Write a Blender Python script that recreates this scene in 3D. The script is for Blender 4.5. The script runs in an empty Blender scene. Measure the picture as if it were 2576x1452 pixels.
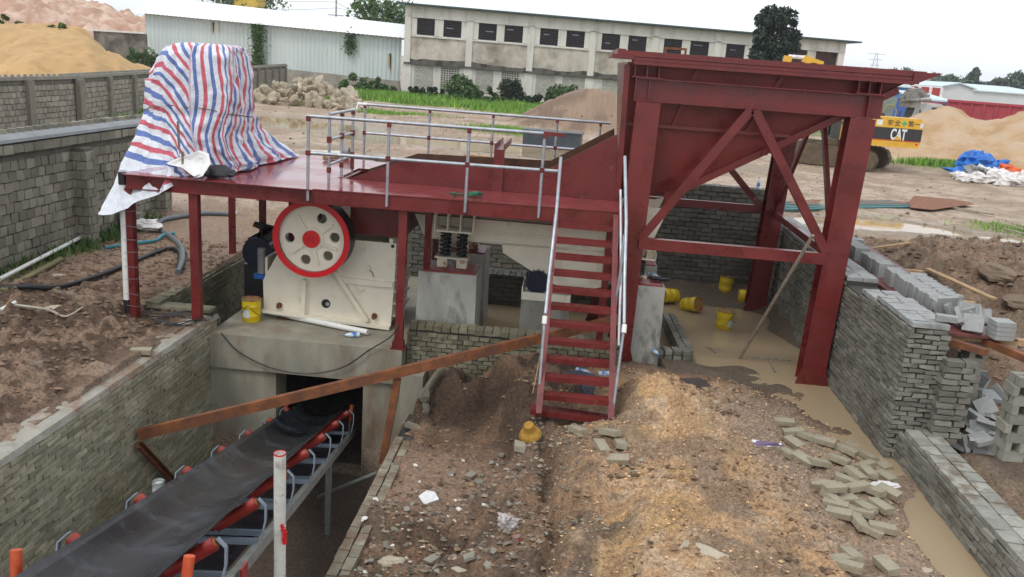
import bpy, math, random
import numpy as np
from mathutils import Vector, Matrix
R_ = math.radians
S = bpy.context.scene
COL = S.collection
random.seed(7); RNG = np.random.RandomState(11)
# ---------------------------------------------------------------- camera
FPX, CX, CY, EYE = 2131., 1288., 726., 3.6
def basis(h=3.5, p=14.95, r=4.2):
    h, p, r = R_(h), R_(p), R_(r)
    Z = np.array([0, 0, 1.])
    F0 = np.array([-math.sin(h), math.cos(h), 0]); R0 = np.array([math.cos(h), math.sin(h), 0])
    fw = F0*math.cos(p) - Z*math.sin(p); u0 = F0*math.sin(p) + Z*math.cos(p)
    return R0*math.cos(r) + u0*math.sin(r), -R0*math.sin(r) + u0*math.cos(r), fw
CR, CU, CF = basis()
EYEP = np.array([0, 0, EYE])
def ray(px, py): return CF + CR*(px-CX)/FPX - CU*(py-CY)/FPX
def PZ(px, py, z):
    d = ray(px, py); return EYEP + d*(z-EYE)/d[2]
def PY(px, py, y):
    d = ray(px, py); return EYEP + d*y/d[1]
def P2_(px, py, y): q = PY(px, py, y); return (float(q[0]), float(y), float(q[2]))
def PX(px, py, x):
    d = ray(px, py); return EYEP + d*x/d[0]
cam = bpy.data.cameras.new('camera'); co = bpy.data.objects.new('camera', cam); COL.objects.link(co)
co.matrix_world = Matrix(((CR[0], CU[0], -CF[0], 0), (CR[1], CU[1], -CF[1], 0), (CR[2], CU[2], -CF[2], EYE), (0, 0, 0, 1)))
cam.sensor_width = 36; cam.lens = 36*FPX/2576.; cam.clip_end = 3000; cam.clip_start = .05
S.camera = co
# ---------------------------------------------------------------- world, sun, exposure
W = bpy.data.worlds.new('World'); S.world = W; W.use_nodes = True
nt = W.node_tree; N = nt.nodes; L = nt.links
bg = N['Background']; bg.inputs['Strength'].default_value = .12
sky = N.new('ShaderNodeTexSky'); sky.sky_type = 'NISHITA'; sky.sun_disc = False
SUN_EL, SUN_AZ = R_(55), R_(215)
sky.sun_elevation = SUN_EL; sky.sun_rotation = SUN_AZ
tc = N.new('ShaderNodeTexCoord')
mp = N.new('ShaderNodeMapping'); mp.inputs['Scale'].default_value = (1, 1, 2.6)
nz = N.new('ShaderNodeTexNoise'); nz.inputs['Scale'].default_value = 1.6; nz.inputs['Detail'].default_value = 5
rp = N.new('ShaderNodeValToRGB'); rp.color_ramp.elements[0].position = .3; rp.color_ramp.elements[1].position = .6
rp.color_ramp.elements[0].color = (.82, .82, .82, 1); rp.color_ramp.elements[1].color = (1, 1, 1, 1)
mx = N.new('ShaderNodeMix'); mx.data_type = 'RGBA'; mx.inputs[7].default_value = (7.9, 8.2, 8.7, 1)
L.new(tc.outputs['Generated'], mp.inputs[0]); L.new(mp.outputs[0], nz.inputs[0]); L.new(nz.outputs[0], rp.inputs[0])
L.new(rp.outputs[0], mx.inputs[0]); L.new(sky.outputs[0], mx.inputs[6]); L.new(mx.outputs[2], bg.inputs[0])
sl = bpy.data.lights.new('sun', 'SUN'); sl.energy = .9; sl.angle = R_(14); sl.color = (1, .95, .88)
so = bpy.data.objects.new('sun', sl); COL.objects.link(so)
so.rotation_euler = (R_(90)-SUN_EL, 0, R_(180)-SUN_AZ)
S.view_settings.view_transform = 'Standard'; S.view_settings.look = 'None'
S.view_settings.exposure = 0.38; S.view_settings.gamma = 1
S.cycles.max_bounces = 5; S.cycles.diffuse_bounces = 3; S.cycles.glossy_bounces = 3; S.cycles.transparent_max_bounces = 4
S.cycles.caustics_reflective = False; S.cycles.caustics_refractive = False
# ---------------------------------------------------------------- noise in numpy
def _h(i, j, s):
    n = (i.astype(np.int64)*374761393 + j.astype(np.int64)*668265263 + s*974711) & 0x7fffffff
    n = ((n ^ (n >> 13))*1274126177) & 0x7fffffff
    return ((n ^ (n >> 16)) & 0xffff)/65535.
def vnoise(x, y, s=0):
    xi = np.floor(x); yi = np.floor(y); fx = x-xi; fy = y-yi
    fx = fx*fx*(3-2*fx); fy = fy*fy*(3-2*fy)
    a = _h(xi, yi, s); b = _h(xi+1, yi, s); c = _h(xi, yi+1, s); d = _h(xi+1, yi+1, s)
    return (a*(1-fx)+b*fx)*(1-fy)+(c*(1-fx)+d*fx)*fy
def fbm(x, y, s=0, o=4, g=.5):
    t = 0; a = 1; n = 0
    for k in range(o):
        t = t + a*vnoise(x*2**k, y*2**k, s+k*7); n += a; a *= g
    return t/n
def ss(a, b, x):
    t = np.clip((x-a)/(b-a), 0, 1); return t*t*(3-2*t)
# ---------------------------------------------------------------- materials
MAT = {}
def pm(name, col, rough=.7, metal=0., var=.25, vs=3., bump=.2, bs=30., stain=None, ss_=1.2, st=(.5, .7), island=0., spec=None, coat=0., vscale=None, wet=None, chips=None):
    if name in MAT: return MAT[name]
    m = bpy.data.materials.new(name); m.use_nodes = True; t = m.node_tree; n = t.nodes; l = t.links
    b = n['Principled BSDF']; b.inputs['Roughness'].default_value = rough; b.inputs['Metallic'].default_value = metal
    if spec is not None: b.inputs['Specular IOR Level'].default_value = spec
    if coat: b.inputs['Coat Weight'].default_value = coat; b.inputs['Coat Roughness'].default_value = .12
    tcn = n.new('ShaderNodeTexCoord'); src = tcn.outputs['Object']
    if vscale:
        mpn = n.new('ShaderNodeMapping'); mpn.inputs['Scale'].default_value = vscale; l.new(src, mpn.inputs[0]); vsrc = mpn.outputs[0]
    else: vsrc = src
    a = n.new('ShaderNodeTexNoise'); a.inputs['Scale'].default_value = vs; a.inputs['Detail'].default_value = 6; a.inputs['Roughness'].default_value = .6
    l.new(vsrc, a.inputs[0])
    mr = n.new('ShaderNodeMapRange'); mr.inputs[1].default_value = .3; mr.inputs[2].default_value = .7
    mr.inputs[3].default_value = 1-var; mr.inputs[4].default_value = 1+var*.7; l.new(a.outputs[0], mr.inputs[0])
    fac = mr.outputs[0]
    if island:
        g = n.new('ShaderNodeNewGeometry'); m2 = n.new('ShaderNodeMapRange'); l.new(g.outputs['Random Per Island'], m2.inputs[0])
        m2.inputs[3].default_value = 1-island; m2.inputs[4].default_value = 1+island*.8
        mm = n.new('ShaderNodeMath'); mm.operation = 'MULTIPLY'; l.new(fac, mm.inputs[0]); l.new(m2.outputs[0], mm.inputs[1]); fac = mm.outputs[0]
    v = n.new('ShaderNodeVectorMath'); v.operation = 'SCALE'; v.inputs[0].default_value = col; l.new(fac, v.inputs[3])
    out = v.outputs[0]
    if stain:
        q = n.new('ShaderNodeTexNoise'); q.inputs['Scale'].default_value = ss_; q.inputs['Detail'].default_value = 8; q.inputs['Roughness'].default_value = .65
        l.new(vsrc, q.inputs[0])
        r = n.new('ShaderNodeMapRange'); r.inputs[1].default_value = st[0]; r.inputs[2].default_value = st[1]; l.new(q.outputs[0], r.inputs[0])
        k = n.new('ShaderNodeMix'); k.data_type = 'RGBA'; k.inputs[7].default_value = (*stain, 1); l.new(r.outputs[0], k.inputs[0]); l.new(out, k.inputs[6]); out = k.outputs[2]
        r.clamp = True
    if chips:
        w_ = n.new('ShaderNodeTexNoise'); w_.inputs['Scale'].default_value = chips[0]; w_.inputs['Detail'].default_value = 6; w_.inputs['Roughness'].default_value = .75
        mz = n.new('ShaderNodeMapping'); mz.inputs['Scale'].default_value = chips[3]; l.new(src, mz.inputs[0]); l.new(mz.outputs[0], w_.inputs[0])
        r2 = n.new('ShaderNodeMapRange'); r2.inputs[1].default_value = chips[1]; r2.inputs[2].default_value = chips[1]+.07; l.new(w_.outputs[0], r2.inputs[0])
        k2 = n.new('ShaderNodeMix'); k2.data_type = 'RGBA'; k2.inputs[7].default_value = (*chips[2], 1); l.new(r2.outputs[0], k2.inputs[0]); l.new(out, k2.inputs[6]); out = k2.outputs[2]
    l.new(out, b.inputs['Base Color'])
    if bump:
        c = n.new('ShaderNodeTexNoise'); c.inputs['Scale'].default_value = bs; c.inputs['Detail'].default_value = 5; l.new(src, c.inputs[0])
        bp = n.new('ShaderNodeBump'); bp.inputs['Strength'].default_value = bump; bp.inputs['Distance'].default_value = .02
        l.new(c.outputs[0], bp.inputs['Height']); l.new(bp.outputs[0], b.inputs['Normal'])
    if wet:
        rr = n.new('ShaderNodeMapRange'); rr.inputs[1].default_value = .42; rr.inputs[2].default_value = .58; rr.inputs[3].default_value = wet; rr.inputs[4].default_value = rough
        l.new(a.outputs[0], rr.inputs[0]); l.new(rr.outputs[0], b.inputs['Roughness'])
    MAT[name] = m; return m
red = pm('red_primer', (.15, .020, .019), .42, var=.3, vs=2.2, bump=.06, bs=60, stain=(.19, .022, .02), ss_=1.6, st=(.5, .72), wet=.26, chips=(7, .66, (.30, .17, .14), (1, 1, .35)))
redd = pm('red_deck_wet', (.22, .04, .042), .24, var=.25, vs=1.4, bump=.03, bs=20, stain=(.26, .075, .07), ss_=5, st=(.5, .8), wet=.1, chips=(3, .64, (.30, .2, .16), (1, 1, 1)))
rust = pm('rusty_steel', (.24, .085, .03), .75, var=.4, vs=5, bump=.3, bs=60, stain=(.12, .05, .03), ss_=4, st=(.45, .65))
rustd = pm('brown_rust', (.085, .035, .018), .75, var=.4, vs=5, bump=.3, bs=60)
cream = pm('cream_paint', (.80, .74, .60), .45, var=.07, vs=3, bump=.03, bs=50, stain=(.45, .36, .24), ss_=3.5, st=(.6, .8), chips=(9, .67, (.25, .13, .06), (1.4, 1.4, .3)))
wred = pm('flywheel_red', (.62, .012, .018), .3, var=.1, bump=.02, coat=.3)
wblack = pm('black_rubber', (.015, .015, .017), .45, var=.3, bump=.1)
navy = pm('navy_paint', (.007, .012, .035), .4, var=.3, bump=.05)
navy2 = pm('blue_paint', (.02, .12, .42), .4, var=.2, bump=.03)
galv = pm('galvanised_pipe', (.42, .45, .48), .38, metal=.55, var=.25, vs=9, bump=.05, stain=(.25, .17, .13), ss_=8, st=(.62, .75))
gsteel = pm('grey_steel', (.23, .28, .33), .45, metal=.2, var=.2, vs=6, bump=.05, stain=(.25, .15, .08), ss_=3, st=(.62, .75))
gsteelr = pm('weathered_frame_steel', (.26, .27, .25), .5, metal=.2, var=.3, vs=6, bump=.1, stain=(.22, .12, .06), ss_=3, st=(.55, .7))
rollred = pm('roller_red', (.27, .022, .016), .4, var=.3, vs=6, bump=.05, stain=(.3, .08, .02), ss_=6, st=(.55, .75))
rollor = pm('roller_orange', (.5, .08, .025), .4, var=.3, vs=9, bump=.05)
belt_m = pm('belt_rubber', (.012, .013, .016), .38, var=.35, vs=1.5, bump=.02, bs=40, stain=(.07, .08, .10), ss_=2.6, st=(.5, .78), wet=.25)
conc = pm('concrete', (.30, .29, .25), .75, var=.25, vs=3, bump=.25, bs=25, stain=(.15, .145, .12), ss_=2.2, st=(.5, .65), vscale=(1, 1, .45))
concw = pm('pier_concrete', (.40, .395, .35), .75, var=.25, vs=3, bump=.25, bs=25, stain=(.2, .195, .17), ss_=2.6, st=(.52, .62), vscale=(1, 1, .4))
concd = pm('slab_concrete', (.30, .28, .215), .7, var=.28, vs=2, bump=.25, bs=20, stain=(.18, .115, .07), ss_=1.5, st=(.5, .7), vscale=(1, 1, .35))
mort = pm('mortar', (.13, .125, .10), .9, var=.3, vs=6, bump=.5, bs=40)
mortd = pm('dark_mortar', (.06, .057, .05), .9, var=.3, vs=6, bump=.5, bs=40)
brick_l = pm('brick_olive', (.34, .32, .225), .8, var=.18, vs=9, bump=.4, bs=50, island=.28, stain=(.23, .205, .125), ss_=.9, st=(.48, .62))
brick_m = pm('brick_mossy', (.20, .19, .125), .8, var=.2, vs=9, bump=.4, bs=50, island=.35, stain=(.135, .122, .075), ss_=1.6, st=(.45, .6))
brick_g = pm('brick_grey', (.205, .198, .165), .8, var=.18, vs=9, bump=.4, bs=50, island=.3, stain=(.13, .12, .09), ss_=1.1, st=(.5, .65))
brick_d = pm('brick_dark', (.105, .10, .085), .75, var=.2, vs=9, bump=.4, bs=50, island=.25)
block_b = pm('block_beige', (.235, .22, .17), .85, var=.16, vs=4, bump=.35, bs=40, island=.33, stain=(.20, .145, .09), ss_=1.3, st=(.58, .72))
block_f = pm('block_far', (.27, .25, .2), .85, var=.16, vs=4, bump=.35, bs=40, island=.25)
block_n = pm('block_new_grey', (.33, .34, .33), .75, var=.15, vs=8, bump=.3, bs=60, stain=(.2, .2, .19), ss_=5, st=(.5, .7))
loose = pm('loose_brick', (.33, .295, .21), .8, var=.2, vs=8, bump=.3, bs=60, stain=(.22, .16, .1), ss_=7, st=(.52, .7))
whitep = pm('white_plastic', (.78, .78, .74), .35, var=.08, bump=.03, stain=(.45, .4, .33), ss_=6, st=(.6, .75))
yel = pm('yellow_paint', (.72, .52, .01), .32, var=.15, vs=6, bump=.05, stain=(.3, .2, .02), ss_=7, st=(.62, .72))
yeld = pm('can_metal', (.25, .2, .06), .35, metal=.6, var=.3, bump=.05)
blackp = pm('black_plastic', (.018, .018, .02), .45, var=.3, bump=.1)
greyp = pm('hose_grey', (.13, .15, .16), .5, var=.25, bump=.2, bs=80)
wood = pm('weathered_wood', (.38, .25, .13), .8, var=.35, vs=8, bump=.4, bs=40, vscale=(1, 1, 1))
woodg = pm('grey_wood', (.28, .23, .18), .8, var=.35, vs=8, bump=.4, bs=40)
straw = pm('straw', (.42, .23, .03), .7, var=.3, vs=20, bump=.9, bs=60)
rockm = pm('rubble_rock', (.46, .40, .30), .9, var=.3, vs=2, bump=.6, bs=8, stain=(.3, .22, .14), ss_=1, st=(.5, .7))
clothg = pm('muddy_cloth', (.16, .15, .11), .9, var=.4, vs=6, bump=.8, bs=12)
bagw = pm('white_bag', (.72, .70, .68), .5, var=.2, vs=5, bump=.8, bs=6)
bagbl = pm('blue_sheet', (.02, .16, .55), .5, var=.25, vs=4, bump=.8, bs=5)
bagor = pm('orange_bag', (.75, .13, .03), .5, var=.2, bump=.8, bs=6)
baggr = pm('grey_sheet', (.25, .25, .24), .5, var=.3, bump=.8, bs=6)
teal = pm('teal_strip', (.05, .25, .30), .5, var=.3, bump=.5)
glassb = pm('bottle_blue', (.25, .5, .7), .15, var=.1, bump=0)
exyel = pm('machine_yellow', (.74, .42, .035), .4, var=.12, vs=3, bump=.03, stain=(.5, .27, .05), ss_=2, st=(.55, .8))
exblk = pm('machine_black', (.03, .03, .033), .4, var=.2, bump=.03)
trk = pm('track_steel', (.12, .085, .05), .7, var=.4, vs=5, bump=.4, bs=20)
leaf = {}
for nm, c in dict(leaf_dark=(.022, .045, .014), leaf_mid=(.06, .125, .022), leaf_light=(.19, .36, .045), leaf_pine=(.018, .038, .02), leaf_hill_hazy=(.075, .115, .065)).items():  # hill leaves: distance haze put into their paler grey-green
    leaf[nm] = pm(nm, c, .6, var=.3, vs=1, bump=0, island=.5)
bark = pm('bark', (.09, .07, .05), .9, var=.3, bump=.5)
def water_mat(name, col, rough=.03):
    m = bpy.data.materials.new(name); m.use_nodes = True; n = m.node_tree.nodes; l = m.node_tree.links; b = n['Principled BSDF']
    b.inputs['Base Color'].default_value = (*col, 1); b.inputs['Roughness'].default_value = rough; b.inputs['IOR'].default_value = 1.33
    t = n.new('ShaderNodeTexCoord'); a = n.new('ShaderNodeTexNoise'); a.inputs['Scale'].default_value = 2.5; l.new(t.outputs['Object'], a.inputs[0])
    bp = n.new('ShaderNodeBump'); bp.inputs['Strength'].default_value = .015; bp.inputs['Distance'].default_value = .05
    l.new(a.outputs[0], bp.inputs['Height']); l.new(bp.outputs[0], b.inputs['Normal'])
    return m
water_y = water_mat('puddle_water', (.36, .27, .16), .04)
water_p = water_mat('pit_water', (.37, .285, .18), .02)
# ---------------------------------------------------------------- mesh builder
ORG = {}
class MB:
    def __init__(s): s.v = []; s.f = []
    def add(s, vs, fs):
        b = len(s.v); s.v += [tuple(map(float, p)) for p in vs]; s.f += [tuple(b+i for i in f) for f in fs]; return s
    def box(s, c, d, rz=0, M=None, j=0):
        x, y, z = d[0]/2, d[1]/2, d[2]/2
        vs = [(-x, -y, -z), (x, -y, -z), (x, y, -z), (-x, y, -z), (-x, -y, z), (x, -y, z), (x, y, z), (-x, y, z)]
        if j: vs = [tuple(q+random.uniform(-j, j) for q in p) for p in vs]
        if M is None: M = Matrix.Rotation(rz, 3, 'Z')
        vs = [M @ Vector(p) + Vector(c) for p in vs]
        return s.add(vs, [(0, 3, 2, 1), (4, 5, 6, 7), (0, 1, 5, 4), (1, 2, 6, 5), (2, 3, 7, 6), (3, 0, 4, 7)])
    def bb(s, a, b):
        return s.box([(a[i]+b[i])/2 for i in range(3)], [abs(b[i]-a[i]) for i in range(3)])
    def frame(s, p0, p1, up=(0, 0, 1)):
        p0, p1 = Vector(p0), Vector(p1); d = (p1-p0); ln = d.length; d.normalize(); up = Vector(up)
        x = up.cross(d)
        if x.length < 1e-4: x = Vector((1, 0, 0)).cross(d)
        x.normalize(); u = d.cross(x)
        return p0, ln, Matrix((x, u, d)).transposed()   # local x: side, y: up, z: along
    def bar(s, p0, p1, w, h, up=(0, 0, 1), off=(0, 0)):
        o, ln, M = s.frame(p0, p1, up)
        return s.box(o + M @ Vector((off[0], off[1], ln/2)), (w, h, ln), M=M)
    def ibeam(s, p0, p1, w, h, up=(0, 0, 1), t=.018):
        s.bar(p0, p1, w, t, up, (0, h/2-t/2)); s.bar(p0, p1, w, t, up, (0, -h/2+t/2))
        return s.bar(p0, p1, t*.8, h-2*t, up)
    def chan(s, p0, p1, w, h, up=(0, 0, 1), t=.012, side=1):
        s.bar(p0, p1, w, t, up, (0, h/2-t/2)); s.bar(p0, p1, w, t, up, (0, -h/2+t/2))
        return s.bar(p0, p1, t, h-2*t, up, (side*(w/2-t/2), 0))
    def tube(s, pts, r, n=10, caps=True, r1=None):
        pts = [Vector(p) for p in pts]; m = len(pts); rings = []
        px = None
        for i, p in enumerate(pts):
            d = (pts[min(i+1, m-1)]-pts[max(i-1, 0)]).normalized()
            if px is None:
                px = d.orthogonal().normalized()
            px = (px - d*px.dot(d)).normalized(); py = d.cross(px)
            rr = r if r1 is None else r+(r1-r)*i/(m-1)
            rings.append([p + px*math.cos(2*math.pi*k/n)*rr + py*math.sin(2*math.pi*k/n)*rr for k in range(n)])
        fs = [(i*n+k, i*n+(k+1) % n, (i+1)*n+(k+1) % n, (i+1)*n+k) for i in range(m-1) for k in range(n)]
        if caps: fs += [tuple(range(n-1, -1, -1)), tuple((m-1)*n+k for k in range(n))]
        return s.add([q for r_ in rings for q in r_], fs)
    def lathe(s, prof, o=(0, 0, 0), axis='Z', n=28):      # prof: (r, h)
        M = {'Z': Matrix.Identity(3), 'Y': Matrix(((1, 0, 0), (0, 0, 1), (0, -1, 0))), 'X': Matrix(((0, 0, 1), (0, 1, 0), (-1, 0, 0)))}[axis] if isinstance(axis, str) else axis
        vs = [M @ Vector((r*math.cos(2*math.pi*k/n), r*math.sin(2*math.pi*k/n), h))+Vector(o) for r, h in prof for k in range(n)]
        fs = [(i*n+k, i*n+(k+1) % n, (i+1)*n+(k+1) % n, (i+1)*n+k) for i in range(len(prof)-1) for k in range(n)]
        return s.add(vs, fs)
    def prism(s, poly, a, b, plane='XZ'):                 # poly in plane, extruded a..b
        n = len(poly)
        q = (lambda u, w, e: (u, e, w)) if plane == 'XZ' else ((lambda u, w, e: (u, w, e)) if plane == 'XY' else (lambda u, w, e: (e, u, w)))
        vs = [q(u, w, a) for u, w in poly]+[q(u, w, b) for u, w in poly]
        return s.add(vs, [tuple(range(n)), tuple(range(2*n-1, n-1, -1))]+[(i, i+n, (i+1) % n+n, (i+1) % n) for i in range(n)])
    def plate(s, pts, t=.02):
        pts = [Vector(p) for p in pts]; nn = (pts[1]-pts[0]).cross(pts[2]-pts[0]).normalized()*t/2; n = len(pts)
        return s.add([p+nn for p in pts]+[p-nn for p in pts], [tuple(range(n)), tuple(range(2*n-1, n-1, -1))]+[(i, i+n, (i+1) % n+n, (i+1) % n) for i in range(n)])
    def build(s, name, mat, parent=None, smooth=False, origin=None):
        o = Vector((0, 0, 0))
        if parent is not None: o = ORG[parent.name].copy()
        elif s.v:
            if origin is not None: o = Vector(origin)
            else:
                xs, ys, zs = zip(*s.v); o = Vector(((min(xs)+max(xs))/2, (min(ys)+max(ys))/2, min(zs)))
        me = bpy.data.meshes.new(name)
        me.from_pydata([(x-o.x, y-o.y, z-o.z) for x, y, z in s.v], [], s.f)
        me.materials.append(mat); me.validate(); me.update()
        if smooth: me.polygons.foreach_set('use_smooth', [True]*len(me.polygons))
        ob = bpy.data.objects.new(name, me); COL.objects.link(ob)
        if parent is None: ob.location = o
        else: ob.parent = parent
        ORG[ob.name] = o
        return ob
def tag(o, label=None, cat=None, group=None, kind=None):
    if label: o['label'] = label
    if cat: o['category'] = cat
    if group: o['group'] = group
    if kind: o['kind'] = kind
    return o
def empty(name, loc, label=None, cat=None, group=None):
    o = bpy.data.objects.new(name, None); COL.objects.link(o); o.location = loc; o.empty_display_size = .1
    ORG[o.name] = Vector(loc); return tag(o, label, cat, group)
def copy_tree(o, parent=None):
    kids = [c for c in KIDS.get(o.name, [])]
    c = o.copy(); COL.objects.link(c); c.parent = parent
    KIDS[c.name] = []
    for ch in list(o.children): copy_tree(ch, c)
    return c
KIDS = {}
def smooth_auto(o, ang=35):
    me = o.data; me.polygons.foreach_set('use_smooth', [True]*len(me.polygons))
    try: me.set_sharp_from_angle(angle=R_(ang))
    except Exception: pass
    return o
def place(root, loc, rot=(0, 0, 0), sc=None):
    root.location = loc; root.rotation_euler = rot
    if sc: root.scale = sc
    return root
# ================================================================= GROUND
CTRL = []
def cp(px, py, z): p = PZ(px, py, z); CTRL.append((p[0], p[1], z))
for a in [(0, 690, -.3), (235, 590, -.3), (320, 560, -.2), (0, 800, -.35), (0, 900, -.35), (200, 800, -.3), (350, 850, -.38), (0, 1050, -.5), (450, 800, -.5), (300, 940, -.42), (150, 1040, -.48), (420, 870, -.5),
          (400, 640, -.3), (250, 700, -.3), (120, 720, -.3), (100, 850, -.28), (60, 980, -.4),
          (1020, 925, -1.0), (1150, 915, -.82), (1280, 900, -.68), (1380, 890, -.6), (1200, 940, -.86), (1120, 935, -.95), (1320, 960, -.72), (1330, 1020, -.88), (1360, 1040, -.9), (1440, 1045, -.88), (1530, 1055, -.84), (1440, 1000, -.84), (1500, 1010, -.84),
          (1060, 1000, -1.35), (1100, 1060, -1.6), (1200, 1070, -1.55), (1180, 1000, -1.35), (1270, 1060, -1.25), (1290, 1100, -1.2), (1000, 1090, -1.6), (1100, 1110, -1.62), (1150, 1140, -1.55), (980, 1200, -1.6), (1080, 1230, -1.48), (1200, 1200, -1.3),
          (920, 1400, -1.6), (980, 1400, -1.5), (1130, 1360, -1.62), (1200, 1370, -1.55), (1080, 1310, -1.35), (1250, 1290, -1.2), (1320, 1300, -1.1), (1350, 1150, -.95), (1330, 1200, -1.05), (1000, 1450, -1.5), (1200, 1450, -1.2), (1300, 1440, -1.05), (1450, 1452, -.75),
          (1400, 1210, -.95), (1400, 1300, -1.0), (1440, 1200, -.72), (1440, 1120, -.74), (1500, 1150, -.68), (1500, 1330, -.68),
          (1650, 935, -.22), (1655, 960, -.3), (1620, 990, -.46), (1600, 1060, -.6), (1700, 980, -.5), (1750, 1040, -.6), (1850, 1050, -.72), (1900, 1200, -.6), (1750, 1150, -.52), (1700, 1250, -.45), (1800, 1330, -.48), (2000, 1400, -.6), (1700, 1400, -.4), (2100, 1200, -.76), (2200, 1240, -.8), (2250, 1350, -.82), (2200, 1440, -.8), (1900, 1430, -.5),
          (2330, 1200, -.9), (2320, 1300, -.98), (2400, 1260, -1.12), (2450, 1380, -1.12), (2380, 1420, -1.1), (2260, 1180, -1.0), (2200, 1130, -1.05),
          (1600, 890, -.72), (1560, 900, -.7), (1680, 905, -.86), (1760, 905, -1.0), (1860, 935, -.94), (1860, 900, -1.14), (1990, 985, -.94), (2000, 950, -1.18), (2060, 1005, -1.16), (2130, 1085, -.94), (2110, 1045, -1.16), (2160, 1075, -1.18), (2195, 1115, -1.16), (2225, 1160, -1.12), (1780, 950, -.78), (1920, 1010, -.8), (2050, 1100, -.78), (1650, 890, -.8),
          (1420, 900, -.62), (1500, 900, -.66)]: cp(*a)
for a in [(2.2, 14.5, -1.08), (3.3, 15, -1.08), (2.6, 16.5, -1.02), (3.4, 17.6, -.9), (2.2, 17.8, -.85), (3, 18, -.84), (3.5, 16.4, -1.06), (1.8, 16.8, -.95),
          (5.3, 10, -.5), (5.3, 8, -.7), (6, 7, -.75), (5.2, 11.5, -.45), (6, 11, -.4), (6.3, 13, .1), (5.6, 14, .25), (5.5, 16, .45), (5.2, 18, .5), (7.2, 13.5, .3), (7.8, 15, .75), (6.8, 15.5, .8), (8.5, 16, .85), (7.5, 17.2, .75), (9, 17.5, .7), (10.5, 17, .6), (9.6, 14.5, .5), (6.3, 18.3, .45), (7.5, 19.3, .2), (6.2, 20.5, 0.05), (9, 20.5, .15), (11, 20, .2), (7.5, 9, -.75), (8, 11, -.3), (9, 12, 0), (12, 14, .2), (6.6, 9.8, -.62),
          (5, 19.5, .35), (3, 19, .6), (0, 19, .6), (-3, 19, .5), (-5, 19, .2), (4, 21.5, .05), (0, 22, .05), (-4, 22, .0), (-7, 20, -.1), (-9, 20, -.1), (-8.7, 10, -.3), (-7, 16, -.25), (-8.4, 14, -.3), (-6.6, 13.2, -.33), (-6.8, 15, -.28), (-7, 18, -.2), (-7, 10, -.35), (-6.2, 8, -.5), (-6.5, 6, -.5), (-9, 6, -.5), (-8, 12, -.2),
          (0, 3, -.6), (3, 3, -.6), (-2, 4, -1.2), (5, 4, -.8)]: CTRL.append(a)
CT = np.array(CTRL)
def ctrl_z(x, y):
    sh = x.shape; x = x.ravel(); y = y.ravel(); out = np.zeros_like(x); wt = np.zeros_like(x)
    for cx_, cy_, cz in CT:
        w = 1/((x-cx_)**2+(y-cy_)**2+.02)**1.9
        out += w*cz; wt += w
    return (out/wt).reshape(sh)
PUDD = []   # yard puddles: centre, radii, angle
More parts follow.
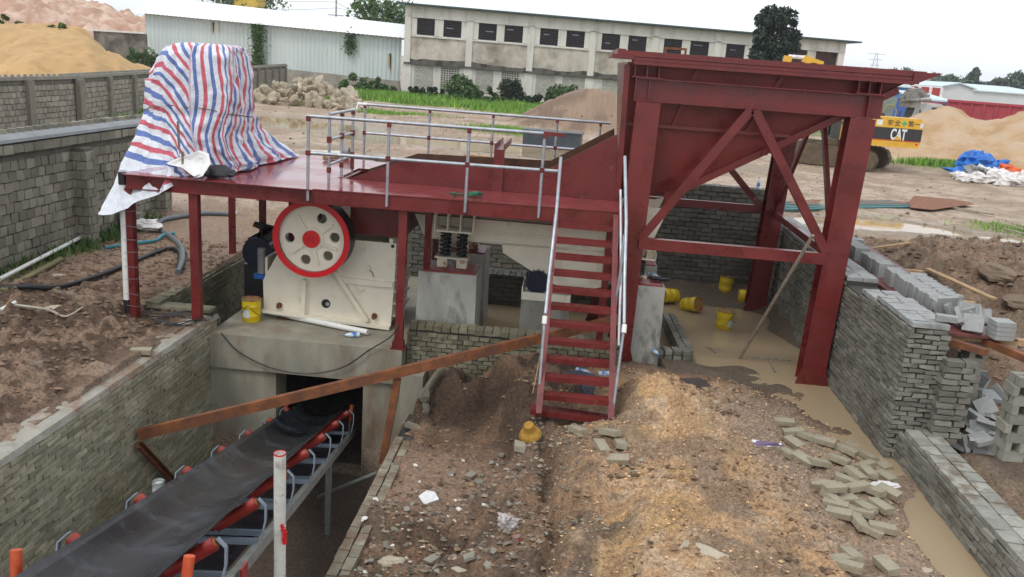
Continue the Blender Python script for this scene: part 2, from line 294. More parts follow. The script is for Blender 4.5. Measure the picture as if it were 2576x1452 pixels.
def gz(x, y):
    x = np.asarray(x, float); y = np.asarray(y, float)
    x, y = np.broadcast_arrays(x, y)
    near = ss(13, 11.5, np.abs(x+1))*ss(26, 21.5, y)
    z = np.where(near > 0, ctrl_z(x, y), 0)*near
    # yard relief
    far = 1-near
    z = z + far*((fbm(x*.25, y*.25, 3, 4)-.5)*.35 + .02)
    for (cx_, cy_, rx, ry) in YP:
        d = ((x-cx_)/rx)**2+((y-cy_)/ry)**2 + (fbm(x*.7, y*.7, 9, 3)-.5)*1.4
        z = z - .22*ss(1.15, .6, d)
    # roughness: clods
    n1 = fbm(x*3.2, y*3.2, 21, 4)-.5; n2 = fbm(x*11, y*11, 33, 3)-.5; n3 = np.abs(fbm(x*5.5, y*5.5, 51, 3)-.5)
    mudl = 1.35*ss(-5.3, -6, x)*ss(13.5, 11.5, y); mound = ss(5, 6, x)*ss(11.5, 13, y)*ss(21, 19.5, y)
    cl = ss(-2.2, -1.9, x)*ss(.6, -.1, x)*ss(12.3, 12, y)*ss(5, 6, y)
    sand = ss(.2, .8, x)*ss(3.9, 3.2, x)*ss(12.6, 11.5, y)
    flat = np.exp(-(((x+1.4)/.8)**2+((y-9.6)/.8)**2))
    amp = .06+.24*mudl+.32*mound+.26*cl*(1-flat*.8)+.17*sand
    amp = amp*np.where(y < 26, 1, .6)
    pit = ss(1.5, 1.9, x)*ss(4.4, 4.2, x)*ss(12.6, 13.4, y)*ss(18.3, 18, y)
    amp = amp*(1-.8*pit)*(1-.55*ss(3.1, 3.7, x)*ss(4.45, 4.3, x)*ss(12, 11, y))
    n4 = np.abs(fbm(x*7, y*7, 63, 3)-.5)
    z = z + amp*(n1*.9 + n2*.5 - n3*.6*(cl+mudl+mound*.7) - n4*.7*sand)
    bn = (fbm(x*2.2, y*2.2, 71, 4)-.5)*.55
    rb = np.sqrt(((x+1.5)/1.22)**2+((y-10.0)/1.5)**2)+bn
    z = z + (np.minimum(z, -1.56+n2*.03)-z)*ss(1.03, .86, rb)*(x > -2.3)*(x < .3)
    z = z + .22*(np.abs(fbm(x*5.5, y*2.5, 83, 3)-.5)*2-.35)*np.exp(-((rb-.97)/.14)**2)*(x > -2.1)*(x < .3)*(y > 9.6)*(y < 12)
    rh = np.sqrt(((x+1.12)/.42)**2+((y-8.0)/.26)**2)+bn*.8
    z = z - .2*ss(1.05, .85, rh)*(x > -2.0)
    # crack running down from the straw hat
    xc = .02 + .05*np.sin(y*5)+(y-9.2)*-.06
    z = z - .22*np.exp(-((x-xc)/.07)**2)*ss(6.6, 7.4, y)*ss(9.9, 9.5, y)
    # earth heap in the yard
    z = z + 2.3*ss(0, 1, 1-np.sqrt(((x-.9)/5.6)**2+((y-53.5)/6.)**2))**.8*(.8+.5*fbm(x*.8, y*.8, 77, 4))
    # hard cuts, hidden inside the walls
    def cut(x0, x1, y0, y1, f):
        nonlocal z
        m = (x > x0) & (x < x1) & (y > y0) & (y < y1); z = np.where(m, f(z), z)
    cut(-5.42, -2.03, -4, 11.95, lambda q: -2.85+n1*.08)
    cut(-4.32, -2.86, 11.9, 14.1, lambda q: -2.85+n1*.08); TUN = 1
    cut(-6.2, -5.12, 12.3, 17.4, lambda q: -1.9+n1*.1)
    cut(-6.2, -2.2, 14.1, 18.35, lambda q: -1.7+n1*.1)
    cut(-4.97, -2.45, 12.42, 18.2, lambda q: -2.85+n1*.08)
    cut(-2.4, 1.65, 12.35, 18.35, lambda q: np.minimum(q, -1.15))
    cut(-2.44, -2.2, 12.9, 14.2, lambda q: -1.2)
    cut(-5.45, -2.3, 11.93, 14.1, lambda q: np.minimum(q, -1.45)); cut(-5.62, -5.1, 12.2, 12.5, lambda q: np.minimum(q, -.75))
    cut(1.5, 4.45, 12.2, 18.35, lambda q: np.minimum(q, -.72))
    return z
YP = [(8.3, 23.2, 2.3, 1.5), (13.2, 22.4, 3.0, 1.3), (-14, 41, 5.2, 2.8), (-7.5, 37, 4.5, 2.2), (0, 36, 6.2, 2.1), (-9, 30.5, 1.6, .9), (-5.4, 21.8, 1.2, .7), (*PZ(2520, 900, -.35)[:2], .9, .6), (-19, 33, 1.3, 4), (*PZ(2545, 1225, -.75)[:2], .7, 1.5)]
def axis(lo, hi, step, far, g=1.12):
    a = list(np.arange(lo, hi+1e-6, step)); s_ = step; p = hi
    while p < far: s_ *= g; p += s_; a.append(p)
    s_ = step; p = lo; b = []
    while p > -far: s_ *= g; p -= s_; b.append(p)
    return np.array(b[::-1]+a)
gx = axis(-9.6, 9.6, .04, 900, 1.06)
gy = list(np.arange(5, 12.5, .036))+list(np.arange(12.5, 20.5, .05)); s_ = .05; p = 20.5
while p < 1500: s_ = s_*1.022 if p < 120 else s_*1.08; p += s_; gy.append(p)
b_ = []; s_ = .05; p = 5.
while p > -60: s_ *= 1.15; p -= s_; b_.append(p)
gy = np.array(b_[::-1]+gy)
GX, GY = np.meshgrid(gx, gy)
GZ = gz(GX, GY)
def hat(x, y): return float(gz(np.array([x]), np.array([y]))[0])
nx, ny = len(gx), len(gy)
co_ = np.stack([GX, GY, GZ], -1).reshape(-1, 3)
ii = np.arange((nx-1)*(ny-1)); r_ = ii//(nx-1); c_ = ii % (nx-1); b0 = r_*nx+c_
quads = np.stack([b0, b0+1, b0+nx+1, b0+nx], -1).astype(np.int32)
gme = bpy.data.meshes.new('ground'); gme.vertices.add(len(co_)); gme.vertices.foreach_set('co', co_.ravel())
gme.loops.add(quads.size); gme.loops.foreach_set('vertex_index', quads.ravel())
gme.polygons.add(len(quads)); gme.polygons.foreach_set('loop_start', np.arange(len(quads))*4); gme.polygons.foreach_set('loop_total', np.full(len(quads), 4))
gme.polygons.foreach_set('use_smooth', np.ones(len(quads), bool)); gme.update(calc_edges=True)
# ground colour: where each soil lies
def mixc(a, b, f): return a*(1-f[..., None])+np.array(b)*f[..., None]
x, y, z = GX, GY, GZ
n_a = fbm(x*.8, y*.8, 5, 5); n_b = fbm(x*4, y*4, 15, 4); n_c = fbm(x*14, y*14, 25, 3)
C = np.zeros(x.shape+(3,))+np.array((.50, .385, .285))
C = mixc(C, (.38, .28, .195), ss(.42, .6, n_a))
C = mixc(C, (.28, .19, .12), ss(.5, .62, n_b)*.6)
mudc = (.17, .105, .065)
ml = ss(-5.2, -5.8, x)*ss(21, 17, y)*ss(-11, -10, x)
C = mixc(C, (.32, .215, .145), ml)
C = mixc(C, (.13, .08, .05), ss(-5.2, -5.8, x)*ss(13.5, 12, y)*ss(.38, .52, n_b))
C = mixc(C, (.30, .225, .16), ss(-5.2, -5.8, x)*ss(13, 11.3, y)*ss(.6, .45, n_a)*ss(.5, .4, n_b))
mo = ss(4.8, 5.6, x)*ss(20.6, 19.6, y)
C = mixc(C, (.20, .135, .085), mo); C = mixc(C, (.30, .20, .13), mo*ss(.45, .6, n_b))
fg = ss(-2.2, -2.0, x)*ss(4.5, 4.3, x)*ss(13.2, 12.6, y)*(y < 13.5)
C = mixc(C, (.27, .165, .10), fg)
sd = fg*ss(-.15, 1.0, x+(n_b-.5)*1.1+(n_a-.5)*.8)*ss(12.2, 11.6, y)
C = mixc(C, (.58, .36, .19), sd)
C = mixc(C, (.64, .46, .29), sd*ss(.5, .6, n_b)*.8)
C = mixc(C, (.55, .34, .15), sd*ss(.56, .7, fbm(x*2.6, y*2.6, 91, 4))*.75)
C = mixc(C, (.25, .175, .12), sd*ss(.55, .65, fbm(x*1.1+3, y*1.6, 61, 5))*.7)
C = mixc(C, (.36, .265, .19), sd*ss(1.9, 2.9, x-(10-y)*.12+(n_a-.5)*1.2)*.85)
edge = fg*ss(12.2, 11.2, y+ (x-2)*.9)*0+fg*np.exp(-((y-(13.9-(x-1.8)*.98-.55))/.5)**2)*ss(1.2, 1.7, x)*ss(4.4, 4, x)
C = mixc(C, (.12, .085, .058), np.clip(edge*1.1, 0, 1)*.85)
slope = np.hypot(*np.gradient(z)[::-1])
C = mixc(C, (.16, .105, .068), fg*ss(.6, -.1, x)*ss(.45, .6, n_b))
_rb = np.sqrt(((x+1.5)/1.3)**2+((y-10.15)/1.6)**2)
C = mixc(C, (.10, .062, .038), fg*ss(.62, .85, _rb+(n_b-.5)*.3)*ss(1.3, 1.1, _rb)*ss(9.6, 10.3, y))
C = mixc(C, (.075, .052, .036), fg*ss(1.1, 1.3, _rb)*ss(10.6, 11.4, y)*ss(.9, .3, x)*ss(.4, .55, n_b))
rim = fg*np.exp(-((x-.35-(n_a-.5)*1.6-(n_b-.5)*.8)/.22)**2)*ss(9.9, 9.4, y)*ss(.38, .55, n_b)
C = mixc(C, (.085, .062, .045), rim*.75)
flat = np.exp(-(((x+1.35)/.85)**2+((y-9.7)/.75)**2)); C = mixc(C, (.36, .235, .16), np.clip(flat*1.5, 0, 1)*fg)
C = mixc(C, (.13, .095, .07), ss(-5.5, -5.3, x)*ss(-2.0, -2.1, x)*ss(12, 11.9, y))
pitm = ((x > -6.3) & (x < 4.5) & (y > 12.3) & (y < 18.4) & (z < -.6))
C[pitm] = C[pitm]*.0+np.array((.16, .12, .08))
heap = ss(1, .85, np.sqrt(((x-.9)/5.6)**2+((y-53.5)/6.)**2)); C = mixc(C, (.30, .20, .13), heap); C = mixc(C, (.2, .13, .085), heap*ss(.5, .6, n_a))
gr = ss(.45, .6, fbm(x*.3, y*.3, 41, 4))
g1 = gr*0
g1 = np.maximum(g1, ss(60, 66, y+(n_a-.5)*8)*ss(-22, -18, x)*ss(22, 18, x)*ss(80, 76, y))
g1 = np.maximum(g1, ss(-18.5, -19.6, x+(n_a-.5)*1.2+(y-30)*.12)*ss(-24, -23, x)*ss(26, 30, y))
g1 = np.maximum(g1, ss(-8.6, -9, x+(n_a-.5))*ss(-10, -9.6, x)*ss(8, 11, y)*ss(18, 16.5, y)*.7)
g1 = np.maximum(g1, np.exp(-(((x+4.6)/2.4)**2+((y-26)/.8)**2))*.8); g1 = np.maximum(g1, np.exp(-(((x-13.2)/1.6)**2+((y-24.3)/.8)**2))); g1 = np.maximum(g1, np.exp(-(((x-19)/3)**2+((y-44)/1.6)**2)))
C = mixc(C, (.16, .21, .05), np.clip(g1, 0, 1)*(y > 5))
wetm = np.zeros_like(x)
for (cx_, cy_, rx, ry) in YP:
    d = ((x-cx_)/rx)**2+((y-cy_)/ry)**2
    wetm = np.maximum(wetm, ss(2.6, 1.0, d))
C = mixc(C, (.25, .185, .125), wetm*.6)
C = C*(.85+.3*n_c[..., None])
wet = np.clip(wetm*.8 + ss(.52, .4, n_a)*.35 + sd*0.05 + edge*.7 + flat*fg*.6, 0, 1)
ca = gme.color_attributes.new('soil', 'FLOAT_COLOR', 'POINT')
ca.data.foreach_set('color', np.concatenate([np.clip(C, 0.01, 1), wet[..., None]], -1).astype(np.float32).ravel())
gm = bpy.data.materials.new('soil'); gm.use_nodes = True; n = gm.node_tree.nodes; l = gm.node_tree.links; b = n['Principled BSDF']
at = n.new('ShaderNodeAttribute'); at.attribute_name = 'soil'; tcn = n.new('ShaderNodeTexCoord')
q = n.new('ShaderNodeTexNoise'); q.inputs['Scale'].default_value = 22; q.inputs['Detail'].default_value = 8; q.inputs['Roughness'].default_value = .7; l.new(tcn.outputs['Object'], q.inputs[0])
q2 = n.new('ShaderNodeTexVoronoi'); q2.inputs['Scale'].default_value = 38; l.new(tcn.outputs['Object'], q2.inputs[0])
mr = n.new('ShaderNodeMapRange'); mr.inputs[1].default_value = .3; mr.inputs[2].default_value = .72; mr.inputs[3].default_value = .38; mr.inputs[4].default_value = 1.5; l.new(q.outputs[0], mr.inputs[0])
q3 = n.new('ShaderNodeTexNoise'); q3.inputs['Scale'].default_value = 90; q3.inputs['Detail'].default_value = 3; l.new(tcn.outputs['Object'], q3.inputs[0])
m3 = n.new('ShaderNodeMapRange'); m3.inputs[1].default_value = .35; m3.inputs[2].default_value = .65; m3.inputs[3].default_value = .75; m3.inputs[4].default_value = 1.25; l.new(q3.outputs[0], m3.inputs[0])
mm = n.new('ShaderNodeMath'); mm.operation = 'MULTIPLY'; l.new(mr.outputs[0], mm.inputs[0]); l.new(m3.outputs[0], mm.inputs[1])
vm = n.new('ShaderNodeVectorMath'); vm.operation = 'SCALE'; l.new(at.outputs['Color'], vm.inputs[0]); l.new(mm.outputs[0], vm.inputs[3]); l.new(vm.outputs[0], b.inputs['Base Color'])
rr = n.new('ShaderNodeMapRange'); rr.inputs[3].default_value = .85; rr.inputs[4].default_value = .32; l.new(at.outputs['Alpha'], rr.inputs[0]); l.new(rr.outputs[0], b.inputs['Roughness'])
bp = n.new('ShaderNodeBump'); bp.inputs['Strength'].default_value = 1.0; bp.inputs['Distance'].default_value = .05; l.new(q.outputs[0], bp.inputs['Height'])
bp2 = n.new('ShaderNodeBump'); bp2.inputs['Strength'].default_value = .35; bp2.inputs['Distance'].default_value = .015; l.new(q2.outputs[0], bp2.inputs['Height']); l.new(bp.outputs[0], bp2.inputs['Normal']); l.new(bp2.outputs[0], b.inputs['Normal'])
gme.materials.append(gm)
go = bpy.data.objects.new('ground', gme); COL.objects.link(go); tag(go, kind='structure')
# water sheets
def sheet(name, pts, z, mat):
    m = MB(); m.add([(a, c, z) for a, c in pts], [tuple(range(len(pts)))]); o = m.build(name, mat); return tag(o, kind='structure')
sheet('pit_water', [(-2.35, 12.4), (1.55, 12.4), (1.55, 10.9), (2.0, 10.7), (3.2, 9.2), (3.2, 5), (4.47, 5), (4.47, 18.35), (-2.35, 18.35)], -.95, water_p)
for (cx_, cy_, rx, ry) in YP:
    zz = -.04-.007*(cx_ > -5)-.004*(cx_ < -12)
    if abs(cx_+1) < 12 and cy_ < 26: zz = float(np.min(gz(np.linspace(cx_-rx*.4, cx_+rx*.4, 9)[:, None], np.linspace(cy_-ry*.4, cy_+ry*.4, 9)[None]))+(.17 if cy_ > 12 else .2))
    sheet('puddle', [(cx_+rx*1.35*math.cos(t), cy_+ry*1.35*math.sin(t)) for t in np.linspace(0, 2*math.pi, 28)[:-1]], zz, water_y)
# ================================================================= WALL BUILDERS
def brick_field(mb, p0, p1, zlo, ztop, nrm, bl, bh, gap=.012, depth=.05, j=.004, zbase=None, skip=None):
    """courses of bricks on the face p0-p1 (2D), standing proud of the core along nrm"""
    p0 = Vector(p0); p1 = Vector(p1); d = p1-p0; ln = d.length; d.normalize(); ang = math.atan2(d.y, d.x)
    zb = zlo if zbase is None else zbase
    rows = int((max(ztop(0), ztop(ln))-zb)/bh)+1
    for r in range(rows):
        z = zb+(r+.5)*bh; s_ = -(r % 2)*bl/2 - random.uniform(0, .02)
        while s_ < ln:
            a = max(s_, 0); e = min(s_+bl, ln); s_ += bl
            if e-a < bl*.2: continue
            m_ = (a+e)/2
            if z+bh*.45 > ztop(m_): continue
            if skip and skip(m_, z): continue
            c = p0+d*m_+Vector(nrm)*(depth/2-.006+random.uniform(0, j*2.0))
            mb.box((c.x, c.y, z+random.uniform(-.003, .003)), (e-a-gap, depth, bh-gap), rz=ang+random.uniform(-.01, .01), j=j)
def top_course(mb, p0, p1, z, width, bl, off, bh=.055, j=.004, gap=.012, nrm=(0, 0)):
    """header bricks laid across the top of the wall"""
    p0 = Vector(p0); p1 = Vector(p1); d = p1-p0; ln = d.length; d.normalize(); ang = math.atan2(d.y, d.x)
    rows = max(1, round(width/bl)); w = width/rows; bw = .115; k = int(ln/bw)
    for i in range(k):
        for r in range(rows):
            c = p0+d*(i+.5+random.uniform(-.04, .04))*bw+Vector(nrm)*(-(r+.5)*w+off)
            mb.box((c.x, c.y, z+bh/2+random.uniform(-.004, .004)), (bw-gap, w-gap, bh), rz=ang+random.uniform(-.02, .02), j=j)
# near left block wall --------------------------------------------------------
bw_ = empty('block_wall', (-9.3, 14, -.4), 'beige block boundary wall close on the left with a round grey cement coping', 'wall')
m = MB(); m.bb((-9.5, 6.0, -.5), (-9.24, 18.2, 1.55)); m.build('wall_core', mort, bw_)
m = MB(); brick_field(m, (-9.24, 18.2), (-9.24, 6.0), -.45, lambda s: 1.56, (1, 0), .205, .172, gap=.018, depth=.04, j=.010)
for yc in (15.2, 18.2, 11.2): 
    m2 = MB(); m2.bb((-9.24, yc-.14, -.5), (-8.98, yc+.14, 1.5)); m2.build('pier_core', mort, bw_)
    brick_field(m, (-8.98, yc+.16), (-8.98, yc-.16), -.45, lambda s: 1.52, (1, 0), .17, .172, gap=.016, depth=.03, j=.008)
    brick_field(m, (-9.24, yc-.15), (-8.95, yc-.15), -.45, lambda s: 1.52, (0, -1), .2, .172, gap=.016, depth=.02, j=.008)
m.build('wall_blocks', block_b, bw_)
m = MB(); brick_field(m, (-9.2, 18.25), (-9.2, 6.0), 1.56, lambda s: 1.74, (1, 0), .26, .16, gap=.012, depth=.06, j=.007); m.build('projecting_course', block_b, bw_)
m = MB(); m.prism([(-9.5, 1.6), (-9.16, 1.735), (-9.12, 1.75), (-9.14, 1.80), (-9.25, 1.85), (-9.5, 1.86)], 6, 18.3); m.build('coping', pm('cement_coping', (.22, .235, .24), .7, var=.2, bump=.4), bw_)
m = MB()
for k in range(52):
    m.box((-9.44, 6.2+k*.235, 1.87), (.12, .12, .12), rz=.6+random.uniform(-.1, .1), j=.006)
m.build('cap_brick_row', block_b, bw_)
# farther left wall ------------------------------------------------------------
fw_ = empty('block_wall', (-19.5, 33, 0), 'long grey block boundary wall with pilasters below the yellow sand hill', 'wall')
LP = [(-19.0, 12), (-19.3, 31.5), (-21.0, 40.8), (-23.4, 59.4), (-26.6, 77.5)]
m = MB(); mc = MB(); ms = MB(); mcap = MB()
for (a, b_2) in zip(LP[:-1], LP[1:]):
    A = Vector(a); B = Vector(b_2); d = (B-A).normalized(); nn = Vector((-d.y, d.x))*-1
    if nn.x < 0: nn = -nn
    brick_field(m, A, B, -.2, lambda s: 1.72, nn, .27, .2, gap=.024, depth=.05, j=.008)
    mc.bar((a[0]-nn.x*.13, a[1]-nn.y*.13, .8), (b_2[0]-nn.x*.13, b_2[1]-nn.y*.13, .8), .24, 2.0)
    mcap.bar((a[0]-nn.x*.1, a[1]-nn.y*.1, 1.84), (b_2[0]-nn.x*.1, b_2[1]-nn.y*.1, 1.84), .34, .12)
    k = 0; ln = (B-A).length
    while k*3.2 < ln:
        c = A+d*(k*3.2+1); ms.box((c.x+nn.x*.1, c.y+nn.y*.1, .8), (.34, .2, 1.95), rz=math.atan2(d.y, d.x)); k += 1
    k = 0
    while k*.35 < ln:
        c = A+d*(k*.35); mcap.box((c.x-nn.x*.12, c.y-nn.y*.12, 1.93), (.22, .1, .08), rz=math.atan2(d.y, d.x)+.6); k += 1
mc.build('wall_core', mort, fw_); m.build('wall_blocks', block_f, fw_); ms.build('pilaster', pm('pilaster_grey', (.2, .185, .15), .85), fw_); mcap.build('coping', pm('wall_cap', (.25, .235, .2), .85), fw_)
# left retaining wall of the trench -----------------------------------------
rw = empty('retaining_wall', (-5.5, 7.5, -2.9), 'long olive brick retaining wall with cement top beside the conveyor trench', 'wall')
zt = lambda s: -.56
m = MB(); m.bb((-5.62, 1.0, -3.0), (-5.33, 12.35, -.56)); m.build('wall_core', mort, rw)
m = MB(); brick_field(m, (-5.33, 12.2), (-5.33, 1.0), -2.95, lambda s: -.55, (1, 0), .235, .064, gap=.010, depth=.04, j=.007); 
brick_field(m, (-5.62, 12.35), (-5.3, 12.35), -2.95, lambda s: -.55, (0, 1), .235, .064, gap=.01, depth=.02)
m.build('brick_face', brick_l, rw)
m = MB()
ys = np.arange(1.0, 12.36, .12)
vs = []; 
for yy in ys:
    e = random.uniform(-.012, .012)
    vs += [(-5.66, yy, -.58), (-5.64+e, yy, -.5+e*.6), (-5.5, yy, -.485+e*.6), (-5.31+e, yy, -.505+e*.6), (-5.285+e, yy, -.575)]
fs = [(i*5+k, i*5+k+1, (i+1)*5+k+1, (i+1)*5+k) for i in range(len(ys)-1) for k in range(4)]+[(0, 1, 2, 3, 4), tuple((len(ys)-1)*5+k for k in (4, 3, 2, 1, 0))]
m.add(vs, fs); m.build('cement_top', pm('cement_top', (.33, .31, .26), .85, var=.25, vs=6, bump=.6, bs=25, stain=(.24, .165, .115), ss_=3, st=(.5, .6)), rw)
# brick ledge on the right side of the trench
lw = empty('brick_ledge', (-2.0, 9, -2.9), 'low brick edge between the conveyor trench and the rubble slope', 'wall')
m = MB(); m.bb((-2.12, 5, -3), (-1.9, 11.7, -1.62)); m.build('wall_core', mortd, lw)
m = MB(); brick_field(m, (-2.12, 5), (-2.12, 11.7), -2.95, lambda s: -1.6, (-1, 0), .235, .064, depth=.03, j=.005)
for r in range(2):
    yy = 5.0+r*.12
    while yy < 10.6:
        if not (r == 1 and random.random() < .12): m.box((-2.07+r*.125, yy+.12, -1.585), (.105, .225, .06), rz=random.uniform(-.03, .03), j=.006)
        yy += .24
m.build('bricks', pm('brick_ledge', (.26, .235, .17), .8, var=.25, vs=8, bump=.4, island=.3, stain=(.17, .12, .08), ss_=3, st=(.45, .6)), lw)
# ---------------------------------------------------------------- slab and tunnel
sb = empty('crusher_foundation', (-3.7, 12.5, -2.85), 'stained concrete slab on two piers over the dark conveyor tunnel', 'foundation')
m = MB(); a = [(-5.285, -1.25), (-2.31, -1.25), (-2.31, -.7), (-5.285, -.7)]
m.prism(a, 11.9, 14.2); m.build('slab', concd, sb)
m = MB(); m.bb((-5.3, 11.96, -3), (-4.27, 12.45, -1.252)); m.build('pier', concd, sb)
m = MB(); m.bb((-2.9, 11.96, -3), (-2.29, 12.45, -1.252)); m.build('pier', concd, sb)
m = MB(); m.bb((-5.1, 14.21, -1.3), (-2.35, 18.25, -1.2)); m.build('tunnel_roof', concd, sb)
m = MB(); m.bb((-5.1, 12.46, -3), (-4.97, 18.25, -1.302)); m.bb((-2.45, 12.46, -3), (-2.36, 18.25, -1.302)); m.bb((-4.969, 18.1, -3), (-2.451, 18.25, -1.302)); m.build('tunnel_lining', pm('painted_shade_concrete', (.05, .048, .042), .9), sb)  # tunnel darkness is put into the lining's near-black colour
m = MB(); m.bb((-2.288, 11.75, -3), (-1.95, 12.15, -1.02)); m.build('buttress', concd, sb)
# ---------------------------------------------------------------- sump and pit walls
sw = empty('brick_wall', (-6.2, 14.5, -1.9), 'low mossy brick wall around the dark sump under the platform', 'wall')
m = MB(); m.bb((-6.4, 12.1, -1.9), (-6.15, 17.6, -.42)); m.bb((-6.15, 12.1, -1.9), (-5.32, 12.32, -.46)); m.build('wall_core', mortd, sw)
m = MB(); brick_field(m, (-6.15, 12.32), (-6.15, 17.6), -1.9, lambda s: -.4, (1, 0), .24, .1, depth=.03, j=.006)
brick_field(m, (-6.4, 12.1), (-5.3, 12.1), -1.2, lambda s: -.44, (0, -1), .24, .1, depth=.03, j=.006)
top_course(m, (-6.27, 12.1), (-6.27, 17.6), -.42, .24, .24, .12, nrm=(1, 0), j=.008)
m.box((-5.85, 12.2, -.43), (1.0, .24, .05), j=.006)
m.build('bricks', brick_m, sw)
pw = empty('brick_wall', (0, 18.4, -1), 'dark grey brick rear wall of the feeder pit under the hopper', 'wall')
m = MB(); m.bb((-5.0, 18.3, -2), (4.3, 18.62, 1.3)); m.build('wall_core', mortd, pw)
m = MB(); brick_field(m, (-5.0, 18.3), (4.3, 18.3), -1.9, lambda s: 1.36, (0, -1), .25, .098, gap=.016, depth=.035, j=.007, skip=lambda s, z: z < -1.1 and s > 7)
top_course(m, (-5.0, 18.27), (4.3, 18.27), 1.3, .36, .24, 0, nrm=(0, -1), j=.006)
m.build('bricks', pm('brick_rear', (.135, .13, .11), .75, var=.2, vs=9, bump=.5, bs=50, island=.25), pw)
# main right wall
bwr = empty('brick_wall', (4.5, 14, -1), 'tall unfinished grey brick wall with stepped top on the right of the pit', 'wall')
def topr(s):   # s from y=10.3 upward
    y_ = 10.3+s
    return .86 if y_ < 11.6 else (.80 if y_ < 12.2 else (.74 if y_ < 12.9 else .80))
m = MB(); 
for y0, y1 in ((10.34, 11.6), (11.6, 12.2), (12.2, 12.9), (12.9, 18.6)):
    m.bb((4.32, y0, -1.3), (4.78, y1-.001, topr(y0+.05-10.3)-.06))
m.build('wall_core', mortd, bwr)
m = MB(); brick_field(m, (4.32, 10.3), (4.32, 18.3), -1.25, lambda s: topr(s)-.02, (-1, 0), .235, .064, gap=.014, depth=.04, j=.0085)
brick_field(m, (4.28, 10.34), (4.8, 10.34), -1.25, lambda s: .84, (0, -1), .2, .064, gap=.016, depth=.05, j=.010)
brick_field(m, (4.78, 10.34), (4.78, 12.5), -.6, lambda s: .74, (1, 0), .235, .064, depth=.03, j=.006)
m.build('brick_face', brick_g, bwr)
m = MB()
for y0, y1 in ((10.3, 11.6), (11.6, 12.2), (12.9, 18.5)):
    z_ = topr(y0+.05-10.3)-.055
    for r in range(2): 
        yy = y0
        while yy < y1-.06:
            m.box((4.43+r*.235+random.uniform(-.01, .01), yy+.06, z_+.03+random.uniform(-.004, .004)), (.225, .108, .062), rz=random.uniform(-.03, .03), j=.005); yy += .118
m.box((4.75, 10.42, .93), (.24, .12, .07), rz=-.3)
m.build('top_bricks', block_n, bwr)
# stepped pier at the wall's end
pe = empty('brick_pier', (4.95, 10.3, -.7), 'narrow toothed brick pier at the free end of the tall pit wall', 'pier')
m = MB()
for r in range(14):
    z_ = -.62+r*.078; o = .05*(r % 2)
    m.box((4.82+o*.6, 10.22, z_+.035), (.2, .16, .064), rz=random.uniform(-.05, .05), j=.006)
    m.box((5.0+o, 10.24, z_+.035), (.14, .16, .064), rz=random.uniform(-.08, .08), j=.006)
m.bb((4.75, 10.26, -.8), (5.02, 10.4, .4)); m.build('bricks', brick_l if False else brick_g, pe)
# low wall running toward the camera
lo = empty('low_brick_wall', (4.6, 8, -1), 'low two-brick-wide wall running from the tall wall to the lower right corner', 'wall')
m = MB(); m.bb((4.45, 4, -1.3), (4.85, 10.3, -.57)); m.build('wall_core', mortd, lo)
m = MB(); brick_field(m, (4.45, 4), (4.45, 10.3), -1.27, lambda s: -.55, (-1, 0), .235, .064, gap=.013, depth=.035, j=.008)
brick_field(m, (4.85, 10.3), (4.85, 4), -1.27, lambda s: -.55, (1, 0), .235, .064, gap=.013, depth=.035, j=.008)
m.build('bricks', brick_g, lo); m = MB()
for r in range(2):
    yy = 4.0+r*.1
    while yy < 10.2: m.box((4.545+r*.21, yy+.12, -.54), (.19, .225, .062), rz=random.uniform(-.02, .02), j=.006); yy += .24
m.build('top_bricks', pm('brick_top', (.30, .295, .255), .8, var=.2, vs=8, bump=.4, island=.22, stain=(.17, .14, .1), ss_=3, st=(.5, .62)), lo)
# brick wall in front of the feeder pit
fw2 = empty('brick_wall', (-1.1, 12.3, -1.1), 'mossy brick wall at the mud edge just right of the crusher slab', 'wall')
m = MB(); m.bb((-2.28, 12.22, -1.6), (.95, 12.44, -.45)); m.build('wall_core', mortd, fw2)
m = MB(); brick_field(m, (-2.3, 12.22), (.95, 12.22), -1.3, lambda s: -.42, (0, -1), .16, .075, gap=.013, depth=.03, j=.007)
i = 0
xx = -2.28
while xx < .9: m.box((xx+.065, 12.31, -.40+random.uniform(-.006, .006)), (.115, .25, .085), rz=random.uniform(-.04, .04), j=.008); xx += .128
m.build('bricks', brick_m, fw2)
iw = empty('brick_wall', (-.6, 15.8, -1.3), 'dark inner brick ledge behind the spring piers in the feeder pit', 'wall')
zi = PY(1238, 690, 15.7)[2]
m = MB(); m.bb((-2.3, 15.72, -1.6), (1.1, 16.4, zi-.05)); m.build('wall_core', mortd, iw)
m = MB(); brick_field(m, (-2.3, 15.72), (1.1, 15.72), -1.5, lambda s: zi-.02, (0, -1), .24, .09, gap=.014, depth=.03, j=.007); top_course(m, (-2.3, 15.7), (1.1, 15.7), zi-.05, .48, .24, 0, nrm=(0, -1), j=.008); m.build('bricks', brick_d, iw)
kb = empty('brick_kerb', (2.0, 13.6, -1), 'low brick kerb around the foot of the right concrete pier at the water', 'wall')
m = MB()
q0, q1, q2, q3 = [PZ(*p_, -.72) for p_ in ((1600, 880), (1738, 885), (1690, 790), (1640, 830))]
for (a, b_2, t_) in ((q0, q1, .12), (q1, q2, .12)):
    for z_ in (-.9, -.82, -.74):
        d = Vector((b_2-a)); ln = Vector((d.x, d.y)).length; k = max(1, int(ln/.13)); an = math.atan2(d.y, d.x)
        for i in range(k):
            for o_ in (-.0, .12):
                c = Vector(a)+d*((i+.5)/k); nn = Vector((-d.y, d.x)).normalized()
                m.box((c.x+nn.x*o_, c.y+nn.y*o_, z_), (.118, .105, .07), rz=an+random.uniform(-.05, .05), j=.006)
m.build('bricks', brick_g, kb)
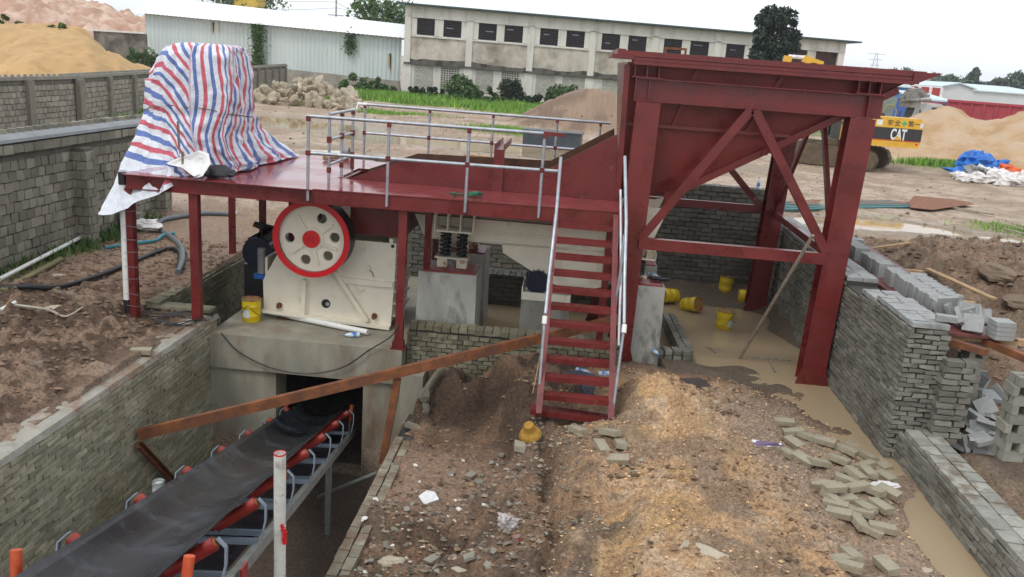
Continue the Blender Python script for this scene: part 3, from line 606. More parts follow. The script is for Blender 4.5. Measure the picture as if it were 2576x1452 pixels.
# ================================================================= PLATFORM
ZD = 1.65
pf = empty('work_platform', (-2.8, 12.5, -.6), 'dark red steel walkway platform on posts beside the white crusher, with pipe railings', 'platform')
m = MB(); m.bb((-6.45, 11.72, ZD-.012), (-3.66, 15.55, ZD)); m.build('deck', redd, pf)
m = MB(); m.plate([(-3.654, 11.78, ZD-.004), (.78, 12.02, ZD-.004), (.78, 13.0, ZD-.004), (-3.654, 13.0, ZD-.004)], .014); m.build('deck', redd, pf)
m = MB(); m.bb((-3.654, 14.34, ZD-.012), (.78, 15.45, ZD+.001)); m.build('deck', redd, pf)
m = MB(); m.chan((-6.43, 11.78, ZD-.115), (-3.66, 11.78, ZD-.115), .07, .2); m.chan((-3.655, 11.83, ZD-.115), (.78, 12.07, ZD-.115), .07, .2, side=-1)
m.chan((-6.4, 11.82, ZD-.13), (-6.4, 15.5, ZD-.13), .07, .2); m.chan((-6.4, 15.5, ZD-.13), (.78, 15.42, ZD-.13), .07, .2)
m.chan((-3.62, 11.9, ZD-.13), (-3.62, 15.4, ZD-.13), .07, .2); m.chan((-3.6, 13.0, ZD-.12), (.76, 13.0, ZD-.12), .07, .17); m.chan((-3.6, 14.36, ZD-.12), (.76, 14.36, ZD-.12), .07, .17)
m.chan((-5.2, 11.85, ZD-.13), (-5.2, 15.4, ZD-.13), .07, .2)
m.build('edge_beam', red, pf)
for (px, py, zf, y_, w_) in ((340, 778, -.5, 11.86, .1), (497, 788, -.5, 11.86, .13), (1003, 872, -.7, 12.0, .12)):
    b0_ = PY(px, py, y_); m = MB(); m.bb((b0_[0]-w_/2, y_-.06, b0_[2]-.12), (b0_[0]+w_/2, y_+.06, ZD-.22)); 
    if px > 900: m.bb((b0_[0]-.11, y_-.09, b0_[2]-.04), (b0_[0]+.11, y_+.1, b0_[2]-.015)); m.bb((b0_[0]-.09, y_-.07, b0_[2]-.015), (b0_[0]+.08, y_+.062, b0_[2]+.1))
    m.build('post', red, pf)
for (x_, y_, z_) in ((-6.3, 15.3, -.4), (-5.45, 14.6, -.5), (-5.15, 15.3, -.45), (-2.17, 12.95, .38), (.62, 12.25, -.8), (.62, 15.2, -1), (-2.4, 15.2, -1)):
    m = MB(); m.bb((x_-.05, y_-.05, z_), (x_+.05, y_+.05, ZD-.22)); 
    if x_ > .5: m.prism([(x_-.16, z_), (x_+.16, z_), (x_+.06, z_+.3), (x_-.06, z_+.3)], y_-.01, y_+.01)
    m.build('post', red, pf)
# railings (pipes)
def pipe(pts, r, name, mat, par): 
    m = MB(); m.tube(pts, r, 10); o = m.build(name, mat, par); return smooth_auto(o, 50)
zr, zm = 2.67, 2.16
class Joints:
    def box(s, c, d): m_ = MB(); m_.box(c, d); m_.build('painted_joint', red, pf)
    def bar(s, *a): m_ = MB(); m_.bar(*a); m_.build('painted_joint', red, pf)
joint = Joints()
xf = lambda x_: 11.83+(x_+3.65)*.054-.06
pipe([(-3.76, xf(-3.7), zr), (-.16, xf(-.16), zr)], .024, 'top_rail', galv, pf); pipe([(-3.76, xf(-3.7), zm), (-.2, xf(-.16), zm)], .024, 'mid_rail', galv, pf)
for x_ in (-3.73, -2.6, -1.48, -.43):
    pipe([(x_, xf(x_)-.002, 1.48), (x_, xf(x_)-.002, zr-.02)], .022, 'rail_post', galv, pf)
    joint.box((x_, xf(x_), zr-.035), (.055, .056, .07)); joint.box((x_, xf(x_), zm), (.066, .052, .07))
joint.bar((-.45, xf(-.4), zr), (-.16, xf(-.16), zr), .056, .056)
for x_, y0, y1 in ((-3.62, 12.42, 13.75),):
    pipe([(x_, y0, zr), (x_, y1, zr)], .024, 'top_rail', galv, pf)
    for z_ in (2.35, 1.98): pipe([(x_, y0, z_-.05), (x_, y1, z_-.05)], .02, 'mid_rail', galv, pf)
    for y_ in (y0, 13.1, y1): pipe([(x_, y_, ZD), (x_, y_, zr-.02)], .022, 'rail_post', galv, pf); joint.box((x_, y_, 2.3), (.06, .06, .09)); joint.box((x_, y_, zr-.05), (.055, .055, .05)); joint.box((x_, y_, 1.85), (.055, .055, .28 if y_ == y1 else .08))
pipe([(-3.62, y1, zr), (-3.62, y1+.06, zr-.01), (-3.62, y1+.08, zr-.1)], .03, 'elbow', whitep, pf)
pipe([(-3.88, 15.4, zr), (.6, 15.4, zr)], .024, 'top_rail', galv, pf); pipe([(-3.84, 15.4, zm), (.6, 15.4, zm)], .024, 'mid_rail', galv, pf)
pipe([(-3.8, 15.4, zr), (-3.96, 15.4, zr), (-3.98, 15.4, zr-.1)], .032, 'elbow', whitep, pf)
for x_ in (-3.84, -2.65, -1.5, -.35, .42):
    pipe([(x_, 15.4, ZD), (x_, 15.4, zr-.02)], .022, 'rail_post', galv, pf); joint.box((x_, 15.4, zm), (.06, .052, .07)); joint.box((x_, 15.4, zr-.04), (.05, .05, .05))
# ================================================================= CHUTE
ch = empty('feed_chute', (-1.4, 13.5, 1.1), 'red sided open feed chute running between the walkways to the hopper', 'chute')
cpoly = [(-3.5, 1.4), (-3.47, 1.66), (-2.63, 1.99), (-.38, 2.05), (.62, 2.66), (.76, 1.66), (.76, 1.4)]
m = MB(); m.prism(cpoly, 13.035, 13.05); m.build('side_panel', red, ch)
m = MB(); m.prism([(a, b_2+.0) for a, b_2 in cpoly], 14.28, 14.3); m.build('side_panel', rustd, ch)
m = MB(); m.bb((-3.4, 13.06, 1.18), (.7, 14.27, 1.2)); m.build('floor_plate', rustd, ch)
m = MB()
for z_ in (0,): 
    m.bb((-1.22, 12.98, 1.4), (-1.06, 13.034, 2.28)); 
m.build('stiffener', red, ch)
m = MB(); m.bb((-1.22, 12.98, 2.28), (-1.2, 14.3, 2.38)); m.bb((-1.08, 12.98, 2.28), (-1.06, 14.3, 2.38)); m.bb((-1.2, 12.98, 2.281), (-1.08, 14.3, 2.295)); m.build('cross_channel', red, ch)
m = MB(); m.bb((-3.42, 12.95, .8), (-2.55, 12.97, 1.58)); m.bb((-3.42, 12.97, .8), (-3.4, 14.2, 1.58)); m.bb((-2.57, 12.97, .8), (-2.55, 14.2, 1.58)); m.bb((-3.42, 14.2, .8), (-2.55, 14.22, 1.58)); m.build('lower_box', red, ch)
m = MB(); m.plate([(-4.0, 13.0, 1.55), (-3.42, 13.0, 1.0), (-3.42, 14.2, 1.0), (-4.0, 14.2, 1.55)], .02); m.build('inlet_plate', red, ch)
# ================================================================= CRUSHER
cr = empty('jaw_crusher', (-3.7, 13.4, -.7), 'white jaw crusher with red rimmed flywheel standing on the concrete slab', 'crusher')
def pl(pts, y_): return [tuple(PY(u, w, y_)[[0, 2]]) for u, w in pts]
body = pl([(666, 775), (664, 703), (698, 642), (760, 590), (800, 560), (896, 603), (998, 612), (994, 700), (984, 818)], 12.9)
m = MB(); m.prism(body, 12.86, 12.9); m.build('side_plate', cream, cr)
m = MB(); m.prism(body, 14.05, 14.09); m.build('side_plate', cream, cr)
x0, x1 = body[1][0], body[6][0]
m = MB(); m.bb((x0+.02, 12.901, -.62), (x0+.06, 14.05, .3)); m.bb((x1-.12, 12.901, -.62), (x1-.06, 14.05, .78)); m.bb((x0+.1, 12.901, -.62), (x1-.1, 14.05, -.55)); 
for k in range(6): m.bb((x1-.059, 12.92, -.5+k*.2), (x1+.03, 14.0, -.47+k*.2))
m.build('frame_casting', cream, cr)
def ribpx(m, a, b_2, w_, y_=12.9, t=.05):
    A = PY(*a, y_); B = PY(*b_2, y_); m.bar((A[0], y_-.04-t/2+.001, A[2]), (B[0], y_-.04-t/2+.001, B[2]), t, w_, up=(0, 1, 0)) if False else m.bar((A[0], y_-.04-t/2+.001, A[2]), (B[0], y_-.04-t/2+.001, B[2]), w_, t, up=(0, 1, 0))
for a_r in (((771, 700), (768, 786), .06, 12.9, .1), ((848, 680), (928, 803), .06, 12.9, .1), ((862, 702), (990, 714), .09, 12.9, .05)): m = MB(); ribpx(m, *a_r); m.build('rib', cream, cr)
m = MB(); ribpx(m, (668, 776), (984, 820), .05, t=.12)
m.build('base_flange', cream, cr)
m = MB(); 
A = PY(700, 787, 12.9); B = PY(975, 822, 12.9); m.bb((A[0], 12.84, -.7), (B[0], 14.1, -.66)); m.build('base_gasket', rustd, cr)
def boltpx(m, px, py, r, y_=12.86, h=.03, n=8): 
    A = PY(px, py, y_); m.lathe([(0, 0), (r, 0), (r, -h), (r*.6, -h-.005), (0, -h-.005)], (A[0], y_, A[2]), 'Y', n)
# axis 'Y' maps h to -y? keep explicit discs instead
def disc(m, px, py, r, y_, h, n=24):
    A = PY(px, py, y_); vs = [(A[0]+r*math.cos(2*math.pi*k/n), y_, A[2]+r*math.sin(2*math.pi*k/n)) for k in range(n)]+[(A[0]+r*.93*math.cos(2*math.pi*k/n), y_-h, A[2]+r*.93*math.sin(2*math.pi*k/n)) for k in range(n)]
    m.add(vs, [tuple(range(n)), tuple(range(2*n-1, n-1, -1))]+[(k, (k+1) % n, (k+1) % n+n, k+n) for k in range(n)])
m = MB()
for px, py in ((915, 631), (911, 727)): disc(m, px, py, .045, 12.86, .02); disc(m, px, py, .025, 12.84, .03, 8)
disc(m, 930, 672, .03, 12.86, .05); m.build('bolt', cream, cr)
m = MB(); A = PY(930, 680, 12.84); m.tube([(A[0]+.0, 12.83, A[2]), (A[0]+.05, 12.82, A[2]-.03), (A[0]+.07, 12.82, A[2]-.1), (A[0]+.05, 12.82, A[2]-.04)], .006, 6); m.build('wire_loop', blackp, cr)
for px, py in ((703, 770), (942, 797)): m = MB(); disc(m, px, py, .035, 12.85, .07, 8); disc(m, px, py-2, .05, 12.85, .02, 8); m.build('anchor_bolt', pm('rust_bolt', (.16, .05, .025), .7), cr)
m = MB(); disc(m, 820, 764, .075, 12.859, .004); m.build('sight_hole', blackp, cr)
m = MB(); disc(m, 988, 620, .03, 12.859, .004); m.build('lifting_hole', blackp, cr)
m = MB(); disc(m, 824, 765, .035, 12.853, .01, 6); m.build('inner_web', concw, cr)
# flywheel with real holes: built from ring sectors
FC = PY(783, 602, 12.42); RW = .60
FCx, FCz = FC[0], FC[2]
def annulus(m, r0, r1, y0, y1, n=72, rb=None):
    vs = []
    for k in range(n):
        c, s_ = math.cos(2*math.pi*k/n), math.sin(2*math.pi*k/n)
        vs += [(FCx+r0*c, y0, FCz+r0*s_), (FCx+r1*c, y0, FCz+r1*s_), (FCx+r1*c, y1, FCz+r1*s_), (FCx+r0*c, y1, FCz+r0*s_)]
    fs = []
    for k in range(n):
        a = 4*k; b_2 = 4*((k+1) % n)
        for e in range(4): fs.append((a+e, a+(e+1) % 4, b_2+(e+1) % 4, b_2+e))
    m.add(vs, fs)
fwheel = MB(); annulus(fwheel, RW*.855, RW, 12.40, 12.425); wheel = fwheel.build('flywheel', wred, cr)
m = MB(); annulus(m, RW*.86, RW*.995, 12.426, 12.74); smooth_auto(m.build('rim', wblack, wheel))
# web disc with holes via 2D polygon boolean free approach: dense polar grid dropping hole cells
HA = [math.atan2(477-v, u-540) for u, v in ((608, 325), (710, 455), (656, 595), (500, 610), (396, 483))]
hr = .078; hd = RW*.59
nr, na = 60, 260
vs = []; fs = []
rad = np.linspace(.0, RW*.86, nr); idx = -np.ones((nr, na), int)
for i in range(nr):
    for k in range(na):
        t = 2*math.pi*k/na; X_ = rad[i]*math.cos(t); Z_ = rad[i]*math.sin(t)
        for ha in HA:
            hx, hz = hd*math.cos(ha), hd*math.sin(ha); dx, dz = X_-hx, Z_-hz; dd = math.hypot(dx, dz)
            if dd < hr*1.25 and dd > 1e-6:
                if dd >= hr*.55: X_, Z_ = hx+dx/dd*max(hr, hr+(dd-hr)*1.0 if dd > hr else hr), hz+dz/dd*max(hr, dd)
        vs.append((FCx+X_, 12.47, FCz+Z_))
for i in range(nr-1):
    for k in range(na):
        k2 = (k+1) % na; t = 2*math.pi*(k+.5)/na; r_m = (rad[i]+rad[i+1])/2; X_ = r_m*math.cos(t); Z_ = r_m*math.sin(t)
        if any(math.hypot(X_-hd*math.cos(ha), Z_-hd*math.sin(ha)) < hr*.97 for ha in HA): continue
        fs.append((i*na+k, i*na+k2, (i+1)*na+k2, (i+1)*na+k))
m = MB(); m.add(vs, fs)
for ha in HA:     # hole walls
    hx, hz = FCx+hd*math.cos(ha), FCz+hd*math.sin(ha); n_ = 24
    m.add([(hx+hr*math.cos(2*math.pi*k/n_), 12.469, hz+hr*math.sin(2*math.pi*k/n_)) for k in range(n_)]+[(hx+hr*math.cos(2*math.pi*k/n_), 12.53, hz+hr*math.sin(2*math.pi*k/n_)) for k in range(n_)], [(k, (k+1) % n_, (k+1) % n_+n_, k+n_) for k in range(n_)])
m.build('web', cream, wheel)
m = MB(); annulus(m, RW*.0, RW*.30, 12.44, 12.469, 40)
for i in range(5):
    t = (HA[i]+(HA[(i+1) % 5] if i < 4 else HA[0]-2*math.pi))/2
    if i == 3: t = (HA[3]+HA[4]-2*math.pi)/2 if HA[4] > HA[3]+math.pi else (HA[3]+HA[4])/2
    c, s_ = math.cos(t), math.sin(t); m.bar((FCx+c*RW*.28, 12.445, FCz+s_*RW*.28), (FCx+c*RW*.68, 12.452, FCz+s_*RW*.68), .04, .036, up=(0, 1, 0))
for i in range(5):
    t = HA[0]+.628+i*2*math.pi/5
m.build('hub', cream, wheel)
m = MB(); annulus(m, RW*.0, RW*.225, 12.405, 12.439, 40); m.build('hub_cap', wred, wheel)
m = MB()
for k in range(3): m.lathe([(0, -.02), (.014, -.02), (.014, .0)], (FCx+.04*math.cos(k*2.1+1), 12.39, FCz+.04*math.sin(k*2.1+1)), Matrix(((1, 0, 0), (0, 0, 1), (0, 1, 0))), 8)
m.build('cap_bolt', wred, wheel)
m = MB(); m.tube([(FCx, 12.47, FCz), (FCx, 14.5, FCz)], .09, 16); m.build('shaft', cream, cr)
m = MB(); annul = m.lathe([(0.0, 0), (.62, 0), (.62, .3), (0, .3)], (FCx, 14.35, FCz), Matrix(((1, 0, 0), (0, 0, 1), (0, 1, 0))), 48); m.build('drive_sheave', wblack, cr)
m = MB(); m.lathe([(.0, 0), (.24, 0), (.24, 1.0), (0, 1.0)], (FCx+.1, 12.95, FCz), Matrix(((1, 0, 0), (0, 0, 1), (0, 1, 0))), 24); m.bb((FCx+.0, 12.95, FCz+.1), (FCx+.55, 14.0, FCz+.42)); m.build('jaw_bearing_housing', cream, cr)
# tension spring cylinder + bracket left of it
m = MB(); A = PY(653, 665, 12.9); m.tube([(A[0], 13.0, A[2]-.17), (A[0], 13.0, A[2]+.24)], .065, 16); smooth_auto(m.build('spring_cylinder', gsteelr, cr))
m = MB(); m.tube([(A[0]+.0, 13.0, A[2]+.24), (A[0], 13.0, A[2]+.62)], .01, 6); m.tube([(A[0]-.0, 13.0, A[2]-.5), (A[0], 13.0, A[2]-.17)], .015, 6); m.build('tension_rod', blackp, cr)
m = MB(); m.bb((A[0]-.12, 12.95, A[2]-.26), (A[0]+.12, 13.05, A[2]-.18)); m.build('spring_seat', navy2, cr)
# motor behind with belt guard
MC = PY(664, 628, 14.1); mx_, mz_ = MC[0], MC[2]
mo_ = empty('electric_motor', (mx_, 14.3, -1.0), 'dark blue electric motor in the shade behind the crusher flywheel', 'motor')
m = MB(); m.tube([(mx_, 13.8, mz_), (mx_, 14.7, mz_)], .27, 24); m.build('motor_body', navy, mo_)
m = MB()
for k in range(22):
    t = k*math.pi/11; m.box((mx_+.28*math.cos(t), 14.25, mz_+.28*math.sin(t)), (.05, .75, .014), M=Matrix.Rotation(-t, 3, 'Y'))
m.build('cooling_fin', navy, mo_)
m = MB(); m.bb((mx_-.3, 13.95, -1.0), (mx_+.3, 14.7, mz_-.25)); m.build('base', blackp, mo_)
m = MB(); m.plate([P2_(640, 560, 14.0), P2_(690, 572, 14.0), P2_(692, 590, 14.4), P2_(636, 566, 14.5)], .05); m.bar(P2_(640, 625, 13.9), P2_(692, 585, 13.9), .1, .12); m.build('belt_guard', blackp, mo_)
# ================================================================= FEEDER
fd = empty('vibrating_feeder', (-.5, 13.8, .8), 'cream vibrating feeder hanging low below the red platform', 'feeder')
side = pl([(1025, 500), (1069, 597), (1265, 611), (1535, 635), (1627, 637), (1684, 519), (1660, 515)], 13.3)
side = [(side[0][0], 1.42)]+side[1:6]+[(side[6][0], 1.55), (.8, 1.55), (.8, 1.3), (-1, 1.3)]
m = MB(); m.prism(side, 13.28, 13.3); m.build('side_plate', cream, fd)
m = MB(); m.prism(side, 14.2, 14.22); m.build('side_plate', cream, fd)
m = MB(); m.bb((side[1][0], 13.301, .77), (side[4][0], 14.199, .79)); m.build('trough_floor', cream, fd)
def P2(px, py, y_): A = PY(px, py, y_); return (A[0], y_, A[2])
m = MB(); A = P2(1069, 597, 13.26); B = P2(1530, 633, 13.26); m.bar(A, B, .06, .012, up=(0, 0, 1)); 
A = P2(1240, 590, 13.27); B = P2(1535, 618, 13.27); m.bar(A, B, .012, .012)
m.build('flange', cream, fd)
for k in range(17):
    A = PY(1238+k*18, 583+k*1.55, 13.28); m = MB(); m.tube([(A[0], 13.25, A[2]), (A[0], 13.28, A[2])], .014, 8); m.build('bolt', cream, fd)
low = pl([(1263, 616), (1265, 637), (1374, 706), (1430, 735), (1530, 722), (1535, 637)], 13.25)
m = MB(); m.prism(low, 13.27, 13.95); m.build('exciter_box', cream, fd)
m = MB(); A = PY(1456, 676, 13.2)
n_ = 40
def disc3(m, x_, y_, z_, r, h, n=32):
    vs = [(x_+r*math.cos(2*math.pi*k/n), y_, z_+r*math.sin(2*math.pi*k/n)) for k in range(n)]+[(x_+r*math.cos(2*math.pi*k/n), y_-h, z_+r*math.sin(2*math.pi*k/n)) for k in range(n)]
    m.add(vs, [tuple(range(n)), tuple(range(2*n-1, n-1, -1))]+[(k, (k+1) % n, (k+1) % n+n, k+n) for k in range(n)])
disc3(m, A[0], 13.268, A[2], .36, .02); disc3(m, A[0], 13.247, A[2], .29, .03)
for k in range(10): disc3(m, A[0]+.325*math.cos(k*.628), 13.247, A[2]+.325*math.sin(k*.628), .016, .02, 8)
m.build('exciter_cover', cream, fd)
# suspension brackets + springs
def spring(cx_, cy_, z0, z1, r, par, turns=6):
    m = MB(); pts = [(cx_+r*math.cos(t), cy_+r*math.sin(t), z0+(z1-z0)*t/(2*math.pi*turns)) for t in np.linspace(0, 2*math.pi*turns, turns*12)]
    m.tube(pts, .02, 7); m.tube([(cx_, cy_, z0), (cx_, cy_, z1)], r*.55, 12)
    return smooth_auto(m.build('coil_spring', wblack, par), 60)
def bracket(x0, x1, z0, z1, y0, y1, par):
    m = MB(); m.bb((x0, y0, z0), (x1, y1, z0+.025)); m.bb((x0, y1-.015, z0+.026), (x1, y1, z1))
    for k in range(4): xx_ = x0+(x1-x0)*k/3; m.bb((xx_-.007, y0, z0+.026), (xx_+.007, y1-.016, z1))
    return m.build('spring_bracket', cream, par)
bracket(-2.06, -1.46, .97, 1.42, 12.85, 13.27, fd)
bracket(1.0, 1.4, .78, .9, 12.95, 13.27, fd)
for x_ in (-1.9, -1.64): spring(x_, 13.05, .56, .96, .075, fd)
for x_ in (1.18,): spring(x_, 13.15, .5, .8, .085, fd)
for x_ in (-1.9, -1.64): spring(x_, 14.55, .56, .96, .075, fd)
crs = pm('cream_rusty', (.6, .55, .42), .5, var=.1, bump=.05, stain=(.2, .04, .03), ss_=6, st=(.52, .62))
for (a, b_2, y_) in ((-2.05, -1.5, 13.05), (-2.05, -1.5, 14.55)):
    m = MB(); m.bb((a, y_-.12, .53), (b_2, y_+.12, .555)); m.bb((a+.04, y_-.1, .385), (a+.2, y_+.1, .529)); m.bb((b_2-.2, y_-.1, .385), (b_2-.04, y_+.1, .529)); m.build('spring_seat', crs, fd)
m = MB(); m.bb((1.06, 13.02, .46), (1.3, 13.3, .5)); m.bb((1.1, 13.05, .38), (1.26, 13.28, .459)); m.build('spring_seat', pm('cream_rusty', (.6, .55, .42), .5, var=.1, bump=.05, stain=(.2, .04, .03), ss_=6, st=(.52, .62)), fd)
m = MB(); m.bb((-1.98, 14.2, .96), (-1.5, 14.9, 1.2)); m.build('rear_bracket', cream, fd)
# piers
for (x0_, x1_, y0_, y1_, z1_, lb) in ((-2.25, -1.34, 12.68, 13.5, .355, 'front left concrete pier carrying two black coil springs and a red plate'), (-2.2, -1.36, 14.2, 14.95, .355, 'rear left concrete pier half hidden behind the front spring pier'), (.98, 1.6, 12.95, 13.75, .36, 'concrete pier at the right end of the feeder beside the hopper leg'), (.98, 1.6, 14.4, 15.1, .36, 'rear right concrete pier in the shade below the hopper')):
    e = empty('concrete_pier', ((x0_+x1_)/2, (y0_+y1_)/2, -1.3), lb, 'pier', 'concrete piers under the feeder')
    m = MB(); m.prism([(x0_-.03, -1.3), (x1_+.03, -1.3), (x1_, z1_), (x0_, z1_)], y0_, y1_); m.build('block', concw, e)
    m = MB(); m.bb((x0_+.05, y0_+.05, z1_+.001), (x1_-.03, y1_-.1, z1_+.022)); m.build('seat_plate', pm('red_paint_spill', (.22, .02, .02), .4, bump=.1, stain=(.3, .3, .27), ss_=8, st=(.62, .7)), e)
em = empty('concrete_pier', (-.3, 13.3, -1.2), 'small dark concrete block in the pit water carrying the blue motor', 'pier', 'concrete piers under the feeder')
A = PY(1311, 752, 13.15); B = PY(1395, 760, 13.15)
m = MB(); m.bb((A[0], 13.15, -1.3), (B[0]+.25, 13.8, A[2])); m.build('block', conc, em)
mt = empty('electric_motor', (-.35, 13.4, A[2]), 'blue ribbed motor on a cream tray in the pit beside the ladder', 'motor')
m = MB(); m.bb((A[0]+.0, 13.12, A[2]), (B[0]+.25, 13.8, A[2]+.03)); m.bb((A[0], 13.12, A[2]+.031), (A[0]+.02, 13.8, A[2]+.22)); m.bb((A[0]+.02, 13.12, A[2]+.031), (B[0]+.25, 13.14, A[2]+.13)); m.build('tray', cream, mt)
m = MB(); c_x = A[0]+.24; m.tube([(c_x, 13.2, A[2]+.28), (c_x, 13.75, A[2]+.28)], .19, 20)
for k in range(16): 
    t = k*math.pi/8; m.box((c_x+.2*math.cos(t), 13.45, A[2]+.28+.2*math.sin(t)), (.03, .45, .01), M=Matrix.Rotation(-t, 3, 'Y'))
m.build('motor_body', navy, mt)
# ================================================================= HOPPER
hp = empty('raw_material_hopper', (2.5, 14.8, -1), 'large dark red steel hopper on four braced legs standing in muddy water', 'hopper')
def hq(m, pts, t=.016): m.plate(pts, t)
TF, TB, XL, XR = 13.1, 16.85, .68, 4.72
m = MB(); hq(m, [(XL, TF, 3.72), (XR, TF, 3.72), (1.42, 13.32, 1.76), (.78, 13.32, 1.66)]); m.build('front_panel', red, hp)
m = MB(); hq(m, [(XL, TB, 3.72), (XL, TF+.01, 3.72), (.76, 13.33, 1.66), (.76, 14.5, 1.66)]); m.build('left_panel', red, hp)
m = MB(); hq(m, [(XR, TF+.01, 3.72), (XR, TB, 3.72), (1.42, 14.5, 1.76), (1.42, 13.33, 1.76)]); m.build('right_panel', red, hp)
m = MB(); hq(m, [(XR, TB, 3.72), (XL, TB, 3.72), (.78, 14.5, 1.66), (1.42, 14.5, 1.76)]); m.build('rear_panel', red, hp)
m = MB()   # stiffeners on the front panel
def onf(x_, z_): return (x_, TF+(3.72-z_)*.11-.03, z_)
m.bar(onf(.72, 2.82), onf(3.2, 2.82), .06, .05, up=(0, 0, 1)); 
for a, b_2 in ((1.7, 1.45), (2.95, 2.55)): m.bar(onf(a, 3.7), onf(b_2, 2.85), .06, .06, up=(0, 1, 0))
m.bar((1.45, 13.28, 1.72), (4.6, 13.06, 3.6), .1, .07, up=(0, 1, 0)); m.bar((.72, 13.05, 1.7), (.66, 13.03, 3.68), .08, .08, up=(0, 1, 0))
m.bar((1.5, 13.25, 1.78), (1.5, 14.5, 1.78), .1, .1); m.bar((2.85, 13.1, 2.56), (2.85, 15.6, 2.56), .08, .1)
m.build('stiffener', red, hp)
m = MB()   # rim: stepped angle
m.bb((.5, 12.9, 3.80), (4.9, 12.98, 3.88)); m.bb((.72, 12.98, 3.70), (4.85, 13.08, 3.80)); m.bb((.74, 12.86, 3.69), (4.72, 12.90, 3.74))
m.bb((.74, 12.9, 3.745), (4.75, 12.96, 3.79))
m.bb((.5, 12.98, 3.82), (.62, 16.9, 3.9)); m.bb((4.8, 12.98, 3.80), (4.95, 16.9, 3.86)); m.bb((.5, 16.9, 3.8), (4.9, 17.0, 3.88)); m.bb((.42, 12.86, 3.76), (.74, 13.3, 3.82))
m.add([(4.72, 12.87, 3.68), (4.72, 12.87, 3.86), (5.12, 12.87, 3.87), (4.72, 12.99, 3.68), (4.72, 12.99, 3.86), (5.12, 12.99, 3.87)], [(0, 2, 1), (3, 4, 5), (0, 1, 4, 3), (1, 2, 5, 4), (2, 0, 3, 5)])
m.build('rim', red, hp)
for px0, px1 in ((1597, 1657), (2157, 2213)):
    m = MB()
    a = PY(px0, 180 if px0 < 2000 else 218, 13)[0]; b_2 = PY(px1, 182 if px0 < 2000 else 220, 13)[0]
    for k in range(3): xx_ = a+(b_2-a)*k/2; m.bb((xx_-.008, 12.93, 3.526), (xx_+.008, 13.15, 3.699))
    m.bb((a-.04, 12.88, 3.509), (b_2+.06, 13.2, 3.525)); m.build('support_stub', red, hp)
m = MB(); m.ibeam((.8, 13.0, 3.34), (4.4, 13.0, 3.34), .2, .335, t=.016); m.build('cross_beam', red, hp)
for xs_ in (.8, 1.0, 4.17): m = MB(); m.bb((xs_, 12.9, 3.19), (xs_+.016, 12.99, 3.49)); m.build('web_stiffener', red, hp)
m = MB(); m.ibeam((.8, 16.9, 3.34), (4.4, 16.9, 3.34), .2, .335, t=.016); m.build('cross_beam', red, hp)
m = MB(); m.ibeam((4.2, 13.1, 3.6), (4.2, 16.8, 3.6), .18, .2); m.build('side_beam', red, hp)
m = MB(); m.ibeam((.98, 13.1, 3.6), (.98, 16.8, 3.6), .18, .2); m.build('side_beam', red, hp)
def leg(xt, xb, yt, yb, zt_, zb_):
    m = MB(); w_ = .36; 
    m.ibeam((xt, yt, zt_), (xb, yb, zb_), w_, .32, up=(0, 1, 0), t=.02)
    m.prism([(xb-w_/2-.1, zb_-.02), (xb+w_/2+.1, zb_-.02), (xb+w_/2, zb_+.35), (xb-w_/2, zb_+.35)], yb-.185, yb-.163)
    m.bb((xb-w_/2-.12, yb-.28, zb_-.05), (xb+w_/2+.12, yb+.28, zb_-.021))
    return m.build('leg', red, hp)
leg(1.02, .98, 13.02, 13.02, 3.165, -1.0); leg(4.12, 4.02, 13.02, 12.98, 3.165, -1.02)
leg(4.05, 3.96, 16.9, 17.1, 3.165, -1.02); leg(1.02, .98, 16.9, 17.1, 3.165, -1.0)
def ang(p0, p1, w_=.11, up=(0, 1, 0)): m = MB(); m.bar(p0, p1, w_, .012, up); m.bar(p0, p1, .012, .09, up, (w_/2-.006, .052 if up[1] else .05)); return m.build('brace', red, hp)
ang((1.1, 12.82, 1.1), (2.5, 12.82, 3.17), .13); ang((2.56, 12.82, 3.17), (3.92, 12.82, 1.15), .13)
m = MB(); m.bb((1.1, 12.78, .98), (3.9, 12.8, 1.15)); m.bb((1.1, 12.8, 1.13), (3.9, 12.9, 1.15)); m.build('tie_bar', red, hp)
m = MB(); m.bb((1.1, 17.0, 1.05), (3.8, 17.1, 1.2)); m.build('tie_bar', red, hp)
m = MB(); m.bb((3.98, 13.15, 1.03), (4.08, 16.95, 1.15)); m.build('tie_bar', red, hp)
ang((2.95, 17.0, 2.0), (3.8, 17.0, 1.15), .12)
ang((4.02, 15.0, 3.3), (4.02, 16.9, 1.15), .11, up=(1, 0, 0)); ang((4.04, 14.9, 3.3), (4.04, 13.15, 1.15), .11, up=(1, 0, 0))
ang((1.2, 17.0, 1.15), (2.4, 17.0, 3.1), .12); ang((1.0, 15.0, 3.3), (1.0, 13.2, 1.15), .1, up=(1, 0, 0))
for px, py, w_, h_ in ((1700, 130, .42, .1), (2010, 155, .2, .06)):
    A = PY(px, py, 16.9); fr = empty('lifting_lug', (A[0], 16.95, 3.88), 'rusty open steel lug on the far rim of the hopper' if px < 1800 else 'small rusty plate on the far rim of the hopper near the yellow arm', 'bracket')
    m = MB(); 
    if px < 1800: m.bb((A[0]-w_/2, 16.93, 3.885), (A[0]-w_/2+.04, 16.97, 4.08)); m.bb((A[0]+w_/2-.04, 16.93, 3.885), (A[0]+w_/2, 16.97, 4.08)); m.bb((A[0]-w_/2+.041, 16.93, 4.04), (A[0]+w_/2-.041, 16.97, 4.08))
    else: m.bb((A[0]-w_/2, 16.93, 3.885), (A[0]+w_/2, 16.97, 3.97))
    m.build('plate', rust, fr)
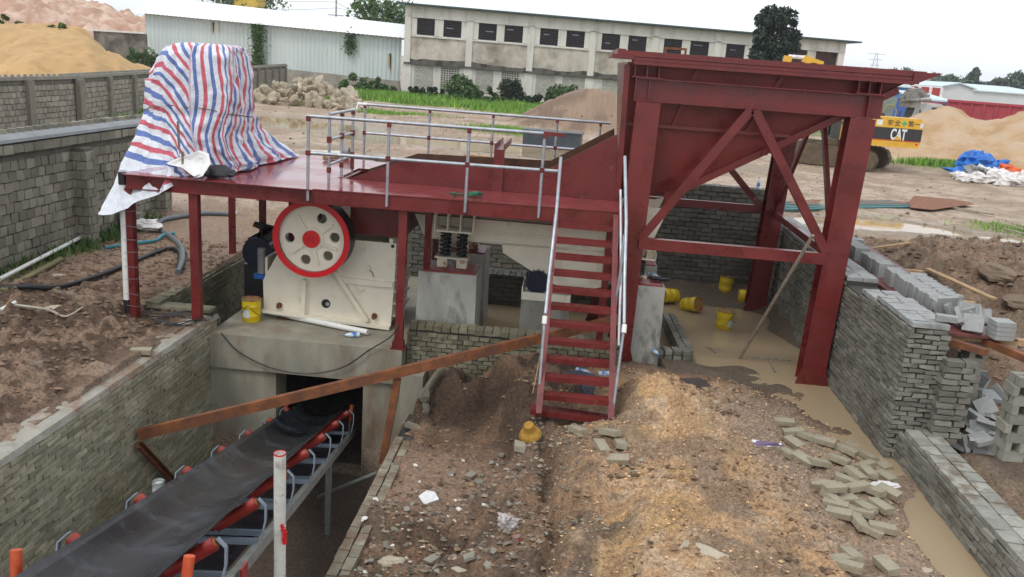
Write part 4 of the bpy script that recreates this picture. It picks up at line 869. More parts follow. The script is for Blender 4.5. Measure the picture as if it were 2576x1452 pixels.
# ================================================================= LADDER STAIR
st = empty('steel_stair', (.25, 11, -.75), 'steep red steel ladder stair with grey pipe handrails leading up to the platform', 'stair')
TL, TR = P2(1402, 540, 12.08), P2(1546, 545, 12.1)
BL, BR = PZ(1358, 1045, -.74), PZ(1533, 1058, -.76)
m = MB(); m.bar(TL, BL, .03, .14, up=(0, 1, 0), off=(0, 0)); m.bar(Vector(TL)+Vector((-.015, 0, 0)), Vector(BL)+Vector((-.015, 0, 0)), .075, .02, up=(0, 1, 0), off=(0, -.075)); m.build('stringer', red, st)
m = MB(); m.bar(TR, BR, .03, .14, up=(0, 1, 0)); m.bar(Vector(TR)+Vector((.015, 0, 0)), Vector(BR)+Vector((.015, 0, 0)), .075, .02, up=(0, 1, 0), off=(0, -.075)); m.build('stringer', red, st)
for k in range(11):
    t = (k+.55)/11.75; a = Vector(TL).lerp(Vector(BL), t); b_2 = Vector(TR).lerp(Vector(BR), t); a.x += .025; b_2.x -= .025; a.z = b_2.z = (a.z+b_2.z)/2; a.y = b_2.y = (a.y+b_2.y)/2-.03
    m = MB(); m.bar(a, b_2, .16, .012); m.bar(a+Vector((0, -.082, -.03)), b_2+Vector((0, -.082, -.03)), .006, .07); m.build('tread', red, st)
a = PZ(1334, 1024, -.74); b_2 = PZ(1535, 1052, -.78); m = MB(); m.bar(a, b_2, .2, .02); m.bar(Vector(a)+Vector((0, -.1, -.03)), Vector(b_2)+Vector((0, -.1, -.03)), .008, .06); m.build('base_plate', red, st)
pipe([P2(1411, 395, 11.7), P2(1400, 530, 11.55), P2(1383, 680, 10.95), P2(1372, 790, 10.5)], .024, 'handrail', galv, st)
pipe([P2(1371, 795, 10.48), P2(1369, 815, 10.44)], .034, 'elbow', whitep, st)
pipe([P2(1369, 815, 10.44), P2(1353, 1015, 10.25)], .02, 'handrail_post', galv, st)
pipe([P2(1572, 393, 11.75), P2(1575, 560, 11.4), P2(1571, 700, 10.9), P2(1570, 815, 10.5)], .024, 'handrail', galv, st)
pipe([P2(1571, 817, 10.5), P2(1569, 838, 10.44)], .034, 'elbow', whitep, st)
pipe([P2(1568, 838, 10.44), P2(1542, 1030, 10.25)], .02, 'handrail_post', galv, st)
pipe([P2(1561, 478, 12.0), P2(1562, 700, 11.3), P2(1556, 870, 10.8)], .02, 'handrail_post', galv, st)
pipe([P2(1571, 590, 11.3), P2(1560, 690, 11.2), P2(1546, 780, 11.25)], .02, 'handrail_post', galv, st)
pipe([P2(1374, 820, 10.55), P2(1340, 990, 10.2)], .007, 'wire', wood, st)
# ================================================================= CONVEYOR
cv = empty('belt_conveyor', (-3.2, 8, -2.8), 'black troughed belt conveyor with red rollers rising from the tunnel', 'conveyor')
T0 = Vector(PY(800, 1052, 12.2)); N0 = Vector(EYEP+ray(268, 1478)*5.3)
dv = (N0-T0).normalized(); T0 = T0 - dv*.5; LN = (N0-T0).length+1.2
sd_ = dv.cross(Vector((0, 0, 1))).normalized(); sd_ = sd_ if sd_.x > 0 else -sd_; upv = sd_.cross(dv); upv = upv if upv.z > 0 else -upv
def cvp(s, u, w): return T0+dv*s+sd_*u+upv*w
bprof = [(-.39, .165), (-.34, .125), (-.27, .065), (-.19, .018), (-.1, -.003), (0, -.01), (.1, -.003), (.19, .018), (.27, .065), (.34, .125), (.39, .165)]
vs = []; fs = []; ns = 60; nb = len(bprof)
for i in range(ns):
    s_ = LN*i/(ns-1); flat_ = 0 if s_ > 1.2 else (1-s_/1.2)
    for (u, w) in bprof: vs.append(cvp(s_, u+.004*math.sin(s_*3+u*4), w+.003*math.sin(s_*2.6*2)*(abs(u)/.42)))
    for (u, w) in reversed(bprof): vs.append(cvp(s_, u, w-.014))
k2 = 2*nb
for i in range(ns-1):
    for k in range(k2): fs.append((i*k2+k, i*k2+(k+1) % k2, (i+1)*k2+(k+1) % k2, (i+1)*k2+k))
m = MB(); m.add(vs, fs); bo = m.build('belt', belt_m, cv, smooth=True)
m = MB(); m.plate([cvp(0, -.36, -.34), cvp(0, .36, -.34), cvp(LN, .36, -.34), cvp(LN, -.36, -.34)], .014); m.build('return_belt', belt_m, cv)
for sgn in (-1, 1):
    m = MB(); m.chan(cvp(0, sgn*.52, -.26), cvp(LN, sgn*.52, -.26), .06, .1, up=upv, side=sgn, t=.008); m.build('frame_rail', gsteelr, cv)
k = 0; s_ = 1.6+.15
ctr = 1.24
def roller(name, a, b_2, r, mat, par):
    m = MB(); m.tube([a, b_2], r, 14); o = m.build(name, mat, par); smooth_auto(o, 40)
    return o
for i in range(8):
    s_ = .62+i*ctr
    if s_ > LN: break
    m = MB(); m.bar(cvp(s_, -.52, -.20), cvp(s_, .52, -.20), .05, .05, up=upv); idl = m.build('idler_frame', gsteel, cv)
    for sgn in (-1, 1):
        roller('roller', cvp(s_, sgn*.17, -.085), cvp(s_, sgn*.49, .125), .052, rollred, idl)
        m = MB(); m.tube([cvp(s_, sgn*.49, .125)-sgn*sd_*.0, cvp(s_, sgn*.502, .133)], .036, 12); m.build('roller_end', rust, idl)
        pth = [cvp(s_, sgn*.55, -.18), cvp(s_, sgn*.575, -.02), cvp(s_, sgn*.57, .1), cvp(s_, sgn*.505, .165)]
        m = MB()
        for a, b_2 in zip(pth[:-1], pth[1:]): m.bar(a, b_2, .05, .012, up=sd_)
        m.build('bracket', gsteel, idl)
    roller('roller', cvp(s_, -.16, -.075), cvp(s_, .16, -.075), .052, rollred, idl)
    m = MB(); m.bar(cvp(s_+.6, -.52, -.3), cvp(s_+.6, .52, -.3), .05, .05, up=upv); m.build('cross_member', gsteel, cv)
for s_, in ((.5,), (8.75,)):
    for sgn in (-1, 1):
        roller('guide_roller', cvp(s_, sgn*.5, -.02), cvp(s_, sgn*.52, .24), .035, rollor, cv)
        m = MB(); m.tube([cvp(s_, sgn*.5, -.25), cvp(s_, sgn*.5, -.02)], .01, 6); m.build('guide_pin', galv, cv)
for s_ in (2.6, 7.4):
    for sgn in (-1, 1):
        a = cvp(s_, sgn*.5, -.3); m = MB(); m.bar(a, (a.x, a.y, -2.9), .07, .07, up=(0, 1, 0)); m.build('support_leg', gsteelr, cv)
m = MB(); a = cvp(7.6, .60, -.25); m.box(a, (.02, .12, .2)); m.build('red_gusset', rollred, cv)
# white pipes
def upright(px0, py0, dist_y, zb_, r, mat, name, lb, red_=True):
    A = PY(px0, py0, dist_y); e = empty(name, (A[0], dist_y, zb_), lb, 'pipe')
    m = MB(); m.tube([(A[0], dist_y, zb_), (A[0]-.0, dist_y, A[2])], r, 18, caps=False); m.tube([(A[0], dist_y, zb_+.1), (A[0], dist_y, A[2]-.03)], r*.86, 18); smooth_auto(m.build('pipe_body', mat, e), 50)
    if red_:
        m = MB(); m.tube([(A[0], dist_y, A[2]-.002), (A[0], dist_y, A[2]+.002)], r*1.005, 18, caps=False)
        m.lathe([(r*.87, 0), (r*1.01, .003), (r*1.01, -.012)], (A[0], dist_y, A[2]), 'Z', 18); m.build('red_rim', wred, e)
        a = PY(712, 1345, dist_y-.05); m = MB()
        for q_ in range(5): m.box((a[0]+random.uniform(-.012, .012), dist_y-r*.9, a[2]+q_*.03-.06), (.025, .02, .05), j=.006)
        m.build('weld_mark', wred, e)
upright(704, 1140, 5.9, -2.8, .047, pm('white_pipe_paint', (.6, .6, .55), .5, var=.2, vs=8, bump=.1, stain=(.33, .3, .25), ss_=9, st=(.55, .68)), 'steel_pipe', 'white painted upright steel pipe with red rim, welded to the right side of the conveyor')
upright(398, 1210, 7.6, -2.8, .06, pm('grey_pipe_paint', (.42, .46, .45), .5, var=.2, vs=8, bump=.1, stain=(.2, .17, .13), ss_=8, st=(.55, .68)), 'steel_pipe', 'short grey upright pipe standing between the conveyor and the olive brick wall', False)
# ================================================================= TARP
tp = empty('tarpaulin_bundle', (-5.8, 13, 1.65), 'machine wrapped in a red, white and blue striped tarpaulin on the platform corner', 'tarpaulin')
levels = [
 (3.54, [(-6.15, 12.9), (-5.9, 12.66), (-5.34, 12.8), (-5.38, 13.4), (-6.05, 13.5)]),
 (3.50, [(-6.36, 12.7), (-5.98, 12.42), (-5.22, 12.6), (-5.30, 13.55), (-6.3, 13.7)]),
 (3.36, [(-6.47, 12.62), (-6.03, 12.3), (-5.17, 12.52), (-5.27, 13.65), (-6.4, 13.8)]),
 (3.05, [(-6.52, 12.58), (-6.05, 12.24), (-5.15, 12.5), (-5.26, 13.7), (-6.45, 13.8)]),
 (2.75, [(-6.52, 12.55), (-6.05, 12.22), (-5.14, 12.48), (-5.26, 13.75), (-6.45, 13.85)]),
 (2.45, [(-6.52, 12.52), (-6.02, 12.18), (-5.16, 12.46), (-5.28, 13.9), (-6.46, 13.9)]),
 (2.2, [(-6.54, 12.42), (-5.93, 12.08), (-5.2, 12.5), (-5.3, 14.3), (-6.5, 14.1)]),
 (1.95, [(-6.62, 12.28), (-5.86, 11.98), (-5.13, 12.6), (-5.2, 14.8), (-6.55, 14.3)]),
 (1.76, [(-6.68, 12.15), (-5.78, 11.9), (-5.08, 12.7), (-5.05, 15.15), (-6.6, 14.5)]),
 (1.675, [(-6.7, 12.05), (-5.72, 11.86), (-5.1, 12.6), (-4.98, 15.35), (-6.6, 14.6)])]
def ringpts(poly, n):
    P_ = [Vector(p_) for p_ in poly]; out = []
    seg = [24, 34, 30, 20, 20]
    for i in range(5):
        a, b_2 = P_[i], P_[(i+1) % 5]
        for k in range(seg[i]): out.append(tuple(a.lerp(b_2, k/seg[i])))
    return np.array(out), seg
zs_l = [l_[0] for l_ in levels]; RP = [ringpts(l_[1], 0)[0] for l_ in levels]; nR = len(RP[0])
rows_n = 70; V = []; ST = []
tt = np.linspace(0, len(levels)-1, rows_n)
# arc length along profile
plen = np.zeros(rows_n); prev = None
grid = np.zeros((rows_n, nR, 3))
for i, t in enumerate(tt):
    a = min(int(t), len(levels)-2); f_ = t-a
    xy = RP[a]*(1-f_)+RP[a+1]*f_; z_ = zs_l[a]*(1-f_)+zs_l[a+1]*f_
    grid[i, :, :2] = xy; grid[i, :, 2] = z_
cen = grid[:, :, :2].mean(1, keepdims=True)
# smooth around corners
for _ in range(2): grid[:, :, :2] = (np.roll(grid[:, :, :2], 1, 1)+2*grid[:, :, :2]+np.roll(grid[:, :, :2], -1, 1))/4
U_, V_ = np.meshgrid(np.arange(nR), np.arange(rows_n))
ridge = (fbm(U_*.16, V_*.045, 301, 3)-.5)*.13+(fbm(U_*.45, V_*.25, 302, 3)-.5)*.06+(np.abs(fbm(U_*.13+V_*.07, V_*.14-U_*.05, 305, 3)-.5))*-.14
ampl = ss(0, 12, V_*1.)*(.8+1.0*ss(40, 69, V_*1.))
dirv = grid[:, :, :2]-cen; dl = np.linalg.norm(dirv, axis=2, keepdims=True); dirv = dirv/dl
grid[:, :, :2] += dirv*(ridge*ampl)[..., None]
cinch = np.exp(-((grid[:, :, 2]-2.5)/.05)**2)*.02; grid[:, :, :2] -= dirv*cinch[..., None]
grid[:, :, 2] += (fbm(U_*.2, V_*.2, 309, 3)-.5)*.05*ss(.0, 8, V_*1.)*ss(69, 60, V_*1.)
grid[:, :, 2] -= .34*np.exp(-((grid[:, :, 0]+6.55)/.3)**2)*ss(2.9, 3.35, grid[:, :, 2])
grid[:, :, 2] = np.maximum(grid[:, :, 2], 1.665)
# flap hanging over the left front corner
fl = ss(56, 69, V_*1.)*np.exp(-((U_-3)/13.)**2)
grid[:, :, 2] -= fl*.62; grid[:, :, 0] -= fl*.10; grid[:, :, 1] -= fl*.46
fl2 = ss(60, 69, V_*1.)*np.exp(-((U_-20)/7.)**2); grid[:, :, 2] -= fl2*.16; grid[:, :, 1] -= fl2*.17
up_d = np.arange(rows_n)/rows_n
stripe = np.zeros((rows_n, nR)); seam = 24
arc = np.cumsum(np.r_[0, np.linalg.norm(np.diff(grid.mean(1)*0+grid[:, 30, :], axis=0), axis=1)])
for u in range(nR):
    a_ = arc*.68
    if u <= seam: stripe[:, u] = a_+(seam-u)*.003
    elif u <= seam+13: stripe[:, u] = a_-.022*(u-seam)-.012*(u-seam)*ss(.6, 1.8, arc)
    else: stripe[:, u] = -.2-(u-seam-13)*(.026+.004*ss(1.2, 2, arc))+.10*arc*(1-ss(30, 34, u-seam))-.22*ss(.9, 2.0, arc)
stripe += 5
stripe[61:, 0:22] = .235*25.1; stripe[61:, 118:] = .235*25.1
m = MB(); me_v = [tuple(p_) for p_ in grid.reshape(-1, 3)]
fs = [(i*nR+k, i*nR+(k+1) % nR, (i+1)*nR+(k+1) % nR, (i+1)*nR+k) for i in range(rows_n-1) for k in range(nR)]+[tuple(range(nR-1, -1, -1))]
m.add(me_v, fs)
tm = bpy.data.materials.new('striped_tarp'); tm.use_nodes = True; n = tm.node_tree.nodes; l = tm.node_tree.links; b = n['Principled BSDF']; b.inputs['Roughness'].default_value = .42
at = n.new('ShaderNodeAttribute'); at.attribute_name = 'stripe'
ml_ = n.new('ShaderNodeMath'); ml_.operation = 'MULTIPLY'; ml_.inputs[1].default_value = 1/.235; l.new(at.outputs['Fac'], ml_.inputs[0])
fr_ = n.new('ShaderNodeMath'); fr_.operation = 'FRACT'; l.new(ml_.outputs[0], fr_.inputs[0])
cr_ = n.new('ShaderNodeValToRGB'); cr_.color_ramp.interpolation = 'CONSTANT'; e_ = cr_.color_ramp.elements
wc, bc, rc = (.76, .79, .84, 1), (.12, .19, .47, 1), (.62, .11, .16, 1)
e_[0].position = 0; e_[0].color = wc; e_[1].position = .26; e_[1].color = bc
for p_, c in ((.48, wc), (.76, rc), (.99, wc)): q_ = e_.new(p_); q_.color = c
l.new(fr_.outputs[0], cr_.inputs[0])
no = n.new('ShaderNodeTexNoise'); no.inputs['Scale'].default_value = 7; no.inputs['Detail'].default_value = 5; tcn = n.new('ShaderNodeTexCoord'); l.new(tcn.outputs['Object'], no.inputs[0])
vo = n.new('ShaderNodeTexVoronoi'); vo.feature = 'DISTANCE_TO_EDGE'; vo.inputs['Scale'].default_value = 9; l.new(no.outputs['Color'], vo.inputs[0])
mrn = n.new('ShaderNodeMapRange'); mrn.inputs[1].default_value = .3; mrn.inputs[2].default_value = .7; mrn.inputs[3].default_value = .88; mrn.inputs[4].default_value = 1.1; l.new(no.outputs[0], mrn.inputs[0])
vv = n.new('ShaderNodeVectorMath'); vv.operation = 'SCALE'; l.new(cr_.outputs[0], vv.inputs[0]); l.new(mrn.outputs[0], vv.inputs[3]); l.new(vv.outputs[0], b.inputs['Base Color'])
bpn = n.new('ShaderNodeBump'); bpn.inputs['Strength'].default_value = .7; bpn.inputs['Distance'].default_value = .03; l.new(vo.outputs['Distance'], bpn.inputs['Height'])
l.new(bpn.outputs[0], b.inputs['Normal'])
to = m.build('tarpaulin', tm, tp, smooth=True)
sa = to.data.attributes.new('stripe', 'FLOAT', 'POINT'); sa.data.foreach_set('value', stripe.astype(np.float32).ravel())
# rope round it
m = MB(); i_ = int(np.argmin(np.abs(grid[:, 30, 2]-2.5))); loop_ = [grid[i_, u]+np.array([*(dirv[i_, u]*.012), (.1*math.sin(u/ nR*6.28)+.02)]) for u in range(0, nR, 2)]; loop_.append(loop_[0])
m.tube(loop_, .008, 5, caps=False); m.tube([(-5.78, 12.1, 2.42), (-5.72, 11.98, 2.15), (-5.66, 11.9, 1.98), (-5.7, 11.98, 2.2), (-5.75, 12.08, 2.42)], .009, 5); m.tube([(-5.66, 11.98, 2.0), (-5.62, 11.9, 1.8)], .02, 6); m.build('rope', pm('brown_rope', (.16, .12, .09), .9, bump=.5), tp)
m = MB(); # turned-out white underside flap at the front
fq = [P2_(*q) for q in ((545, 420, 11.85), (580, 382, 11.95), (648, 372, 11.95), (664, 395, 11.8), (655, 430, 11.68), (625, 446, 11.6), (595, 432, 11.62), (560, 428, 11.7))]
fq = [P2_(*q) for q in ((418, 412, 11.95), (452, 394, 12.0), (500, 377, 12.0), (524, 388, 11.9), (530, 412, 11.8), (512, 444, 11.6), (492, 450, 11.58), (455, 425, 11.7))]
cq = np.mean(fq, axis=0); nq = len(fq); vv_ = [tuple(cq+np.array((0, .12, .0)))]
for ring, k_ in ((.35, .07), (.65, .02), (.85, -.03), (1., 0)):
    for q in fq: p_ = cq+(np.array(q)-cq)*ring; vv_.append((p_[0]+random.uniform(-.012, .012), p_[1]+k_+random.uniform(-.03, .03), p_[2]+random.uniform(-.012, .012)))
ff_ = [(0, 1+k, 1+(k+1) % nq) for k in range(nq)]+[(1+r*nq+k, 1+(r+1)*nq+k, 1+(r+1)*nq+(k+1) % nq, 1+r*nq+(k+1) % nq) for r in range(3) for k in range(nq)]
m.add(vv_, ff_); m.build('turned_flap', pm('tarp_underside', (.72, .72, .7), .5, var=.12, vs=6, bump=.6, bs=8), tp)
ob_ = empty('plastic_bag', (-5.1, 12.0, 1.66), 'crumpled black plastic bag on the deck at the foot of the striped tarpaulin', 'bag')
def blob(c, r, seed=0, sub=14, flat=1., rough=.35, seg=None):
    m = MB(); nu, nv = (18, 12); vs = []
    r = r if hasattr(r, '__len__') else (r, r, r)
    rs = np.random.RandomState(seed)
    dirs = rs.normal(size=(14, 3)); dirs /= np.linalg.norm(dirs, axis=1)[:, None]; dd = rs.uniform(.62, 1.0, 14)
    for i in range(nv+1):
        for k in range(nu):
            th = math.pi*i/nv; ph = 2*math.pi*k/nu; d = np.array([math.sin(th)*math.cos(ph), math.sin(th)*math.sin(ph), math.cos(th)])
            q_ = dirs@d; lim = np.where(q_ > .2, dd/np.maximum(q_, .2), 9).min(); k_ = min(1.15, lim)*(1+rough*.12*rs.normal() if 0 < i < nv else 1)
            vs.append((c[0]+d[0]*r[0]*k_, c[1]+d[1]*r[1]*k_, c[2]+d[2]*r[2]*k_))
    fs = [(i*nu+k, i*nu+(k+1) % nu, (i+1)*nu+(k+1) % nu, (i+1)*nu+k) for i in range(nv) for k in range(nu)]
    m.add(vs, fs); return m
blob((-5.1, 12.05, 1.74), (.24, .15, .1), 4).build('bag', blackp, ob_)
# ================================================================= SMALL THINGS ON THE MACHINES
def thing1(name, mb, mat, label, cat, group=None, smooth=False, kind=None):
    o = mb.build(name, mat, smooth=smooth); return tag(o, label, cat, group, kind)
def bucket(mat=None):
    e = empty('paint_bucket', (0, 0, 0))
    m = MB(); m.lathe([(0, 0), (.14, 0), (.145, .006), (.145, .1), (.149, .105), (.145, .112), (.145, .25), (.15, .256), (.145, .262), (.145, .30), (.15, .305), (.145, .31), (.145, .35)], n=28); smooth_auto(m.build('bucket_body', yel, e), 40)
    m = MB(); m.lathe([(.146, .35), (.152, .352), (.152, .368), (.138, .368), (.136, .355), (0, .352)], n=28); m.build('lid', pm('bucket_lid', (.36, .27, .08), .5, var=.3, bump=.1, stain=(.35, .06, .03), ss_=9, st=(.5, .6)), e)
    m = MB(); m.tube([(.152*math.cos(t), .152*math.sin(t), .3-.24*abs(math.sin((t+1.57)*1))*.8) for t in np.linspace(-3.1, .0, 16)], .004, 5); m.build('handle', blackp, e)
    return e
bk = bucket()
P0 = PZ(633, 806, -.7); place(bk, (P0[0], P0[1], -.7)); tag(bk, 'yellow paint bucket upright on the slab beside the crusher base', 'bucket', 'yellow paint buckets')
m = MB(); 
lbm = MB(); 
lbm.add([(.147*math.cos(t), .147*math.sin(t), z_) for z_ in (.08, .21) for t in np.linspace(-2.25, -1.45, 8)], [(k, k+1, k+9, k+8) for k in range(7)])
lab = lbm.build('label_patch', pm('bucket_label', (.6, .68, .72), .5, bump=0), None, origin=(0, 0, 0)); lab.parent = bk; 
for (px, py, z_, rot, lb) in ((1818, 828, -.98, (0.03, .02, 1), 'yellow bucket standing alone in the muddy water'), (1720, 768, -.88, (R_(72), 0, R_(48)), 'yellow bucket lying on its side at the water edge near the concrete pier'), (1700, 745, -.80, (R_(84), 0, R_(-60)), 'yellow bucket lying tilted behind the fallen one beside the pier'),
                              (1815, 715, -.92, (0, .06, 2), 'muddy yellow bucket upright against the rear brick wall'), (1822, 738, -.92, (.1, -.05, 3), 'rusty lidded yellow bucket in front of the one at the rear wall'), (1858, 745, -.80, (R_(90), 0, R_(85)), 'yellow bucket lying on its side against the far hopper leg')):
    c = copy_tree(bk); A = PZ(px, py, z_); place(c, (A[0], A[1], z_), rot); tag(c, lb, 'bucket', 'yellow paint buckets')
m = MB(); A, B = PZ(664, 782, -.64), PZ(925, 836, -.64); m.tube([A, B], .045, 16); thing1('pvc_pipe', m, whitep, 'thick white plastic pipe lying on the slab in front of the crusher', 'pipe')
def bottle(loc, rot, lb, g='plastic bottles'):
    e = empty('plastic_bottle', (0, 0, 0)); m = MB(); m.lathe([(0, 0), (.035, 0), (.037, .01), (.037, .15), (.03, .18), (.014, .21), (.014, .23)], n=14); m.build('bottle_body', pm('clear_plastic', (.62, .72, .78), .12, var=.1, bump=.1), e, smooth=True)
    m = MB(); m.lathe([(.0375, .05), (.0385, .052), (.0385, .12), (.0375, .122)], n=14); m.build('wrap_label', pm('bottle_wrap', (.03, .22, .6), .3, stain=(.7, .7, .75), ss_=20, st=(.5, .55)), e)
    m = MB(); m.lathe([(.015, .225), (.016, .227), (.016, .245), (0, .246)], n=12); m.build('cap', pm('bottle_cap', (.1, .35, .75), .3, bump=0), e)
    place(e, loc, rot); return tag(e, lb, 'bottle', g)
A = PZ(905, 842, -.66); bottle(A, (R_(90), 0, R_(-70)), 'small blue labelled bottle lying at the end of the white pipe on the slab')
bottle((3.95, 18.35, 1.37), (0, 0, 0), 'clear water bottle standing on top of the rear pit wall')
for (px, py, z_, a_, lb) in ((1632, 690, .42, 40, 'crushed clear bottle on the right concrete pier beside the spring'), (1450, 930, -.6, 60, 'clear bottle lying behind the lower treads of the red stair, left one'), (1505, 940, -.6, 100, 'clear bottle lying behind the lower treads of the red stair, right one'), (1640, 880, -.68, 20, 'bluish bottle lying by the brick kerb near the hopper leg')):
    A = PZ(px, py, z_); bottle(A, (R_(88), 0, R_(a_)), lb)
# green strap on the walkway
m = MB(); c0 = PZ(1150, 487, 1.68); pts = [(c0[0]-.12+.25*t+.05*math.sin(t*9), c0[1]+.07*math.cos(t*7), 1.668+.02*abs(math.sin(t*5))) for t in np.linspace(0, 1.6, 30)]; m.tube(pts, .013, 6)
m2 = blob((c0[0]+.27, c0[1]+.02, 1.7), (.12, .07, .04), 9); m.add(m2.v, m2.f)
thing1('cargo_strap', m, pm('green_webbing', (.01, .13, .06), .6, bump=.5), 'green webbing strap dropped on the walkway between the railing posts', 'strap')
m = MB(); c0 = PZ(845, 395, 1.7); m.tube([(c0[0]-.12, c0[1]-.3, 1.7), (c0[0]+.05, c0[1]+.25, 1.7)], .045, 12); thing1('timber_offcut', m, wood, 'short round timber piece lying on the deck behind the side railing', 'timber')
m = MB(); m.lathe([(.05, -.07), (.1, -.07), (.1, .07), (.05, .07), (.05, -.07)], (c0[0]+.08, c0[1]+.35, 1.76), 'X', 20); thing1('pipe_flange', m, gsteelr, 'grey ring flange standing on the deck behind the side railing', 'flange')
m = MB(); c0 = PZ(1660, 705, .4); m.tube([(c0[0]-.14, c0[1], .42), (c0[0]+.08, c0[1]+.05, .42)], .03, 8); m2 = blob((c0[0]+.05, c0[1], .42), (.13, .06, .03), 5); m.add(m2.v, m2.f); thing1('work_glove', m, blackp, 'dark glove on top of the right concrete pier', 'glove')
# rusty channel and props
ib = empty('rusty_channel_beam', (-2, 10.5, -2.8), 'long rusty steel channel laid diagonally across the trench mouth to the stair', 'beam')
A = PX(348, 1093, -5.24); B = P2(1560, 803, 11.85)
m = MB(); m.chan(A, B, .07, .14, side=-1, t=.014); m.build('channel', rust, ib)
m = MB(); m.chan(PX(350, 1118, -5.2), PX(440, 1214, -5.22), .06, .09); m.build('prop', rust, ib)
A = P2(1000, 952, 10.8); B = P2(962, 1165, 10.8); m = MB(); m.chan(A, B, .1, .07, up=(0, 1, 0)); m.build('prop', rust, ib)
m = MB(); m.tube([PZ(950, 1190, -1.9), PZ(800, 1250, -2.7)], .03, 8); thing1('steel_pipe', m, gsteelr, 'dark thin pipe slanting down from the rubble edge into the trench', 'pipe')
# loose cable hanging on the slab
pts = [P2(556, 838, 11.85), P2(600, 885, 11.84), P2(680, 925, 11.83), P2(770, 940, 11.83), P2(860, 925, 11.84), P2(930, 880, 11.85), P2(985, 845, 11.86), P2(1010, 800, 12.0)]
def cat(pts, n=6):
    P_ = [Vector(p_) for p_ in pts]; out = []
    for i in range(len(P_)-1):
        p0_, p1_, p2_, p3_ = P_[max(i-1, 0)], P_[i], P_[i+1], P_[min(i+2, len(P_)-1)]
        for k in range(n):
            t = k/n; out.append(.5*((2*p1_)+(-p0_+p2_)*t+(2*p0_-5*p1_+4*p2_-p3_)*t*t+(-p0_+3*p1_-3*p2_+p3_)*t**3))
    out.append(P_[-1]); return out
m = MB(); m.tube(cat(pts), .011, 6); thing1('cable', m, blackp, 'thin black cable hanging in a loop over the slab front', 'cable')
# hose
gzz = lambda px, py, z0, lift: (lambda q_: (q_[0], q_[1], max(hat(q_[0], q_[1]), -3)+lift))(PZ(px, py, z0))
hp_ = [(585, 533, -.1), (520, 537, -.15), (460, 548, -.2), (410, 565, -.25), (398, 582, -.28), (420, 600, -.3), (452, 625, -.3), (460, 655, -.3), (448, 690, -.32)]
m = MB(); m.tube(cat([gzz(a, b_2, c, .05) for a, b_2, c in hp_]), .05, 10); 
e = empty('drain_hose', tuple(gzz(585, 533, -.1, 0)), 'thick grey corrugated hose curving across the mud under the platform', 'hose'); smooth_auto(m.build('hose', greyp, e), 60)
A = gzz(590, 530, -.1, .06); B = gzz(580, 534, -.1, .06); m = MB(); m.tube([A, B], .062, 12); m.build('red_end_tape', pm('end_tape', (.6, .1, .12), .5, stain=(.8, .8, .8), ss_=9, st=(.5, .55)), e)
hp_ = [(-30, 742, -.3), (60, 742, -.3), (150, 730, -.3), (240, 705, -.3), (320, 672, -.3), (390, 640, -.3), (430, 632, -.3), (452, 645, -.3), (450, 680, -.32)]
m = MB(); m.tube(cat([gzz(a, b_2, c, .05) for a, b_2, c in hp_]), .042, 10); o = thing1('drain_hose', m, blackp, 'long black hose lying on the mud from the left edge to the sump', 'hose'); smooth_auto(o, 60)
e = empty('pvc_downpipe', (-6.6, 11.9, -.6), 'white plastic conduit pipe tied upright to the left platform post', 'pipe')
A = P2(308, 450, 11.84); B = P2(318, 778, 11.84)
m = MB(); m.tube([(A[0], 11.84, A[2]-.08), (B[0]+.02, 11.84, B[2]+.16)], .052, 16); smooth_auto(m.build('pipe_body', whitep, e), 50)
m = MB(); m.tube([(A[0], 11.84, A[2]+.1), (A[0], 11.84, A[2]-.08)], .06, 12); m.build('black_end_wrap', blackp, e); m = MB(); m.tube([(B[0]+.02, 11.84, B[2]+.16), (B[0]+.03, 11.84, B[2]-.05)], .056, 12); m.build('black_end_wrap', blackp, e)
for k in range(9): m = MB(); m.box((A[0]+.10, 11.785, A[2]-.25-k*.21+random.uniform(-.03, .03)), (.2, .005, .005), M=Matrix.Rotation(random.uniform(-.12, .12), 3, 'Y')); m.build('wire_tie', galv, e)
m = MB(); m.tube([gzz(0, 718, -.3, .1), gzz(230, 598, -.3, .1)], .035, 12); thing1('pvc_pipe', m, whitep, 'long white plastic pipe lying along the foot of the near block wall', 'pipe')
m = MB(); m.bar(gzz(10, 748, -.3, .04), gzz(160, 655, -.3, .04), .1, .03); thing1('plank', m, pm('mossy_wood', (.22, .2, .09), .85, bump=.4), 'mossy narrow plank on the grass beside the white pipe', 'plank')
m = MB(); m.tube([gzz(0, 771, -.3, .06), gzz(40, 762, -.3, .06)], .03, 10); thing1('pvc_pipe', m, whitep, 'short white plastic pipe piece at the left frame edge on the mud', 'pipe')
m = MB(); m.tube([PZ(1860, 903, -.96), P2(2045, 592, 12.4)], .027, 8); thing1('wooden_pole', m, woodg, 'long weathered wooden pole leaning from the water against the hopper tie bar', 'pole')
m = MB(); m.bar(PZ(1890, 898, -.945), PZ(1988, 908, -.945), .05, .03); m.bar(PZ(1935, 905, -.94), PZ(1950, 935, -.93), .03, .03); thing1('floating_stick', m, woodg, 'crossed wet sticks floating on the muddy water', 'stick')
m = MB()
for (a, b_2) in (((1775, 875), (1810, 882)), ((1820, 780), (1850, 812)), ((1800, 800), (1850, 790)), ((1780, 872), (1800, 888))): m.bar(PZ(*a, -.94), PZ(*b_2, -.94), .03, .02)
thing1('floating_twigs', m, woodg, 'small dark twigs scattered around the bucket in the water', 'twigs')
